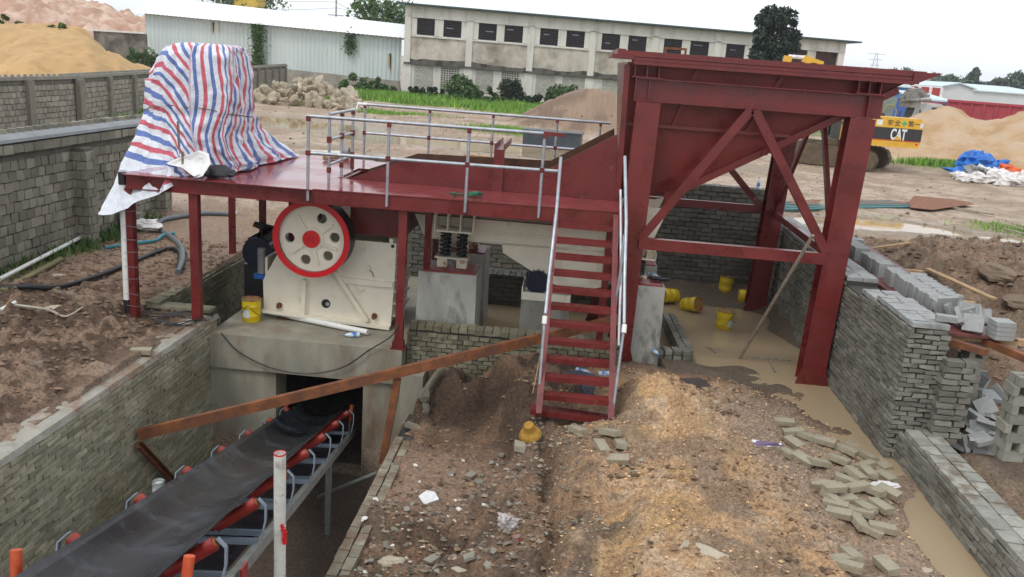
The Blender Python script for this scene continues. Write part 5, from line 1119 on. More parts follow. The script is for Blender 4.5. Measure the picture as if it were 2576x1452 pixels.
# straw hat
A = PZ(1332, 1085, -.85); m = MB(); gh = hat(A[0], A[1])
M = Matrix.Rotation(R_(22), 3, 'X') @ Matrix.Rotation(R_(-10), 3, 'Y')
m.lathe([(a*.78, b_2*.9) for a, b_2 in [(.0, .135), (.05, .13), (.08, .11), (.093, .07), (.097, .02), (.11, .0), (.14, -.02), (.17, -.05), (.185, -.085), (.18, -.09), (.14, -.03), (.1, -.008)]], (A[0], A[1], gh+.14), M, 30)
smooth_auto(thing1('straw_hat', m, straw, 'golden woven straw hat dropped on the mud bank below the stair', 'hat'))
# muddy cloth over the buttress
A = P2(1078, 960, 11.6); m = MB(); m.tube(cat([P2(1112, 925, 11.75), P2(1075, 975, 11.6), P2(1068, 1010, 11.5), P2(1075, 1075, 11.45)]), .05, 7, r1=.035); m2 = blob(P2(1068, 1000, 11.5), (.1, .06, .13), 3); m.add(m2.v, m2.f); m3 = blob(P2(1072, 1040, 11.45), (.06, .05, .16), 8); m.add(m3.v, m3.f)
thing1('muddy_cloth', m, clothg, 'muddy rag hanging down the cut earth beside the rusty prop', 'cloth')
m = MB()
m2 = blob(PZ(1465, 950, -.55), (.3, .14, .09), 13); m.add(m2.v, m2.f); m2 = blob(PZ(1475, 975, -.68), (.14, .1, .16), 14); m.add(m2.v, m2.f)
thing1('dark_sheet', m, pm('slate_sheet', (.1, .11, .15), .5, bump=.8, bs=10), 'crumpled dark plastic sheet behind the lower stair treads', 'sheet')
# ================================================================= LOOSE BRICKS
lbk = MB(); lbk.box((0, 0, .03), (.23, .115, .058), j=.002); lbk = lbk.build('loose_brick', loose, origin=(0, 0, 0))
bl_ = [(840, 560), (930, 600), (1035, 625), (840, 640), (905, 720), (800, 670), (990, 785), (1120, 750), (1300, 725), (1170, 680), (1035, 870), (1165, 860), (1090, 920), (1220, 830), (1290, 770), (1305, 820), (1400, 770), (1420, 845), (1240, 920), (1335, 940), (1435, 940), (1080, 970), (1165, 980), (1100, 1025), (1125, 1080), (1190, 1060), (1265, 1075), (1290, 1035), (1380, 1035), (1245, 1150), (1390, 1180), (1320, 1180), (1200, 1340), (1180, 1420), (1420, 1410), (1130, 1370), (780, 510), (1220, 650)]
bl_ = [(1657.3+u*.4022, 868.1+v*.4022, 'g') for u, v in bl_]
special = [(868.1+u*.4022, 868.1+v*.4022, lb) for u, v, lb in ((1600, 655, 'grey brick lying flat left of the pair below the stair foot'), (1715, 650, 'grey brick lying right of its twin below the stair foot'), (1705, 730, 'grey brick tilted in the sand nearest the camera below the stair'), (1650, 615, 'half buried grey brick behind the pair below the stair foot'), (1455, 540, 'small reddish grey brick piece just under the stair base plate'), (430, 520, 'grey brick on the ledge beside the hanging rag'), (1085, 670, 'grey brick piece directly below the straw hat'))]
special += [(356, 893, 'pale brick lying on the cement top of the olive retaining wall')]
first = True
for (px, py, lb) in bl_+special:
    c = lbk if first else lbk.copy()
    if not first: COL.objects.link(c)
    first = False
    z_ = -.8 if lb == 'g' else -.72
    if px < 1150: z_ = -1.5
    if px < 400: z_ = -.48
    for _ in range(4):
        A = PZ(px, py, z_); z_ = hat(A[0], A[1]) if px > 400 else -.49
    c.location = (A[0], A[1], z_+random.uniform(-.005, .035)); c.scale = (1.12, 1.15, 1.15); c.rotation_euler = (random.uniform(-.2, .2) if px > 400 else 0, random.uniform(-.2, .2) if px > 400 else 0, random.uniform(-1.0, 1.0)-.5)
    if lb == 'g': tag(c, 'muddy grey brick in the upper arc of the loose scatter below the tall wall end' if py < 1180 else ('muddy grey brick in the main loose scatter left of the low wall' if py < 1350 else 'muddy grey brick in the last few at the bottom of the scatter'), 'brick', 'loose bricks scattered on the wet sand')
    else: tag(c, lb, 'brick', 'single bricks lying about')
# new blocks stacked on the scaffold beside the wall ----------------------------
nbk = MB(); nbk.box((0, 0, .115), (.24, .055, .23), j=.002); nbk = nbk.build('concrete_block', block_n, origin=(0, 0, 0))
sc_ = empty('scaffold_deck', (5.2, 13, .6), 'red plank deck beside the tall wall carrying rows of grey blocks', 'scaffold')
m = MB(); m.bb((4.86, 10.6, .66), (5.75, 16.4, .69)); m.build('plank_deck', pm('red_plank', (.16, .05, .045), .5, var=.3, bump=.2), sc_)
for y_ in (10.75, 12.6, 14.6): m = MB(); m.bb((4.8, y_-.05, .58), (6.1, y_+.05, .655)); m.build('timber_bearer', wood, sc_)
m = MB(); m.bar((5.35, 10.9, .60), (5.9, 9.3, .60), .1, .09); m.build('orange_bearer', rust, sc_)
m = MB(); m.bar((4.83, 10.6, .61), (5.2, 10.2, .6), .1, .08); m.build('orange_bearer', rust, sc_)
i = 0
def nb(x_, y_, z_, rx=0, ry=0, rz=0, lb='grey concrete block in the rows stacked on the red planks beside the wall', g='grey blocks stacked on the scaffold'):
    global i
    c = nbk if i == 0 else nbk.copy()
    if i: COL.objects.link(c)
    i += 1; c.location = (x_, y_, z_); c.rotation_euler = (rx, ry, rz); tag(c, lb, 'concrete block', g); return c
for k in range(30):
    y_ = 11.25+k*.072
    nb(5.12+random.uniform(-.03, .03), y_, .69, random.uniform(-.04, .04), 0, random.uniform(-.06, .06), 'grey concrete block in the long row beside the tall wall top')
    if 6 < k < 26: nb(5.38+random.uniform(-.03, .03), y_+.02, .69, random.uniform(-.04, .04), 0, random.uniform(-.06, .06), 'grey concrete block in the outer row on the mud side of the scaffold')
for k in range(13): nb(5.1+random.uniform(-.03, .03), 13.6+k*.072, .69, 0, 0, random.uniform(-.06, .06), 'grey concrete block in the middle group of the scaffold rows')
for k in range(12): nb(5.12+random.uniform(-.03, .03), 14.8+k*.075, .69, 0, 0, random.uniform(-.06, .06), 'grey concrete block in the group just behind the near hopper leg')
for k in range(5): nb(5.1+random.uniform(-.02, .02), 16.0+k*.066, .69, 0, 0, random.uniform(-.04, .04))
for k in range(14):
    nb(5.15+random.uniform(-.12, .25), 10.75+random.uniform(-.08, .4), .69+random.uniform(0, .16), random.uniform(-.9, .9), random.uniform(-.5, .5), random.uniform(-1, 1), 'grey block tumbled at the near end of the scaffold rows')
for k in range(4): nb(5.5, 10.7+.0*k, .72+k*.058+.0, R_(90), 0, R_(2+random.uniform(-5, 5)), 'grey block in the short flat pile at the near scaffold corner')
# block columns under scaffold
def column(x_, y_, z0, z1, lb):
    e = empty('block_column', (x_, y_, z0), lb, 'column', 'dry-stacked block columns under the scaffold')
    m = MB(); r = 0; z_ = z0
    while z_ < z1-.05:
        o = random.uniform(-.03, .03)
        if r % 2 == 0: m.box((x_+o, y_-.07, z_+.058), (.25, .1, .112), rz=random.uniform(-.15, .15), j=.004); m.box((x_+o, y_+.07, z_+.058), (.25, .1, .112), rz=random.uniform(-.15, .15), j=.004)
        else: m.box((x_-.08+o, y_, z_+.058), (.07, .25, .112), rz=random.uniform(-.15, .15), j=.004); m.box((x_+.08+o, y_, z_+.058), (.07, .25, .112), rz=random.uniform(-.15, .15), j=.004)
        z_ += .115; r += 1
    m.build('blocks', pm('block_column_grey', (.27, .265, .22), .8, var=.2, bump=.4, island=.2), e)
A = PY(2418, 1020, 10.95); column(A[0], 10.95, A[2]-.1, .57, 'dry-stacked grey block column left under the scaffold end')
A = PZ(2530, 1140, -.45); column(A[0], A[1], -.5, .5, 'tall dry-stacked grey block column at the right frame edge')
lb_ = 'grey block thrown in the heap between the two block columns'
for k in range(26):
    A = PZ(2475+random.uniform(-38, 42), 985+random.uniform(-45, 40), -.1); zz = hat(A[0], A[1])
    nb(A[0], A[1], zz+random.uniform(0, .25), random.uniform(-1.5, 1.5), random.uniform(-.6, .6), random.uniform(-1.5, 1.5), lb_, 'grey blocks in the heap by the columns')
for px, py, lb in ((2500, 1058, 'grey block lying flat in the mud in front of the block heap'), (2410, 1095, 'small grey block sunk in the mud near the low wall'), (2460, 1200, 'pale block lying by the low wall behind the puddle'), (2550, 1330, 'grey block leaning on the low wall at the lower right edge'), (2158, 605, 'lone pair-high grey block on the deck behind the near hopper leg')):
    A = PZ(px, py, -.4 if py > 700 else .7); zz = hat(A[0], A[1]) if py > 700 else .69; nb(A[0], A[1], zz+.03, R_(90), 0, random.uniform(-.5, .5), lb, 'single grey blocks')
# planks and mud-side pieces on the right
for (a, b_2, z_, w_, lb) in (((2330, 690), (2500, 752), .55, .12, 'long pale plank lying on the mud right of the block rows'), ((2170, 628), (2300, 630), .55, .08, 'thin pale plank near the far end of the block rows'), ((2480, 858), (2576, 862), .6, .1, 'pale plank sticking out right of the scaffold'), ((2220, 668), (2330, 700), .6, .08, 'plank edge half buried behind the first block row')):
    A, B = PZ(*a, z_), PZ(*b_2, z_); m = MB(); A[2] = max(hat(A[0], A[1])+.04, z_); B[2] = max(hat(B[0], B[1])+.04, z_); m.bar(A, B, w_, .03); thing1('plank', m, wood, lb, 'plank')
for (px, py, sz, lb) in ((2505, 690, (.4, .22, .16), 'muddy grey rock slab on the earth bank right'), (2570, 715, (.28, .2, .14), 'muddy rock at the right frame edge on the bank')):
    A = PZ(px, py, .7); blob((A[0], A[1], hat(A[0], A[1])+.05), sz, px).build('rock', pm('muddy_rock', (.2, .145, .1), .85, bump=.5), None); tag(bpy.context.scene.objects[-1] if False else COL.objects[-1], lb, 'rock')
# sheets in yard
def flatpoly(name, pts, z_, t_, mat, lb, cat_, rag=0):
    m = MB(); P_ = [PZ(u, v, z_) for u, v in pts]; P_ = [(p_[0], p_[1], z_+random.uniform(-rag, rag)) for p_ in P_]; n_ = len(P_)
    m.add(P_+[(a, b_2, c-t_) for a, b_2, c in P_], [tuple(range(n_)), tuple(range(2*n_-1, n_-1, -1))]+[(k, k+n_, (k+1) % n_+n_, (k+1) % n_) for k in range(n_)])
    return thing1(name, m, mat, lb, cat_)
flatpoly('rusty_sheet', [(2288, 507), (2300, 490), (2392, 500), (2440, 510), (2450, 516), (2390, 522), (2345, 530), (2290, 522)], .12, .01, rust, 'orange rusty steel sheet lying flat beyond the pale puddle', 'sheet', .03)
flatpoly('rusty_sheet', [(1985, 505), (2120, 500), (2290, 508), (2280, 513), (2120, 512), (1990, 515)], .1, .01, rust, 'long thin rusty strip beyond the teal sheet', 'sheet', .01)
ts = MB(); 
A = PZ(1975, 528, .08); B = PZ(2310, 520, .08); d = Vector((B[0]-A[0], B[1]-A[1], 0)); 
for k in range(10):
    o = Vector((-d.y, d.x, 0)).normalized()*k*.13; ts.bar(Vector(A)+o, Vector(B)+o, .1, .02 if k % 2 else .05)
thing1('corrugated_sheet', ts, pm('teal_sheet', (.035, .13, .13), .5, var=.3, bump=.1), 'teal corrugated metal sheet lying on the ground before the rusty strip', 'sheet')
m = MB(); m.bar(PZ(2385, 520, .1), PZ(2500, 540, .1), .12, .04); thing1('plank', m, woodg, 'long brown plank on the grass right of the rusty sheet', 'plank')
for (a, b_2, lb) in (((2525, 575), (2576, 588), 'thin dark plank at the right edge of the yard, upper one'), ((2540, 567), (2576, 577), 'thin dark plank at the right edge of the yard, lower one')):
    m = MB(); m.bar(PZ(*a, .3), PZ(*b_2, .3), .1, .03); thing1('plank', m, woodg, lb, 'plank')
A = PZ(2225, 550, .0); blob((A[0]+.0, A[1], -.05), (.5, .25, .16), 77).build('rock', loose); tag(COL.objects[-1], 'flat tan stone standing in the pale puddle near the logo reflection', 'rock')
# ================================================================= RUBBLE: shards and stones in front
def shard(px, py, sz, mat, name, lb, cat_, z_=-1.3, g=None, th=.02, tilt=.3):
    for _ in range(4): A = PZ(px, py, z_); z_ = hat(A[0], A[1])
    n_ = random.choice((4, 5, 5, 6)); m = MB(); pts = []
    for k in range(n_): t = 2*math.pi*k/n_+random.uniform(-.3, .3); r = sz*random.uniform(.6, 1.1); pts.append((r*math.cos(t), r*math.sin(t)))
    m.prism(pts, 0, th, 'XY'); o = m.build(name, mat, origin=(0, 0, 0)); o.location = (A[0], A[1], z_+.012); o.rotation_euler = (random.uniform(-tilt, tilt)+.2, random.uniform(-tilt, tilt), random.uniform(0, 6)); return tag(o, lb, cat_, g)
tile_w = pm('white_tile', (.75, .74, .68), .3, var=.1, bump=.05); tile_g = pm('grey_tile', (.27, .25, .2), .7, var=.2, bump=.3); stone_g = pm('pebble', (.23, .185, .135), .85, var=.5, vs=30, bump=.3, island=.75, stain=(.36, .33, .28), ss_=9, st=(.6, .64)); foam = pm('dirty_foam', (.72, .72, .72), .9, var=.2, vs=20, bump=.6, bs=40, stain=(.4, .36, .3), ss_=10, st=(.55, .7))
shard(1081, 1254, .13, foam, 'foam_slab', 'large white foam slab lying on the rubble slope', 'foam', th=.05)
shard(878, 1428, .085, tile_w, 'ceramic_tile', 'cream ceramic tile at the trench edge, bottom left of the rubble', 'tile', -1.5)
for (u, v, sz, lb) in ((785, 825, .13, 'large flat grey slab piece high on the rubble slope'), (845, 870, .13, 'large flat grey slab piece just below its twin on the slope'), (940, 935, .09, 'grey slab chip right of the two large flat pieces'), (980, 700, .08, 'small grey slab chip below the straw hat'), (670, 810, .08, 'grey slab chip left of the large flat pieces'), (540, 1300, .11, 'rounded grey stone in the small mud hollow'), (780, 1335, .1, 'grey tile piece below the mud hollow')):
    shard(868.1+u*.4022, 868.1+v*.4022, sz*.85, tile_g, 'slab_chip', lb, 'slab piece', th=.03)
shard(868.1+1080*.4022, 868.1+1235*.4022, .07, pm('red_brickbat', (.4, .1, .05), .8, stain=(.2, .2, .19), ss_=7, st=(.45, .5)), 'brick_fragment', 'small red and grey brick fragment on the lower slope', 'brick piece', th=.06)
A = PZ(868.1+1010*.4022, 868.1+1120*.4022, -1.1); blob((A[0], A[1], hat(A[0], A[1])+.06), (.12, .1, .08), 31, rough=1.2).build('wool_tangle', pm('pale_fibre', (.5, .45, .44), .95, var=.5, vs=25, bump=1, bs=30)); tag(COL.objects[-1], 'pale tangled fibre clump on the mud slope', 'fibre')
for k in range(70):
    px, py = random.uniform(885, 1330), random.uniform(1160, 1450)
    if px < 960 and py < 1200: continue
    if random.random() < .5: shard(px, py, random.uniform(.018, .045), tile_w, 'tile_shard', 'small white tile shard scattered on the rubble slope', 'tile shard', g='white tile shards on the rubble', th=.012, tilt=.8)
    else: shard(px, py, random.uniform(.03, .065), tile_g, 'stone_chip', 'flat grey stone chip scattered on the rubble slope', 'stone chip', g='grey stone chips on the rubble', th=.025, tilt=.6)
def pebbles(n_, xr, yr, s0, s1, name, mat, seed, dens=None):
    rs = np.random.RandomState(seed); X_ = rs.uniform(*xr, n_); Y_ = rs.uniform(*yr, n_)
    if dens is not None: k_ = dens(X_, Y_) > rs.uniform(0, 1, n_); X_, Y_ = X_[k_], Y_[k_]
    Z_ = gz(X_, Y_); m = MB(); sz_ = s0+(s1-s0)*rs.uniform(0, 1, len(X_))**3
    base = [(1, 0, 0), (0, 1, 0), (-1, 0, 0), (0, -1, 0), (0, 0, 1), (0, 0, -1)]; F_ = [(0, 1, 4), (1, 2, 4), (2, 3, 4), (3, 0, 4), (1, 0, 5), (2, 1, 5), (3, 2, 5), (0, 3, 5)]
    for a, b_2, c, s_ in zip(X_, Y_, Z_, sz_):
        if c < -2: continue
        th = rs.uniform(0, 6.3); cc, s2 = math.cos(th), math.sin(th); q_ = rs.uniform(.6, 1.3, 6)
        m.add([(a+(p_[0]*cc-p_[1]*s2)*s_*w, b_2+(p_[0]*s2+p_[1]*cc)*s_*.7*w, c+s_*.15+p_[2]*s_*.55*w) for p_, w in zip(base, q_)], F_)
    o = m.build(name, mat); return tag(o, kind='stuff')
rubd = lambda X_, Y_: ss(.95, -.1, X_+(fbm(X_*2, Y_*2, 5, 3)-.5)*1.6)*ss(.36, .6, fbm(X_*1.7, Y_*1.7, 44, 3)+.08)*(1-.92*np.exp(-(((X_+1.4)/.9)**2+((Y_-9.8)/.9)**2)**2))
stn = pebbles(9500, (-1.85, 1.2), (5.8, 10.4), .005, .055, 'rubble_gravel', stone_g, 1, rubd); stn['label'] = 'loose gravel and rubble covering the slope above the conveyor trench'; stn['category'] = 'gravel'
stn = pebbles(15000, (.1, 4.1), (5.8, 12.2), .004, .026, 'sand_gravel', pm('sand_pebble', (.48, .32, .18), .85, var=.5, vs=20, bump=.2, island=.85), 2, lambda X_, Y_: .25+.75*ss(.4, .6, fbm(X_*2.5, Y_*2.5, 66, 3))); stn['label'] = 'small pebbles and grit on the yellow sand by the stair'; stn['category'] = 'gravel'
stn = pebbles(5200, (-2.0, 3.2), (5.8, 12.2), .01, .062, 'earth_clods', pm('earth_clod', (.23, .148, .09), .9, var=.5, vs=10, bump=.5, island=.5), 12, lambda X_, Y_: ss(.48, .66, fbm(X_*1.6, Y_*1.6, 67, 4)+.1*(X_ < 0))); stn['label'] = 'brown earth clods littering the mud bank and sand mound'; stn['category'] = 'mud clods'
stn = pebbles(5200, (-9, -5.7), (6.5, 16), .01, .07, 'mud_clods', pm('mud_clod', (.19, .122, .08), .85, var=.4, bump=.4, island=.4), 3); stn['label'] = 'dark mud clods on the left bank behind the retaining wall'; stn['category'] = 'mud clods'
stn = pebbles(3000, (5, 11), (10.5, 20), .015, .09, 'bank_clods', MAT['mud_clod'], 4); stn['label'] = 'lumpy earth clods on the right bank behind the tall wall'; stn['category'] = 'mud clods'
stn = pebbles(2600, (-18, 22), (19, 60), .02, .09, 'yard_debris', pm('yard_stone', (.3, .22, .16), .85, var=.4, bump=.3, island=.6), 5); stn['label'] = 'small stones and trash strewn over the muddy yard'; stn['category'] = 'stones'
# dark bark, purple strip etc on sand
A = PZ(1740, 965, -.65); m = MB(); m.plate([PZ(1683, 953, -.5), PZ(1760, 950, -.45), PZ(1792, 972, -.55), PZ(1735, 975, -.58)], .05); thing1('dark_scrap', m, pm('charred', (.05, .04, .035), .8, bump=.6), 'dark twisted scrap lying on the sand near the pit water', 'scrap')
m = MB(); m.plate([PZ(1891, 1107, -.6), PZ(1965, 1117, -.6), PZ(1972, 1122, -.63), PZ(1900, 1121, -.62)], .02); thing1('plastic_strip', m, pm('purple_strip', (.18, .12, .2), .5, stain=(.7, .7, .7), ss_=6, st=(.5, .52)), 'white and purple plastic strip beside the loose bricks', 'strip')
A = PZ(2222, 1225, -.8); blob((A[0], A[1], hat(A[0], A[1])+.04), (.16, .07, .035), 41, rough=1).build('plastic_bag', bagw); tag(COL.objects[-1], 'crumpled clear bag lying across the loose bricks', 'bag')
A = PZ(1895, 1000, -.7)
for px, py, sz, lb in ((1798, 1020, .05, 'small pale stone on the sand left of the dark mud'), (1873, 1023, .035, 'tiny white stone on the dark mud by the water'), (1635, 915, .09, 'sandstone lump at the base of the hopper leg'), (1770, 1392, .2, 'pale half-buried boulder in the sand at the bottom'), (2330, 1432, .07, 'whitish stone at the puddle edge, bottom right'), (985, 1425, .16, 'grey rock at the bottom edge of the rubble'), (1165, 1430, .12, 'reddish rock wrapped in a bag at the bottom edge'), (140, 770, .14, 'flat pale stone on the mud near the black hose'), (150, 690, .12, 'grey brick-shaped stone near the black hose')):
    z_ = -.6
    for _ in range(3): A = PZ(px, py, z_); z_ = hat(A[0], A[1])
    blob((A[0], A[1], z_-sz*.02), (sz, sz*.7, sz*.42), px).build('stone', rockm); tag(COL.objects[-1], lb, 'stone')
# left side litter
m = blob(gzz(365, 588, -.3, .1), (.38, .2, .12), 51, rough=1.2); thing1('white_sacks', m, bagw, 'crumpled white plastic sacks on the mud beside the near wall end', 'sack')
m = MB(); m.tube(cat([gzz(265, 628, -.3, .03), gzz(330, 618, -.3, .03), (lambda q_: q_)(gzz(390, 612, -.3, .03)), gzz(410, 603, -.3, .05), gzz(440, 600, -.3, .06)]), .03, 6); thing1('teal_strip', m, teal, 'torn teal plastic strip lying over the hose', 'strip')
A = gzz(325, 590, -.3, 0); m = MB(); m.box((A[0]-.2, A[1]+.5, A[2]+.16), (.4, .3, .34), rz=.2, j=.01); thing1('concrete_block', m, block_b, 'single beige block standing on the mud at the end of the near wall', 'concrete block')
m = MB(); rs = random.Random(5)
for k in range(5):
    c0 = gzz(445, 812, -.5, .03); m.tube([(c0[0]+(.25+.03*k)*math.cos(t)*(1+.2*rs.random()), c0[1]+(.14+.03*k)*math.sin(t), c0[2]+.02*k+.03*math.sin(3*t+k)) for t in np.linspace(0, 6.0, 24)], .009, 5)
thing1('wire_coil', m, blackp, 'tangled coil of black wire on the mud behind the retaining wall', 'wire')
m = MB(); m.tube(cat([gzz(40, 775, -.3, .04), gzz(120, 785, -.3, .05), gzz(165, 800, -.3, .05), gzz(210, 790, -.3, .04)]), .025, 6, r1=.01); thing1('plastic_wrap', m, pm('dirty_plastic', (.4, .36, .3), .5, var=.3, bump=.8), 'dirty white plastic wrap strewn on the mud at left', 'plastic')
# ================================================================= FOLIAGE
def leaves(n_, fpos, s0, s1, seed, up=.3):
    rs = np.random.RandomState(seed); P_ = fpos(n_, rs); k_ = len(P_)
    a = rs.normal(size=(k_, 3)); a /= np.linalg.norm(a, axis=1)[:, None]; b_2 = rs.normal(size=(k_, 3)); b_2 -= a*(a*b_2).sum(1)[:, None]; b_2 /= np.linalg.norm(b_2, axis=1)[:, None]
    s_ = rs.uniform(s0, s1, k_)[:, None]
    q_ = np.stack([P_-a*s_, P_+b_2*s_*.4, P_+a*s_, P_-b_2*s_*.4], 1).reshape(-1, 3)
    m = MB(); m.v = [tuple(p_) for p_ in q_]; m.f = [(4*i, 4*i+1, 4*i+2, 4*i+3) for i in range(k_)]; return m
def clumps(cs, rs_, seed):
    def f(n_, rs):
        idx = rs.randint(0, len(cs), n_); c = np.array(cs)[idx]; r = np.array(rs_)[idx]
        d = rs.normal(size=(n_, 3)); d /= np.linalg.norm(d, axis=1)[:, None]; return c+d*r[:, None]*(rs.uniform(.25, 1, n_)**.5)[:, None]
    return f
def bush(c, w_, h_, n_, mat, lb, cat_='bush', g=None, seed=0, s=(.06, .16), d_=None, k=20, name='bush'):
    rs = np.random.RandomState(seed+100); d_ = d_ or w_*.6
    cs = [(c[0]+rs.uniform(-1, 1)*w_/2, c[1]+rs.uniform(-1, 1)*d_/2, c[2]+h_*rs.uniform(.15, .8)*(1-.2*abs(i_/k-.5))) for i_ in range(k)]
    rr = [h_*rs.uniform(.1, .28) for _ in cs]
    e = empty(name, (c[0], c[1], c[2]), lb, cat_, g)
    leaves(int(n_*1.5), clumps(cs, rr, seed), *s, seed).build('foliage', leaf[mat], e)
    m = MB()
    for q_ in cs[:6]: m.tube([(c[0]+(q_[0]-c[0])*.3, c[1]+(q_[1]-c[1])*.3, c[2]-.05), q_], .02, 5, r1=.008)
    m.build('stem', bark, e); return e
def tree(c, H_, cw, n_, mat, lb, seed=0, s=(.12, .3), trunk=.15, base=.25, shape='round', g=None, name='tree'):
    rs = np.random.RandomState(seed+500); cs = []; rr = []
    for i_ in range(110):
        t = rs.uniform(base, 1); 
        if shape == 'cone': wr = cw/2*(1.05-t)*1.05
        elif shape == 'flat': wr = cw/2*(1 if t > .6 else .3)
        elif shape == 'col': wr = cw/2*(1.02-.45*t)
        else: wr = cw/2*math.sin(math.pi*min(.97, (t-base)/(1-base)*.8+.18))
        an = rs.uniform(0, 6.28); r_2 = wr*rs.uniform(.2, 1); cs.append((c[0]+r_2*math.cos(an), c[1]+r_2*math.sin(an), c[2]+H_*t*.93)); rr.append(max(.12, cw*rs.uniform(.055, .13)))
    e = empty(name, c, lb, 'tree', g)
    leaves(n_, clumps(cs, rr, seed), *s, seed).build('crown', leaf[mat], e)
    m = MB(); m.tube([(c[0], c[1], c[2]-.3), (c[0]+.1, c[1], c[2]+H_*.5), (c[0], c[1], c[2]+H_*.9)], trunk, 7, r1=trunk*.25)
    for q_ in cs[:12]: m.tube([(c[0], c[1], c[2]+(q_[2]-c[2])*.55), q_], trunk*.35, 5, r1=trunk*.08)
    m.build('trunk', bark, e); return e
def grass(name, fn, n_, s0, s1, mat, seed, lb):
    rs = np.random.RandomState(seed); X_, Y_ = fn(n_, rs); Z_ = gz(X_, Y_); k_ = len(X_); h_ = rs.uniform(s0, s1, k_); an = rs.uniform(0, 6.28, k_); ln = rs.uniform(-.5, .5, (k_, 2))*h_[:, None]; w_ = h_*.12+.004
    a = np.stack([X_-np.cos(an)*w_, Y_-np.sin(an)*w_, Z_-.02], 1); b_2 = np.stack([X_+np.cos(an)*w_, Y_+np.sin(an)*w_, Z_-.02], 1); c = np.stack([X_+ln[:, 0], Y_+ln[:, 1], Z_+h_], 1)
    m = MB(); m.v = [tuple(p_) for p_ in np.stack([a, b_2, c], 1).reshape(-1, 3)]; m.f = [(3*i_, 3*i_+1, 3*i_+2) for i_ in range(k_)]
    o = m.build(name, leaf[mat]); tag(o, lb, 'grass', kind='stuff')
def yardgrass(n_, rs):
    X_ = rs.uniform(-19, 17, n_); Y_ = rs.uniform(58, 77, n_); k_ = fbm(X_*.25, Y_*.25, 7, 3)*.9+ss(59, 68, Y_)*.75 > rs.uniform(.55, 1, n_); k_ &= (np.hypot((X_-1.2)/6.4, (Y_-54)/7.2) > 1); return X_[k_], Y_[k_]
grass('grass', yardgrass, 46000, .2, .55, 'leaf_light', 1, 'bright green grass in front of the old building')
def wallgrass(n_, rs):
    Y_ = rs.uniform(24, 56, n_); X_ = -19.0-.09*np.maximum(Y_-31, 0)*1.6+rs.uniform(-.9, 1.0, n_)*1.0; k_ = fbm(X_*.8, Y_*.5, 8, 3) > rs.uniform(.3, .7, n_); return X_[k_], Y_[k_]
grass('grass', wallgrass, 9000, .08, .3, 'leaf_light', 2, 'grass strip along the foot of the long far block wall')
def footgrass(n_, rs):
    Y_ = rs.uniform(9, 17.5, n_); X_ = rs.uniform(-9.25, -8.3, n_); k_ = fbm(X_*1.5, Y_*1.2, 18, 3)*ss(-8.2, -9, X_) > rs.uniform(.2, .6, n_); return X_[k_], Y_[k_]
grass('grass', footgrass, 3500, .06, .22, 'leaf_mid', 3, 'weedy grass at the foot of the near block wall')
def patch(cx_, cy_, rx, ry):
    def f(n_, rs): d = rs.normal(size=(n_, 2))*.5; return cx_+d[:, 0]*rx, cy_+d[:, 1]*ry
    return f
grass('grass', patch(19.5, 45, 3.2, 1.4), 3500, .1, .35, 'leaf_light', 4, 'grass tuft between the excavator and the right sand heap')
grass('grass', patch(13.3, 24.6, 1.7, .8), 2200, .03, .14, 'leaf_light', 5, 'short grass patch right of the rusty sheet')
grass('grass', patch(-4.8, 26, 2.6, .8), 2000, .04, .14, 'leaf_mid', 6, 'thin grass patch in the yard under the platform')
grass('grass', patch(-3.5, 45, 2.2, 2.0), 2600, .1, .3, 'leaf_light', 7, 'isolated grass tuft in the muddy yard behind the railing')
grass('grass', patch(-13, 53, 4, 1.5), 2500, .1, .25, 'leaf_light', 8, 'low grass beside the rubble heap puddle')
# ================================================================= BACKGROUND BUILDINGS
def lin(a, b_2, t): return a+(b_2-a)*t
# old warehouse facade: local frame s along, d depth, z up
WA = np.array([-15.8, 77.0]); WB = PY(2120, 165, 80.5)[:2]; WL = float(np.linalg.norm(WB-WA)); WU = (WB-WA)/WL; WN = np.array([-WU[1], WU[0]])
def spx(px, py):     # pixel -> (s, z) on the facade plane
    d = ray(px, py); A = np.array([[d[0], -WU[0]], [d[1], -WU[1]]]); t, s_ = np.linalg.solve(A, WA); return s_, EYE+t*d[2]
KZ = lambda s_: 1-.05*s_/WL
wh = empty('warehouse', (WA[0], WA[1], 0), 'long stained pale warehouse with louvred windows and a flat green edged roof', 'building')
def wbox(m, s0, s1, d0, d1, z0, z1):
    vs = []
    for z_ in (z0, z1):
        for (s_, dd) in ((s0, d0), (s1, d0), (s1, d1), (s0, d1)):
            p_ = WA+WU*s_+WN*dd; vs.append((p_[0], p_[1], z_*KZ(s_)))
    m.add(vs, [(0, 3, 2, 1), (4, 5, 6, 7), (0, 1, 5, 4), (1, 2, 6, 5), (2, 3, 7, 6), (3, 0, 4, 7)])
wcol = pm('stained_plaster', (.58, .53, .44), .9, var=.15, vs=.8, bump=.2, bs=8, stain=(.24, .20, .155), ss_=.6, st=(.42, .68), vscale=(1, 1, .8))
wlight = pm('pale_plaster', (.70, .67, .60), .9, var=.1, vs=1, bump=.1, bs=8, stain=(.45, .42, .36), ss_=1.2, st=(.5, .75), vscale=(1, 1, .3))
mould = pm('mould_band', (.2, .18, .15), .95, var=.5, vs=1.5, bump=.2, stain=(.04, .038, .032), ss_=1.5, st=(.4, .6), vscale=(1, 1, .5))
wpx = [(1048.7, 1093.5), (1115.4, 1160.6), (1203.7, 1249), (1268.7, 1315), (1358, 1403.5), (1424, 1470), (1513, 1558.6), (1579.5, 1625), (1668.7, 1714), (1734.8, 1781.6), (1824.6, 1871.4), (1892, 1938), (1985, 2028), (2049, 2104)]
def yl(px): return 70+(px-1048)*.0885
wins = [(spx(a, yl(a))[0], spx(b_2, yl(b_2))[0]) for a, b_2 in wpx]
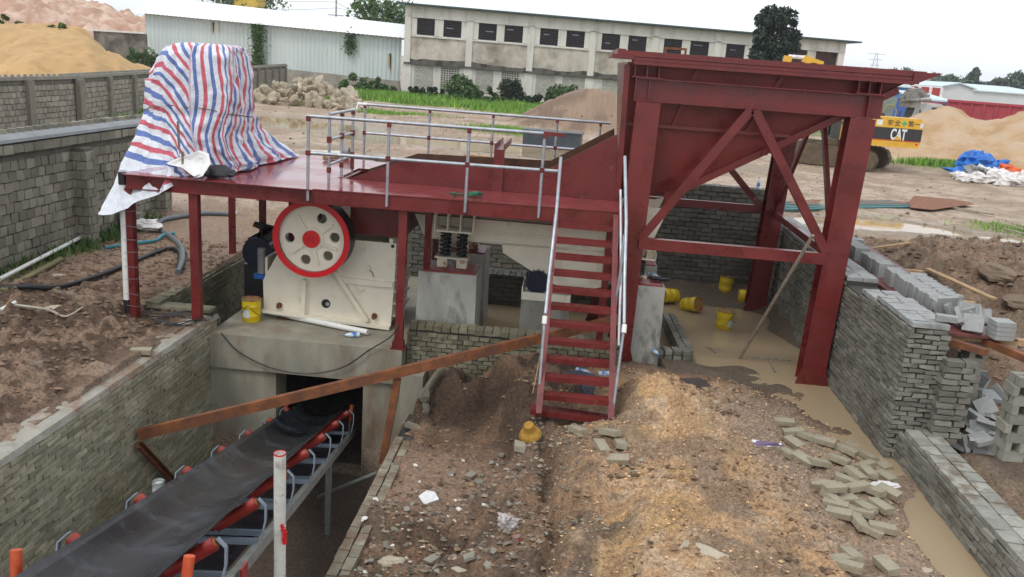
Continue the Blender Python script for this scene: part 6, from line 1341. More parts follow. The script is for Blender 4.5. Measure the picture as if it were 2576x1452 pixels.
m = MB(); wbox(m, 0, WL, 0, 12, 6.75, 7.75); m.build('upper_wall', wlight, wh)
m = MB(); prevs = 0
for a, b_2 in wins+[(WL, WL)]: wbox(m, prevs, a, 0, .3, 5.3, 6.749); prevs = b_2
wbox(m, 0, .3, .3, 12, 5.3, 6.749); wbox(m, WL-.3, WL, .3, 12, 0, 6.749); wbox(m, .0, WL-.3, 11.7, 12, 0, 6.749)
m.build('window_band_wall', wlight, wh)
m = MB(); wbox(m, 0, WL-.301, 0.02, .3, 2.85, 5.299); m.build('middle_wall', wcol, wh)
m = MB(); wbox(m, 0, WL-.301, .12, .32, -.3, 2.849); m.build('lower_wall', wlight, wh)
m = MB(); wbox(m, 0, WL, -.1, .0, 6.76, 6.88); wbox(m, .0, WL, -.08, 0, 5.15, 5.25); m.build('string_course', wlight, wh)
m = MB(); wbox(m, 0, WL, -.16, .02, 2.78, 2.92); m.build('lower_ledge', mould, wh)
m = MB()
# mould climbing above the ledge with a ragged edge
sx = np.linspace(.1, WL-.4, 260); tops = 2.92+.25+.5*fbm(sx*.5, sx*0+2, 3, 4)-.18
vs = []; 
for s_, t in zip(sx, tops):
    p_ = WA+WU*s_-WN*.006*1; p_ = WA+WU*s_+WN*(.012); vs += [(p_[0], p_[1], 2.92*KZ(s_)), (p_[0], p_[1], t*KZ(s_))]
m.add(vs, [(2*i_, 2*i_+2, 2*i_+3, 2*i_+1) for i_ in range(len(sx)-1)]); m.build('mould_stain', mould, wh)
pil = [0.25]+[(wins[i_][1]+wins[i_+1][0])/2 for i_ in (1, 3, 5, 7, 9, 11)]+[WL-.3]
for s_ in pil: m = MB(); wbox(m, s_-.28, s_+.28, -.1, .0, 2.93, 7.74); wbox(m, s_-.4, s_+.4, .0, .119, -.3, 2.779); m.build('pilaster', wlight, wh)
louv = pm('louvre_dark', (.05, .038, .042), .6, var=.3, bump=0)
wfr = pm('window_void', (.012, .011, .013), .8, bump=0)
for i_, (a, b_2) in enumerate(wins):
    m = MB(); wbox(m, a, b_2, .22, .25, 5.3, 6.749); f_ = m.build('window', wfr if i_ < 12 else pm('rusty_shutter', (.08, .03, .02), .8, stain=(.03, .02, .02), ss_=2, st=(.4, .6)), wh)
    m = MB(); wbox(m, a-.05, b_2+.05, -.06, .2, 5.25+.001, 5.32); m.build('sill', wlight, f_)
    if i_ < 12:
        m = MB()
        for k in range(9): z_ = 5.36+k*.155; wbox(m, a+.02, b_2-.02, .04+.0, .16, z_, z_+.06)
        m.build('louvre', louv, f_)
        if i_ not in (0, 8):
            m = MB(); sw_ = (b_2-a); o_ = random.uniform(.05, .4)*sw_; z_ = 5.36+random.choice((3, 4, 5, 6))*.155+.075; wbox(m, a+o_, a+o_+sw_*random.uniform(.25, .5), .2, .215, z_, z_+.06); m.build('painted_daylight', pm('painted_daylight', (.8, .8, .8), .8, bump=0), f_)  # white strip, daylight between the slats put into its colour
cols_inf = pm('infill_block', (.44, .43, .37), .9, var=.15, vs=2, bump=.2, island=.12)
inf = [(1042, 1087, 'b'), (1108, 1153, 'l'), (1195, 1238, 'b'), (1260, 1303, 'l'), (1347, 1391, 'b'), (1413, 1468, 'b'), (1513, 1560, 'b')]
for a, b_2, k_ in inf:
    a = spx(a, 200+(a-1042)*.09)[0]; b_2 = spx(b_2, 200+(b_2-1042)*.09)[0]
    if k_ == 'b':
        m = MB(); r = 0; z_ = .7
        while z_ < 2.6:
            s_ = a-(r % 2)*.2
            while s_ < b_2: wbox(m, max(a, s_), min(b_2, s_+.38)-.02, .085, .119, z_, z_+.18); s_ += .4
            z_ += .2; r += 1
        m.build('block_infill', cols_inf, wh)
        m = MB(); wbox(m, a-.02, b_2+.02, .1, .1195, .68, 2.72); m.build('infill_mortar', pm('infill_mortar', (.27, .26, .22), .9), wh)
    else:
        m = MB(); wbox(m, a, b_2, .105, .1195, .7, 2.72); m.build('lattice_void', pm('lattice_void', (.05, .045, .04), .9), wh)
        m = MB(); n1_ = 7
        for k in range(n1_+1): s_ = a+(b_2-a)*k/n1_; wbox(m, s_-.04, s_+.04, .06, .085, .7, 2.72)
        for k in range(11): z_ = .7+k*.2; wbox(m, a, b_2, .086, .104, z_-.045, z_+.045)
        m.build('lattice_screen', cols_inf, wh)
m = MB(); wbox(m, -.55, WL+1.1, -.7, 12.7, 7.76, 7.9); m.build('roof', pm('roof_green', (.05, .085, .085), .7, var=.3, bump=.1), wh)
# metal shed ------------------------------------------------------------------
SA = np.array([-41.0, 80.]); SB = np.array([-16.4, 78.6]); SL = float(np.linalg.norm(SB-SA)); SU = (SB-SA)/SL; SN = np.array([-SU[1], SU[0]])
sh = empty('metal_shed', (SA[0], SA[1], 0), 'long pale corrugated metal shed with a rounded white roof', 'building')
def sp(s_, d_, z_): p_ = SA+SU*s_+SN*d_; return (p_[0], p_[1], z_)
zt_ = lambda s_: lin(5.6, 5.05, s_/SL)
m = MB(); n_ = 246; vs = []
for k in range(n_+1):
    s_ = SL*k/n_; dd = (0, .05, .05, 0)[k % 4]; vs += [sp(s_, dd, lin(1.8, 1.15, s_/SL)), sp(s_, dd, zt_(s_))]
m.add(vs, [(2*i_, 2*i_+2, 2*i_+3, 2*i_+1) for i_ in range(n_)]); m.add([sp(0, 0, 1.8), sp(0, 12, 1.8), sp(0, 12, 5.6), sp(0, 6, 7.2), sp(0, 0, 5.6)], [(0, 1, 2, 3, 4)])
m.build('wall_sheeting', pm('pale_sheeting', (.56, .63, .61), .5, var=.08, vs=.6, bump=.05, stain=(.5, .42, .28), ss_=.7, st=(.66, .74), vscale=(1, 1, .3)), sh)
m = MB(); 
for (s0, s1) in ((0, SL),): m.add([sp(s0, -.06, -.3), sp(s1, -.06, -.3), sp(s1, -.06, 1.17), sp(s0, -.06, 1.85), sp(s0, .1, -.3), sp(s1, .1, -.3), sp(s1, .1, 1.17), sp(s0, .1, 1.85)], [(0, 1, 2, 3), (3, 2, 6, 7), (4, 7, 6, 5)])
m.build('masonry_base', pm('shed_base', (.33, .31, .26), .9, var=.25, vs=1.5, bump=.3, stain=(.2, .19, .16), ss_=1, st=(.5, .7)), sh)
m = MB(); vs = []; nn_ = 123; na_ = 10
for k in range(nn_+1):
    s_ = -1.0+(SL+1.4)*k/nn_; w_ = .04*(k % 2)
    for a in range(na_+1):
        t = a/na_; dd = -.7+13.4*t; z_ = zt_(s_)-.1+1.75*math.sin(math.pi*t)*lin(1, .75, k/nn_)+w_; vs.append(sp(s_, dd, z_))
m.add(vs, [(i_*(na_+1)+k, (i_+1)*(na_+1)+k, (i_+1)*(na_+1)+k+1, i_*(na_+1)+k+1) for i_ in range(nn_) for k in range(na_)])
m.build('roof', pm('white_roof', (.80, .83, .84), .45, var=.05, vs=1, bump=0, stain=(.45, .25, .12), ss_=1.2, st=(.7, .76)), sh)
def rstreak(px, py, w_, h_, parent):
    A = PY(px, py, 79); m = MB(); rs = random.Random(px)
    yb = lin(80, 78.6, (A[0]+41)/24.6)-.03
    for k in range(5): x_ = A[0]+rs.uniform(-w_, w_)/2; m.add([(x_-.06, yb, A[2]), (x_+.06, yb, A[2]), (x_+.04, yb, A[2]-h_*rs.uniform(.4, 1)), (x_-.04, yb, A[2]-h_*rs.uniform(.4, 1))], [(0, 1, 2, 3)])
    return m.build('rust_streak', pm('rust_streak', (.50, .40, .25), .8), parent)
rstreak(533, 55, .9, 1.5, sh); rstreak(985, 135, .5, 2.2, sh); rstreak(465, 108, .3, .5, sh)
# far wall beside shed
m = MB(); A = PY(235, 78, 75); B = PY(366, 86, 75); m.prism([(A[0], 0), (B[0], 0), (B[0], B[2]), (A[0], A[2])], 75, 75.3); e = thing1('old_wall', m, pm('old_wall', (.2, .18, .15), .9, var=.5, vs=1, bump=.3, stain=(.08, .07, .06), ss_=.8, st=(.45, .6)), 'dark weathered stone wall with white coping at the left end of the shed', 'wall')
cpb = MB(); cpb.bar((A[0]-.4, 75.1, A[2]+.08), (B[0], 75.1, B[2]+.08), .5, .16); c_o = cpb.build('coping', pm('white_coping', (.7, .68, .62), .8), None, origin=e.location); c_o.parent = e; c_o.location = (0, 0, 0)
# ================================================================= HEAPS
def heap(name, poly_fn, mat, lb, cx_, cy_, rx, ry, H_, seed, nx_=110, rough=.12, z0=-.2, prof=1.1, ridge=None):
    vs = []; X_, Y_ = np.meshgrid(np.linspace(-1, 1, nx_), np.linspace(-1, 1, nx_))
    wx = cx_+X_*rx; wy = cy_+Y_*ry; r = np.sqrt(X_**2+Y_**2)+(fbm(X_*2+seed, Y_*2, seed, 3)-.5)*.35
    if ridge: Z_ = ridge(wx, wy)
    else: Z_ = H_*np.clip(1-r, 0, 1)**prof
    edge_ = ss(1.0, .75, np.sqrt(X_**2+Y_**2))
    Z_ = Z_*edge_+z0+(fbm(wx*2.4, wy*1.6, seed+25, 3)-.5)*rough*.9*ss(0, 1, Z_)+(fbm(wx*.7, wy*.7, seed+5, 5)-.5-np.abs(fbm(wx*1.3+wy*.3, wy*.5, seed+15, 4)-.5)*.9)*rough*2*ss(0, 1, Z_)+(fbm(wx*.25, wy*.25, seed+8, 3)-.5)*rough*5*ss(.3, 2, Z_)
    m = MB(); m.add(np.stack([wx, wy, Z_], -1).reshape(-1, 3), [(i_*nx_+k, i_*nx_+k+1, (i_+1)*nx_+k+1, (i_+1)*nx_+k) for i_ in range(nx_-1) for k in range(nx_-1)])
    return thing1(name, m, mat, lb, 'heap', smooth=True)
sandm = pm('sand_yellow', (.48, .31, .14), .95, var=.16, vs=.5, bump=.8, bs=4, stain=(.40, .24, .10), ss_=1.3, st=(.52, .66))
sandr = pm('sand_heap_tan', (.44, .285, .15), .95, var=.2, vs=.5, bump=.9, bs=4, stain=(.46, .34, .23), ss_=.5, st=(.45, .6))
pinkm = pm('pink_earth', (.44, .27, .19), .95, var=.2, vs=.3, bump=1, bs=1.6, stain=(.60, .44, .34), ss_=.35, st=(.45, .6))
LQ = [PY(a, b_2, 50) for a, b_2 in ((-200, 70), (0, 62), (50, 56), (130, 62), (215, 68), (260, 104), (300, 130), (340, 160), (385, 182), (410, 200))]; LSX = [q_[0] for q_ in LQ]; LSZ = [max(0, q_[2])+.15 for q_ in LQ]; LSZ[-1] = 0
def rid_left(x_, y_):   # yellow sand: falling to the right
    top_ = 3.2+(x_*0); prof_ = np.interp(x_/y_*50, LSX, LSZ)
    return prof_*np.exp(-((y_-50)/10.)**2)*(x_ < -17)
heap('sand_hill', None, sandm, 'yellow sand hill behind the far block wall at left, with green weeds on its slope', -37, 50, 19, 15, 5, 3, 190, .30, ridge=rid_left)
PQ = [PY(a, b_2, 132) for a, b_2 in ((-150, -90), (60, -50), (150, -20), (210, 2), (262, 20), (300, 30), (335, 40), (370, 44), (430, 60))]; PSX = [q_[0] for q_ in PQ]; PSZ = [q_[2] for q_ in PQ]
def rid_pink(x_, y_):
    prof_ = np.interp(x_/y_*132, PSX, PSZ); return prof_*np.exp(-((y_-132)/24.)**2)
heap('earth_mountain', None, pinkm, 'tall pinkish earth mound far behind the yellow sand at the upper left', -88, 128, 62, 38, 12, 5, 220, 1.0, ridge=rid_pink)
def rid_right(x_, y_):
    a = 2.4*ss(0, 1.05, 1-np.hypot((x_-21.6)/7.2, (y_-52)/7.5))**.8; b_2 = 3.5*ss(0, 1, 1-np.hypot((x_-27.5)/8.5, (y_-50)/11))**.8; return np.maximum(a, b_2)+.3*np.minimum(a, b_2)
heap('sand_heap', None, sandr, 'wide tan sand heap with two peaks right of the excavator', 26, 49, 15, 12, 4, 9, 190, .26, ridge=rid_right)
# rubble heap: individual rocks
rock_src = []
for k in range(6): 
    o = blob((0, 0, 0), (.5, .4, .33), 200+k, rough=.5).build('broken_rock', rockm, origin=(0, 0, 0)); rock_src.append(o)
used = set(); RC = PZ(745, 268, 0)
for k in range(150):
    t = random.uniform(-1, 1); base_ = 5.0; X0 = -16.9+t*3.5; Y0 = 53.5+random.uniform(-2.4, 3.0); hh = max(0, 1-abs(t+.15)**1.6)*max(0, 1-abs((Y0-54.3)/3.6)**2)*1.6
    src = rock_src[k % 6]; c = src if (k % 6) not in used else src.copy()
    if (k % 6) in used: COL.objects.link(c)
    used.add(k % 6); z_ = random.uniform(.0, 1)**.5*hh
    s_ = random.uniform(.35, .95); c.location = (X0, Y0, z_+.05); c.scale = (s_*random.uniform(.7, 1.5), s_*random.uniform(.7, 1.2), s_*random.uniform(.5, 1)); c.rotation_euler = [random.uniform(0, 6) for _ in range(3)]
    tag(c, 'pale broken concrete rock in the rubble heap by the shed', 'rubble', 'rocks in the pale rubble heap')
for (px, py, sz, lb) in ((880, 250, 1.7, 'big rounded boulder at the right end of the rubble heap'), (800, 262, .9, 'flat boulder at the front of the rubble heap')):
    A = PZ(px, py+12, 0); c = rock_src[2].copy(); COL.objects.link(c); c.location = (A[0], A[1], sz*.25); c.scale = (sz, sz, sz*1.15); c.rotation_euler = (.4, .2, 1); tag(c, lb, 'rubble', None)
# bushes by building ---------------------------------------------------------
bl2 = [(905, 222, 3.4, 2.2, 'leaf_mid', 'dense green bush left of the warehouse in front of the shed base'), (955, 232, 2.4, 1.4, 'leaf_mid', 'low bush at the corner between shed and warehouse'), (1085, 238, 3.5, 1.4, 'leaf_dark', 'low dark bush under the first lattice window'), (1165, 238, 2.2, 3.4, 'leaf_mid', 'tall thin weed bush before the second pilaster'), (1215, 248, 3, 2.0, 'leaf_mid', 'bush between the two lattice windows'), (1290, 250, 1.6, 3.2, 'leaf_dark', 'tall dark climber over the second lattice window'), (1340, 262, 3.2, 1.5, 'leaf_dark', 'low bush right of the second lattice window'), (1405, 262, 2.2, 2.8, 'leaf_mid', 'tall wispy weeds near the small earth heap'), (1130, 262, 4.5, .9, 'leaf_mid', 'low spreading weeds in front of the warehouse centre'), (1250, 268, 5, .9, 'leaf_mid', 'low spreading weeds beside the grass right of centre')]
for k, (px, py, w_, h_, mt_, lb) in enumerate(bl2):
    yd = 76.0-(py-222)*.08; A = PY(px, py, yd); bush((A[0], yd, 0), w_*1.15, h_*.8, 1500, mt_, lb, seed=k, s=(.08, .2), g='bushes along the warehouse wall')
A = PY(650, 210, 79); e = empty('climbing_vine', (A[0], 79.2, 0), 'tall green vine climbing the middle of the metal shed', 'plant')
leaves(2600, lambda n_, rs: np.stack([A[0]+rs.normal(0, .28, n_)*(1+.3*np.sin(rs.uniform(0, 6, n_))), 79.0-rs.uniform(0, .3, n_), rs.uniform(.8, 5.3, n_)], 1), .07, .18, 9).build('foliage', leaf['leaf_mid'], e)
m = MB(); m.tube([(A[0], 79.15, -.1), (A[0]+.1, 79.1, 5.2)], .05, 6); m.build('stem', bark, e)
A = PY(885, 110, 79); e = empty('climbing_vine', (A[0], 78.6, 3.5), 'small hanging green vine on the right part of the shed wall', 'plant')
leaves(420, lambda n_, rs: np.stack([A[0]+rs.normal(0, .28, n_), 78.6-rs.uniform(0, .2, n_), A[2]+rs.normal(0, .45, n_)], 1), .08, .2, 19).build('foliage', leaf['leaf_mid'], e)
for k, (px, py, yd, w_, h_, lb) in enumerate(((355, 150, 70, 2.2, 2.2, 'green bush at the left corner of the shed'), (395, 150, 70, 2, 1.0, 'low bush right of the shed corner bush'), (625, 172, 66, 1.6, 1.1, 'bush at the foot of the tall shed vine'))):
    A = PY(px, py, yd); bush((A[0], yd, A[2]-h_*.5), w_, h_, 900, 'leaf_mid', lb, seed=40+k, s=(.08, .2))
for k, (px, py, yd, w_, h_, lb) in enumerate(((165, 105, 50, 1.2, 1.6, 'sparse weeds high on the yellow sand slope'), (205, 160, 45, 1.0, .8, 'weed tuft low on the yellow sand slope'), (15, 60, 52, 2.5, .9, 'grass tufts on the crest of the yellow sand at the left edge'))):
    A = PY(px, py, yd); bush((A[0], yd-1, A[2]-.3), w_, h_, 700, 'leaf_mid', lb, seed=60+k, s=(.05, .14), k=5)
# trees behind
A = PY(1943, 150, 71); tree((A[0], 71, 0), 9.5, 5.0, 17000, 'leaf_pine', 'dark dense conifer rising in front of the warehouse behind the hopper', seed=4, s=(.1, .26), shape='col', base=.2, name='conifer_tree')
for k, (px, yd, H_, cw, n_, mt_, lb, shp) in enumerate(((960, 96, 9.6, 7, 2600, 'leaf_mid', 'flat crowned tree behind the shed and the warehouse corner', 'flat'), (620, 120, 12.2, 11, 2600, 'leaf_mid', 'green tree top showing over the shed roof, right of the yellow tank', 'flat'), (575, 125, 13.2, 5, 1500, 'leaf_dark', 'dark tree top left of the yellow tank over the shed roof', 'round'))):
    A = PY(px, 100, yd); tree((A[0], yd, 0), H_, cw, n_, mt_, lb, seed=10+k, s=(.15, .4), shape=shp, base=.55, trunk=.2)
A = PY(625, 5, 118); e = empty('water_tank', (A[0], 118, 0), 'yellow box tank peeking over the shed roof', 'tank'); m = MB(); m.bb((A[0]-1.6, 117, A[2]-1.0), (A[0]+1.6, 120, A[2]+1.4)); m.build('tank_body', pm('tank_yellow', (.7, .5, .08), .6), e)
m = MB()
for dx in (-1.4, 1.4): m.bb((A[0]+dx-.1, 118, 0), (A[0]+dx+.1, 118.2, A[2]-1.01))
m.build('leg', gsteelr, e)
# pole and wires
A = PY(846, 0, 110); e = empty('power_pole', (A[0], 110, 0), 'grey concrete power pole with crossarms behind the shed', 'pole')
m = MB(); m.tube([(A[0], 110, 0), (A[0], 110, A[2]+2.5)], .17, 8, r1=.1); m.build('pole', pm('pole_concrete', (.4, .4, .39), .8), e)
m = MB(); m.bb((A[0]-1.0, 109.85, A[2]+.1), (A[0]+1.0, 109.95, A[2]+.22)); m.bb((A[0]-1.0, 109.85, A[2]-1.9), (A[0]+1.0, 109.95, A[2]-1.8)); m.build('crossarm', gsteel, e)
for k, (a, b_2, ya, yb_) in enumerate((((-100, -30), (846, 5), 160, 110), ((560, 2), (846, 20), 120, 110), ((846, 5), (1015, 60), 110, 90), ((846, 20), (1030, 12), 110, 100))):
    P_, Q_ = Vector(P2(*a, ya)), Vector(P2(*b_2, yb_)); m = MB(); m.tube([P_.lerp(Q_, t/12)+Vector((0, 0, -.6*math.sin(math.pi*t/12))) for t in range(13)], .022, 4)
    thing1('power_line', m, exblk, 'thin overhead wire ' + ('running left from the pole over the sand', 'low between the tree top and the pole', 'falling right from the pole to the warehouse corner', 'level right of the pole toward the warehouse roof')[k], 'wire')
# hills ---------------------------------------------------------------------
m = MB(); hx = np.linspace(20, 420, 90); vs = []
hz = np.interp(hx, [20, 60, 92, 108, 124, 140, 160, 185, 210, 420], [0, 2, 4.5, 8.5, 9.0, 6.5, 9, 12.5, 14, 16])
for i_, x_ in enumerate(hx):
    for j_ in range(12): t = j_/11; vs.append((x_, 270+t*90, -1+(hz[i_]+1)*math.sin(min(1, t*1.3)*math.pi/2)+.8*float(fbm(np.array(x_*.1), np.array(t*6), 3, 3))))
m.add(vs, [(i_*12+j_, (i_+1)*12+j_, (i_+1)*12+j_+1, i_*12+j_+1) for i_ in range(89) for j_ in range(11)]); ho = m.build('hill', pm('hill_green', (.05, .075, .04), .9, var=.4, vs=.1, bump=.5, bs=.3), smooth=True); tag(ho, kind='structure')
rs = np.random.RandomState(3)
def woods(n_, rs):
    nc = 420; cxs = rs.uniform(60, 190, nc); cys = rs.uniform(215, 345, nc); ts = np.clip((cys-270)/90, 0, 1)
    top_ = np.interp(cxs, hx, hz); czs = np.where(cys < 270, 0, -1+(top_+1)*np.sin(np.minimum(1, ts*1.3)*np.pi/2))
    idx = rs.randint(0, nc, n_); d = rs.normal(size=(n_, 3)); d /= np.linalg.norm(d, axis=1)[:, None]; r = rs.uniform(1.2, 2.6, nc)[idx]
    P_ = np.stack([cxs[idx], cys[idx], czs[idx]+1.0], 1)+d*(r*rs.uniform(.5, 1, n_))[:, None]*np.array([1, 1, .9]); return P_
o = leaves(36000, woods, .4, .95, 77).build('woods', leaf['leaf_hill_hazy']); tag(o, 'far wooded hillside of dark green trees at the right', 'woods', kind='stuff')
for k, (px, py, yd, H_, cw, lb) in enumerate(((2453, 190, 240, 13, 6, 'tall isolated tree on the hill between the two ridges'), (2390, 205, 230, 8, 9, 'round crowned tree on the slope left of the tall hill tree'), (2300, 200, 250, 8, 10, 'broad dark tree on the first hill'), (2510, 215, 230, 9, 12, 'broad tree mass at the right edge hill'), (2560, 200, 240, 11, 12, 'dark tree at the far right edge of the hill'), (2225, 235, 150, 4.5, 7, 'green tree beside the small blue building'), (2330, 245, 150, 5, 8, 'tree behind the pitched roof hall'), (2420, 240, 170, 6, 12, 'tree row part behind the long white roof, left'), (2520, 250, 170, 6, 12, 'tree row part behind the long white roof, right'))):
    A = PY(px, py, yd); H_ *= .72; tree((A[0], yd, max(0, A[2]-H_*.75)), H_, cw*.8, 2600, 'leaf_hill_hazy' if k < 5 else 'leaf_dark', lb, seed=80+k, s=(.3, .7), trunk=.3, base=.2, g='trees on the hillside')
# far buildings
def slabhouse(name, px0, px1, pyt, pyb, yd, dep, wm, rm, lb, roofh=.0, ov=.3, wins_=0, gable=False):
    a = PY(px0, pyt, yd); b_2 = PY(px1, pyb, yd); zt2 = (a[2]); zb2 = -.5
    x0_, x1_ = a[0], PY(px1, (pyt+pyb)/2, yd)[0]
    e = empty(name, ((x0_+x1_)/2, yd, 0), lb, 'building'); m = MB(); m.bb((x0_, yd, zb2), (x1_, yd+dep, zt2)); m.build('wall', wm, e)
    m = MB()
    if gable: xm = (x0_+x1_)/2; m.prism([(x0_-ov, zt2), (xm, zt2+roofh), (x1_+ov, zt2), (x1_+ov, zt2+.15), (xm, zt2+roofh+.15), (x0_-ov, zt2+.15)], yd-.3, yd+dep); m.prism([(x0_, zt2), (x1_, zt2), (xm, zt2+roofh-.02)], yd+.001, yd+.1)
    else: m.add([(x0_-ov, yd-ov, zt2), (x1_+ov, yd-ov, zt2), (x1_+ov, yd+dep, zt2+roofh), (x0_-ov, yd+dep, zt2+roofh), (x0_-ov, yd-ov, zt2+.15), (x1_+ov, yd-ov, zt2+.15), (x1_+ov, yd+dep, zt2+roofh+.15), (x0_-ov, yd+dep, zt2+roofh+.15)], [(0, 1, 2, 3), (4, 7, 6, 5), (0, 4, 5, 1), (1, 5, 6, 2), (3, 2, 6, 7), (0, 3, 7, 4)])
    m.build('roof', rm, e)
    for k in range(wins_):
        w0 = x0_+(x1_-x0_)*(k+.3)/wins_; w1 = x0_+(x1_-x0_)*(k+.65)/wins_; m = MB(); m.bb((w0, yd-.04, zt2*.35), (w1, yd-.01, zt2*.35+1.2)); m.build('window', pm('dark_glass', (.04, .05, .06), .2, bump=0), e)
    return e, x0_, x1_, zt2
wwall = pm('far_white', (.6, .64, .64), .7, var=.1, vs=.3, bump=0); wroof = pm('far_roof', (.55, .66, .68), .5, var=.12, vs=.5, bump=0); bwall = pm('far_blue', (.015, .12, .48), .6, var=.1, bump=0); rwall = pm('far_red', (.42, .05, .04), .7, var=.15, vs=.5, bump=0); whitef = pm('far_trim', (.8, .8, .8), .6, bump=0)
slabhouse('blue_house', 2240, 2284, 218, 300, 105, 8, pm('far_bluegrey', (.05, .2, .42), .6, var=.2, bump=0), wroof, 'small blue building left of the red and white framed hall', .3, wins_=2)
e, x0_, x1_, zz_ = slabhouse('red_hall', 2286, 2362, 216, 300, 108, 12, rwall, whitef, 'red brick hall with white frame posts behind the pump truck', .0, ov=.05)
m = MB()
for k in range(4): xx_ = x0_+(x1_-x0_)*k/3; m.bb((xx_-.15, 107.8, 0), (xx_+.15, 107.99, zz_))
m.build('frame_post', whitef, e)
slabhouse('white_hall', 2370, 2442, 220, 300, 112, 20, wwall, wroof, 'white panelled hall with low pitched roof right of the red hall', .6, gable=True, wins_=0)
slabhouse('long_white_shed', 2446, 2650, 229, 300, 120, 14, wwall, wroof, 'long low white roofed shed at the right edge beyond the red truck beds', .9, wins_=7)
e, x0_, x1_, zz_ = slabhouse('blue_office', 2326, 2386, 253, 300, 82, 8, bwall, wroof, 'bright blue site office with white window behind the sand heap', .6)
m = MB(); m.bb((x0_+.9, 81.9, .4), (x0_+2.6, 81.98, 2.0)); f_ = m.build('window', whitef, e); m = MB(); m.bb((x0_+1.0, 81.86, .5), (x0_+1.7, 81.899, 1.9)); m.bb((x0_+1.8, 81.86, .5), (x0_+2.5, 81.899, 1.9)); m.build('pane', MAT['dark_glass'], f_)
slabhouse('white_house', 2300, 2338, 196, 230, 175, 8, whitef, pm('roof_red', (.3, .08, .06), .7), 'white house with dark window among the trees below the hill', .3, wins_=1)
A = PY(2333, 225, 130); m = MB(); m.tube([(A[0]-.3, 130, 0), (A[0], 130, A[2]+2.2)], .16, 6); thing1('utility_pole', m, pm('pole_concrete', (.4, .4, .39)), 'pale utility pole among the trees above the white hall', 'pole')
A = PY(2203, 150, 420); m = MB(); 
for sx_ in (-1, 1): m.bar((A[0]+sx_*3, 420, 0), (A[0]+sx_*.3, 420, A[2]+3), .3, .3, up=(0, 1, 0))
for k in range(3): m.bar((A[0]-4+k, 420, A[2]+2.5-k*2.5), (A[0]+4-k, 420, A[2]+2.5-k*2.5), .25, .25)
for k in range(8): z_ = A[2]*k/8; w_ = 3-2.7*k/8; m.bar((A[0]-w_, 420, z_), (A[0]+w_-.3, 420, z_+A[2]/8), .15, .15, up=(0, 1, 0))
thing1('lattice_pylon', m, pm('pylon_grey', (.5, .52, .53), .7), 'faint grey lattice power pylon far behind the hopper rim', 'pylon')
# ================================================================= EXCAVATOR
EX, EYp = 13.55, 39.2
ex = empty('excavator', (EX, EYp, 0), 'yellow tracked excavator seen from behind, parked right behind the hopper', 'excavator')
m = MB()
def rrect(x0, x1, z0, z1, r, n=5):
    pts = []
    for (cx_, cz_, a0) in ((x1-r, z1-r, 0), (x0+r, z1-r, 90), (x0+r, z0+r, 180), (x1-r, z0+r, 270)):
        for k in range(n+1): t = R_(a0+90*k/n); pts.append((cx_+r*math.cos(t), cz_+r*math.sin(t)))
    return pts
cw0, cw1 = EX-1.62, EX+1.62
m = MB(); m.prism(rrect(cw0, cw1, 1.93, 2.43, .22), EYp, EYp+.9); m.prism([(cw0+.08, 1.15), (cw1-.08, 1.15), (cw1, 1.26), (cw1, 1.41), (cw0, 1.41), (cw0, 1.26)], EYp, EYp+.9); m.bb((cw0, EYp+.02, 1.411), (cw1, EYp+.9, 1.929)); smooth_auto(m.build('counterweight', exyel, ex))
m = MB(); m.bb((cw0-.003, EYp-.012, 1.46), (cw1+.003, EYp+.019, 1.98)); bandp = m.build('black_band', exblk, ex)
m = MB(); m.bb((cw0, EYp-.016, 1.435), (cw1, EYp+.01, 1.459)); m.build('red_line', wred, bandp)
m = MB(); m.bb((cw1-.14, EYp-.006, 2.05), (cw1-.02, EYp+.02, 2.25)); m.bb((EX-.38, EYp-.006, 2.06), (EX-.14, EYp+.02, 2.3)); m.build('sticker', whitef, ex)
m = MB(); m.bb((EX-1.5, EYp+.9, 1.2), (EX+1.5, EYp+3.2, 2.2)); m.bb((EX-1.4, EYp+.901, 2.2), (EX+.2, EYp+2.6, 2.55)); m.build('engine_housing', exblk, ex)
m = MB(); m.bb((EX-1.5, EYp+2.9, 1.3), (EX-.5, EYp+4.6, 3.0)); m.build('cab', exblk, ex)
m = MB(); m.bb((EX-1.42, EYp+2.88, 2.1), (EX-.58, EYp+2.899, 2.9)); m.build('cab_window', exblk, ex)
m = MB(); m.tube([(EX-.9, EYp+.5, 2.43), (EX-.9, EYp+.5, 2.75)], .07, 10); m.build('exhaust', exblk, ex)
def text(body, size, loc, mat, par, rx=90, ext=.004, font=None, sx_=1):
    cu = bpy.data.curves.new('txt', 'FONT'); cu.body = body; cu.size = size; cu.extrude = ext; cu.align_x = 'CENTER'; cu.offset = size*.03 if body == 'CAT' else 0
    ob = bpy.data.objects.new('tmp_text', cu); COL.objects.link(ob); bpy.context.view_layer.update()
    me = bpy.data.meshes.new_from_object(ob.evaluated_get(bpy.context.evaluated_depsgraph_get())); bpy.data.objects.remove(ob)
    me.materials.clear(); me.materials.append(mat)
    o = bpy.data.objects.new('lettering', me); COL.objects.link(o); o.parent = par; po = ORG[par.name]; o.location = (loc[0]-po.x, loc[1]-po.y, loc[2]-po.z); o.rotation_euler = (R_(rx), 0, 0); o.scale = (sx_, 1, 1); return o
tcx = EX+.62
text('CAT', .66, (tcx, EYp-.018, 1.48), whitef, bandp, sx_=.52, ext=.006)
m = MB(); m.prism([(tcx-.2, 1.462), (tcx+.16, 1.462), (tcx-.02, 1.66)], EYp-.034, EYp-.026); m.build('triangle_mark', exyel, bandp)
text('安', .27, (EX+.20, EYp-.008, 2.10), exblk, ex); text('全', .27, (EX+.50, EYp-.008, 2.10), exblk, ex); text('第', .27, (EX+1.08, EYp-.008, 2.10), exblk, ex); text('一', .27, (EX+1.36, EYp-.008, 2.10), exblk, ex)
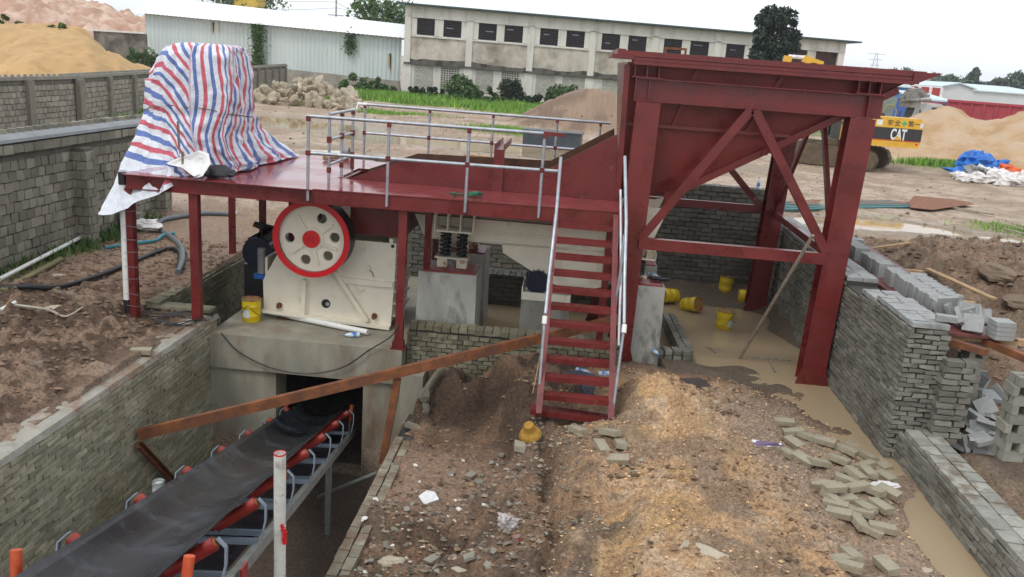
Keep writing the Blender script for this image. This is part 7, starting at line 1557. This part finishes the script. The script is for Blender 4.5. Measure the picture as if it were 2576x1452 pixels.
m = MB(); m.bb((EX+.68, EYp-.01, 2.17), (EX+.90, EYp-.002, 2.23)); m.bb((EX+.76, EYp-.013, 2.09), (EX+.82, EYp-.001, 2.31)); m.build('green_cross', pm('sign_green', (.02, .4, .2), .5, bump=0), ex)
m = MB(); m.bb((EX-1.3, EYp-.008, 2.1), (EX-.6, EYp+.01, 2.3)); m.build('grille', exblk, ex)
for dx in (-1.5, 1.42): m = MB(); m.bb((EX+dx, EYp-.01, 1.28), (EX+dx+.1, EYp+.02, 1.36)); m.build('tail_lamp', wred, ex)
m = MB(); m.tube([(EX-1.3, EYp+1.0, 2.2), (EX-1.3, EYp+1.0, 2.75), (EX+.1, EYp+1.0, 2.75), (EX+.1, EYp+1.0, 2.2)], .02, 6); m.build('handrail', exblk, ex)
for xt in (EX-1.25, EX+1.25):
    m = MB(); pr = [(EYp+.0, .45), (EYp+.1, .15), (EYp+.35, .02), (EYp+4.1, .02), (EYp+4.4, .2), (EYp+4.5, .5), (EYp+4.35, .8), (EYp+4.0, .95), (EYp+.5, .95), (EYp+.15, .8)]
    m.prism(pr, xt-.3, xt+.3, 'YZ'); tk = m.build('track', trk, ex)
    m = MB(); n_ = len(pr)
    for k in range(n_):
        a, b_2 = pr[k], pr[(k+1) % n_]; L_ = math.hypot(b_2[0]-a[0], b_2[1]-a[1]); q_ = max(1, int(L_/.19))
        for j_ in range(q_): t = (j_+.5)/q_; m.box((xt, lin(a[0], b_2[0], t), lin(a[1], b_2[1], t)), (.64, .03, .06), M=Matrix.Rotation(math.atan2(b_2[1]-a[1], b_2[0]-a[0]), 3, 'X'))
    m.build('track_shoe', trk, tk)
m = MB(); m.bb((EX-.94, EYp+1.2, .45), (EX+.94, EYp+3.2, .9)); m.tube([(EX, EYp+2.2, .9), (EX, EYp+2.2, 1.2)], .7, 20); m.build('undercarriage', trk, ex)
uy = R_(58); pv_ = Vector((-1.3, 2.2, 0)); rm_ = Matrix.Rotation(uy, 3, 'Z')
for o in ex.children:
    if o.name.split('.')[0] in ('track', 'undercarriage'): o.rotation_euler = (0, 0, uy); o.location = pv_-rm_ @ Vector((0, 2.2, 0))
m = MB(); m.prism([(EYp+3.3, 2.0), (EYp+3.9, 1.6), (EYp+6.5, 2.6), (EYp+9, 1.6), (EYp+9.2, 1.9), (EYp+6.2, 3.1)], EX-2.7+2.2, EX-2.2+2.2, 'YZ'); m.build('boom', exblk, ex)
# second yellow arm showing above the rim
A = PY(2000, 155, 60); ar = empty('digger_arm', (A[0], 60, 0), 'folded yellow digger arm with white ram showing above the hopper rim', 'machine arm')
m = MB(); a1 = PY(1988, 152, 60); b1 = PY(2040, 158, 60); a0 = PY(1975, 175, 60)
m.prism([(a1[0]-1.0, 0), (a1[0]-.2, 0), (a1[0]+.1, a1[2]+.25), (a1[0]-.35, a1[2]+.3)], 60, 60.5); m.bar((b1[0]-.5, 60.2, b1[2]+.25), (b1[0]+.8, 60.2, b1[2]-.1), .4, .45); m.bb((b1[0], 60, 0), (b1[0]+.4, 60.4, b1[2])); m.build('arm', exyel, ar)
m = MB(); m.tube([(a1[0]-.1, 60.2, a1[2]+.25), (b1[0]-.3, 60.2, b1[2]+.3)], .13, 10); m.build('ram', whitef, ar)
# concrete pump truck
PT = PY(2290, 300, 62); pt = empty('concrete_pump_truck', (PT[0], 62, 0), 'dirty grey concrete pump truck with folded boom behind the excavator', 'truck')
gm_ = pm('pump_grey', (.32, .31, .28), .6, var=.35, vs=2, bump=.2, stain=(.12, .1, .08), ss_=2, st=(.45, .6)); dk = pm('pump_dark', (.07, .065, .055), .7, var=.4, bump=.2)
m = MB(); x_ = PT[0]
m.bb((x_-1.0, 62, .8), (x_+1.0, 63, 1.6)); m.bb((x_-.9, 63, 1), (x_+.9, 70, 1.4)); m.build('hopper_frame', dk, pt)
m = MB()
for k in range(4): m.bar((x_-.9+k*.12, 61.8+k*.1, 3.1+k*.16), (x_+1.5-k*.2, 63.5, 3.35+k*.14), .22, .2)
m.bb((x_-.6, 62, 2.5), (x_+.5, 63, 3.05)); m.tube([(x_-.9, 61.8, 2.9), (x_+1.2, 62.2, 3.1)], .12, 8); m.build('folded_boom', gm_, pt)
m = MB(); m.bar((x_-.2, 62.5, 1.2), (x_+.2, 62.6, 2.8), .4, .4, up=(0, 1, 0)); m.tube([(x_-.9, 61.9, 1.0), (x_-.8, 61.9, 2.2)], .06, 6); m.tube([(x_+.7, 61.9, .9), (x_+.5, 61.9, 2.4)], .06, 6); m.build('slewing_column', dk, pt)
m = MB(); m.prism(rrect(x_+1.0, x_+2.7, 1.1, 2.85, .25), 63.5, 65.3); m.build('cab', pm('truck_white', (.55, .55, .54), .4, var=.2, bump=.05), pt)
m = MB(); m.bb((x_+1.9, 63.44, 2.0), (x_+2.5, 63.49, 2.6)); m.build('cab_window', MAT['dark_glass'], pt)
for dx, dy in ((-.85, 62.6), (.85, 62.6), (-.85, 68), (.85, 68), (1.4, 64), (2.4, 64)):
    m = MB(); m.tube([(x_+dx-.15, dy, .5), (x_+dx+.15, dy, .5)], .5, 18); m.build('wheel', wblack, pt)
# mixer drum / grey-green panel truck left of it
A = PY(2245, 300, 58); mxr = empty('mixer_plant', (A[0], 58, 0), 'grey green angled machine panel with a yellow hoop reel, left of the pump truck', 'machine')
m = MB(); p0_ = [PY(*q_, 58) for q_ in ((2222, 240), (2260, 245), (2275, 300), (2220, 300))]; m.prism([(p0_[0][0], p0_[0][2]), (p0_[1][0], p0_[1][2]), (p0_[1][0]-.5, 0), (p0_[0][0]-.3, 0)], 58, 58.4); m.build('panel', pm('panel_greygreen', (.2, .25, .23), .6, var=.2, bump=.05), mxr)
cc = PY(2236, 283, 57.9); m = MB(); m.tube([(cc[0]+.42*math.cos(t), 57.8, cc[2]+.52*math.sin(t)) for t in np.linspace(0, 6.283, 25)], .035, 7); m.build('hoop', pm('dull_yellow', (.35, .3, .08), .6), mxr)
m = MB(); m.tube([(cc[0], 57.8, cc[2]-2.3), (cc[0], 57.85, cc[2]-.5)], .06, 7); m.build('stand', exyel, mxr)
# red tipper beds
rtm = pm('tipper_red', (.38, .045, .06), .55, var=.15, vs=1, bump=.05)
def tipper(px0, px1, pyt, pyb, yd, lb, tilt=0):
    a = PY(px0, pyt, yd); b_2 = PY(px1, pyt-10, yd-3); zb2 = PY(px1, pyb, yd)[2]
    e = empty('tipper_truck', (a[0], yd, 0), lb, 'truck', 'red tipper trucks')
    A = Vector((a[0], yd, 0)); Bv = Vector((b_2[0], yd-3, 0)); d = (Bv-A).normalized(); nn = Vector((-d.y, d.x, 0)); L_ = (Bv-A).length; z1 = a[2]; z0 = max(1.2, z1-1.75)
    m = MB(); m.bar(A+nn*1.1+Vector((0, 0, (z0+z1)/2)), Bv+nn*1.1+Vector((0, 0, (z0+z1)/2)), 2.2, z1-z0); m.build('bed', rtm, e)
    m = MB()
    for k in range(int(L_/.8)+1): c = A+d*(k*.8+.05)-nn*.05; m.box((c.x, c.y, (z0+z1)/2), (.14, .1, z1-z0), rz=math.atan2(d.y, d.x))
    for z_ in (z0+.1, z1-.08): m.bar(A-nn*.06+Vector((0, 0, z_)), Bv-nn*.06+Vector((0, 0, z_)), .14, .16)
    m.build('rib', rtm, e)
    m = MB(); m.bar(A+nn*1.1+Vector((0, 0, z0-.25)), Bv+nn*1.1+Vector((0, 0, z0-.25)), .9, .4); m.build('chassis', dk, e)
    for k in (.25, .4, .85):
        for o_ in (.2, 2.0):
            c = A+d*L_*k+nn*o_; m = MB(); m.tube([c-nn*.15+Vector((0, 0, .52)), c+nn*.15+Vector((0, 0, .52))], .52, 18); m.build('wheel', wblack, e)
    c = A-d*1.2+nn*1.1; m = MB(); m.box((c.x, c.y, 1.75), (1.7, 2.3, 2.3), rz=math.atan2(d.y, d.x)); m.build('cab', rtm, e)
    return e
tipper(2385, 2640, 250, 282, 66, 'long red tipper truck with ribbed bed behind the right sand heap')
m = MB()
for k in range(26): a = PY(2395+k*6, 285, 60); m.bb((a[0]-.02, 60, 0), (a[0]+.02, 60.04, 2.1))
a = PY(2395, 277, 60); b_2 = PY(2550, 280, 60); m.bb((a[0], 60.0-.03, 1.95), (b_2[0], 60-.001, 2.05)); m.bb((a[0], 59.97, .3), (b_2[0], 59.999, .4)); thing1('rail_fence', m, gsteel, 'grey metal railing fence below the red tipper bed', 'fence')
# garbage pile
def g_blob(px, py, r_2, mat, lb, zz=.2, nm='garbage_bag', sq=.6, seed=0):
    A = PZ(px, py, 0); o = blob((A[0], A[1], zz), (r_2, r_2*.7, r_2*sq), seed+int(px), rough=1.3).build(nm, mat); tag(o, lb, 'bag' if 'bag' in nm else 'sheet', 'rubbish pile beside the sand heap')
g_blob(2445, 440, 1.0, bagbl, 'blue tarpaulin sheet draped over the rubbish pile', .45, 'blue_tarpaulin', .55)
g_blob(2420, 447, .6, bagbl, 'lower left fold of blue sheet on the rubbish pile', .25, 'blue_tarpaulin', .5)
g_blob(2455, 452, .6, baggr, 'grey sheet in the middle of the rubbish pile', .35, 'grey_sheet', .5)
for k, (px, py, r_2, mt_, lb) in enumerate(((2480, 452, .6, bagw, 'white bag at the front centre of the rubbish pile'), (2505, 460, .55, bagw, 'white bag right of centre in the rubbish pile front'), (2450, 460, .45, bagw, 'white bag at the front left of the rubbish pile'), (2528, 440, .5, bagor, 'upper orange bag on the right of the rubbish pile'), (2545, 452, .5, bagor, 'lower orange bag at the right of the rubbish pile'), (2535, 466, .6, bagw, 'white bag at the lower right of the rubbish pile'), (2505, 430, .6, bagbl, 'blue bag on the top right of the rubbish pile'), (2570, 455, .5, bagw, 'white bag at the right frame edge of the rubbish pile'), (2425, 462, .3, bagw, 'small white scrap left of the rubbish pile'), (2410, 455, .3, bagw, 'tiny white bag at the left tip of the rubbish pile'))): g_blob(px, py, r_2, mt_, lb, .22, seed=k)
# small yard things
A = PZ(1388, 372, 0); e = empty('steel_tank', (A[0], A[1], 0), 'dark blue grey steel box lying in the yard behind the railing corner', 'box'); m = MB(); m.box((A[0], A[1]+.6, .35), (2.6, 1.0, .62), rz=-.1); m.build('box_body', pm('dark_bluegrey', (.05, .065, .08), .5), e); m = MB(); m.box((A[0], A[1]+.6, .69), (2.7, 1.1, .05), rz=-.1); m.build('lid', pm('dark_bluegrey', (.05, .065, .08)), e)
for (px, py, lb) in ((1215, 395, 'pale board lying in the yard behind the feed chute'),):
    m = MB(); A = PZ(px, py, .02); m.box((A[0], A[1], .06), (1.4, .5, .05), rz=-.1); thing1('board', m, wood, lb, 'board')
# remove helper originals that were never placed
for o in rock_src:
    if 'label' not in o: bpy.data.objects.remove(o)
hzm = MB(); hzm.bb((-1650, -80, -4), (1650, 1550, 40)); hzo = hzm.build('haze', red); tag(hzo, 'thin pale haze filling the air over the yard and hills', 'haze', kind='stuff')
hm = bpy.data.materials.new('haze'); hm.use_nodes = True; hn = hm.node_tree.nodes; hn.remove(hn['Principled BSDF']); pv = hn.new('ShaderNodeVolumePrincipled'); pv.inputs['Color'].default_value = (.86, .9, .95, 1); pv.inputs['Density'].default_value = .0004
hm.node_tree.links.new(pv.outputs[0], hn['Material Output'].inputs['Volume']); hzo.data.materials.clear(); hzo.data.materials.append(hm)
print('objects', len(COL.objects), 'ground verts', len(co_))
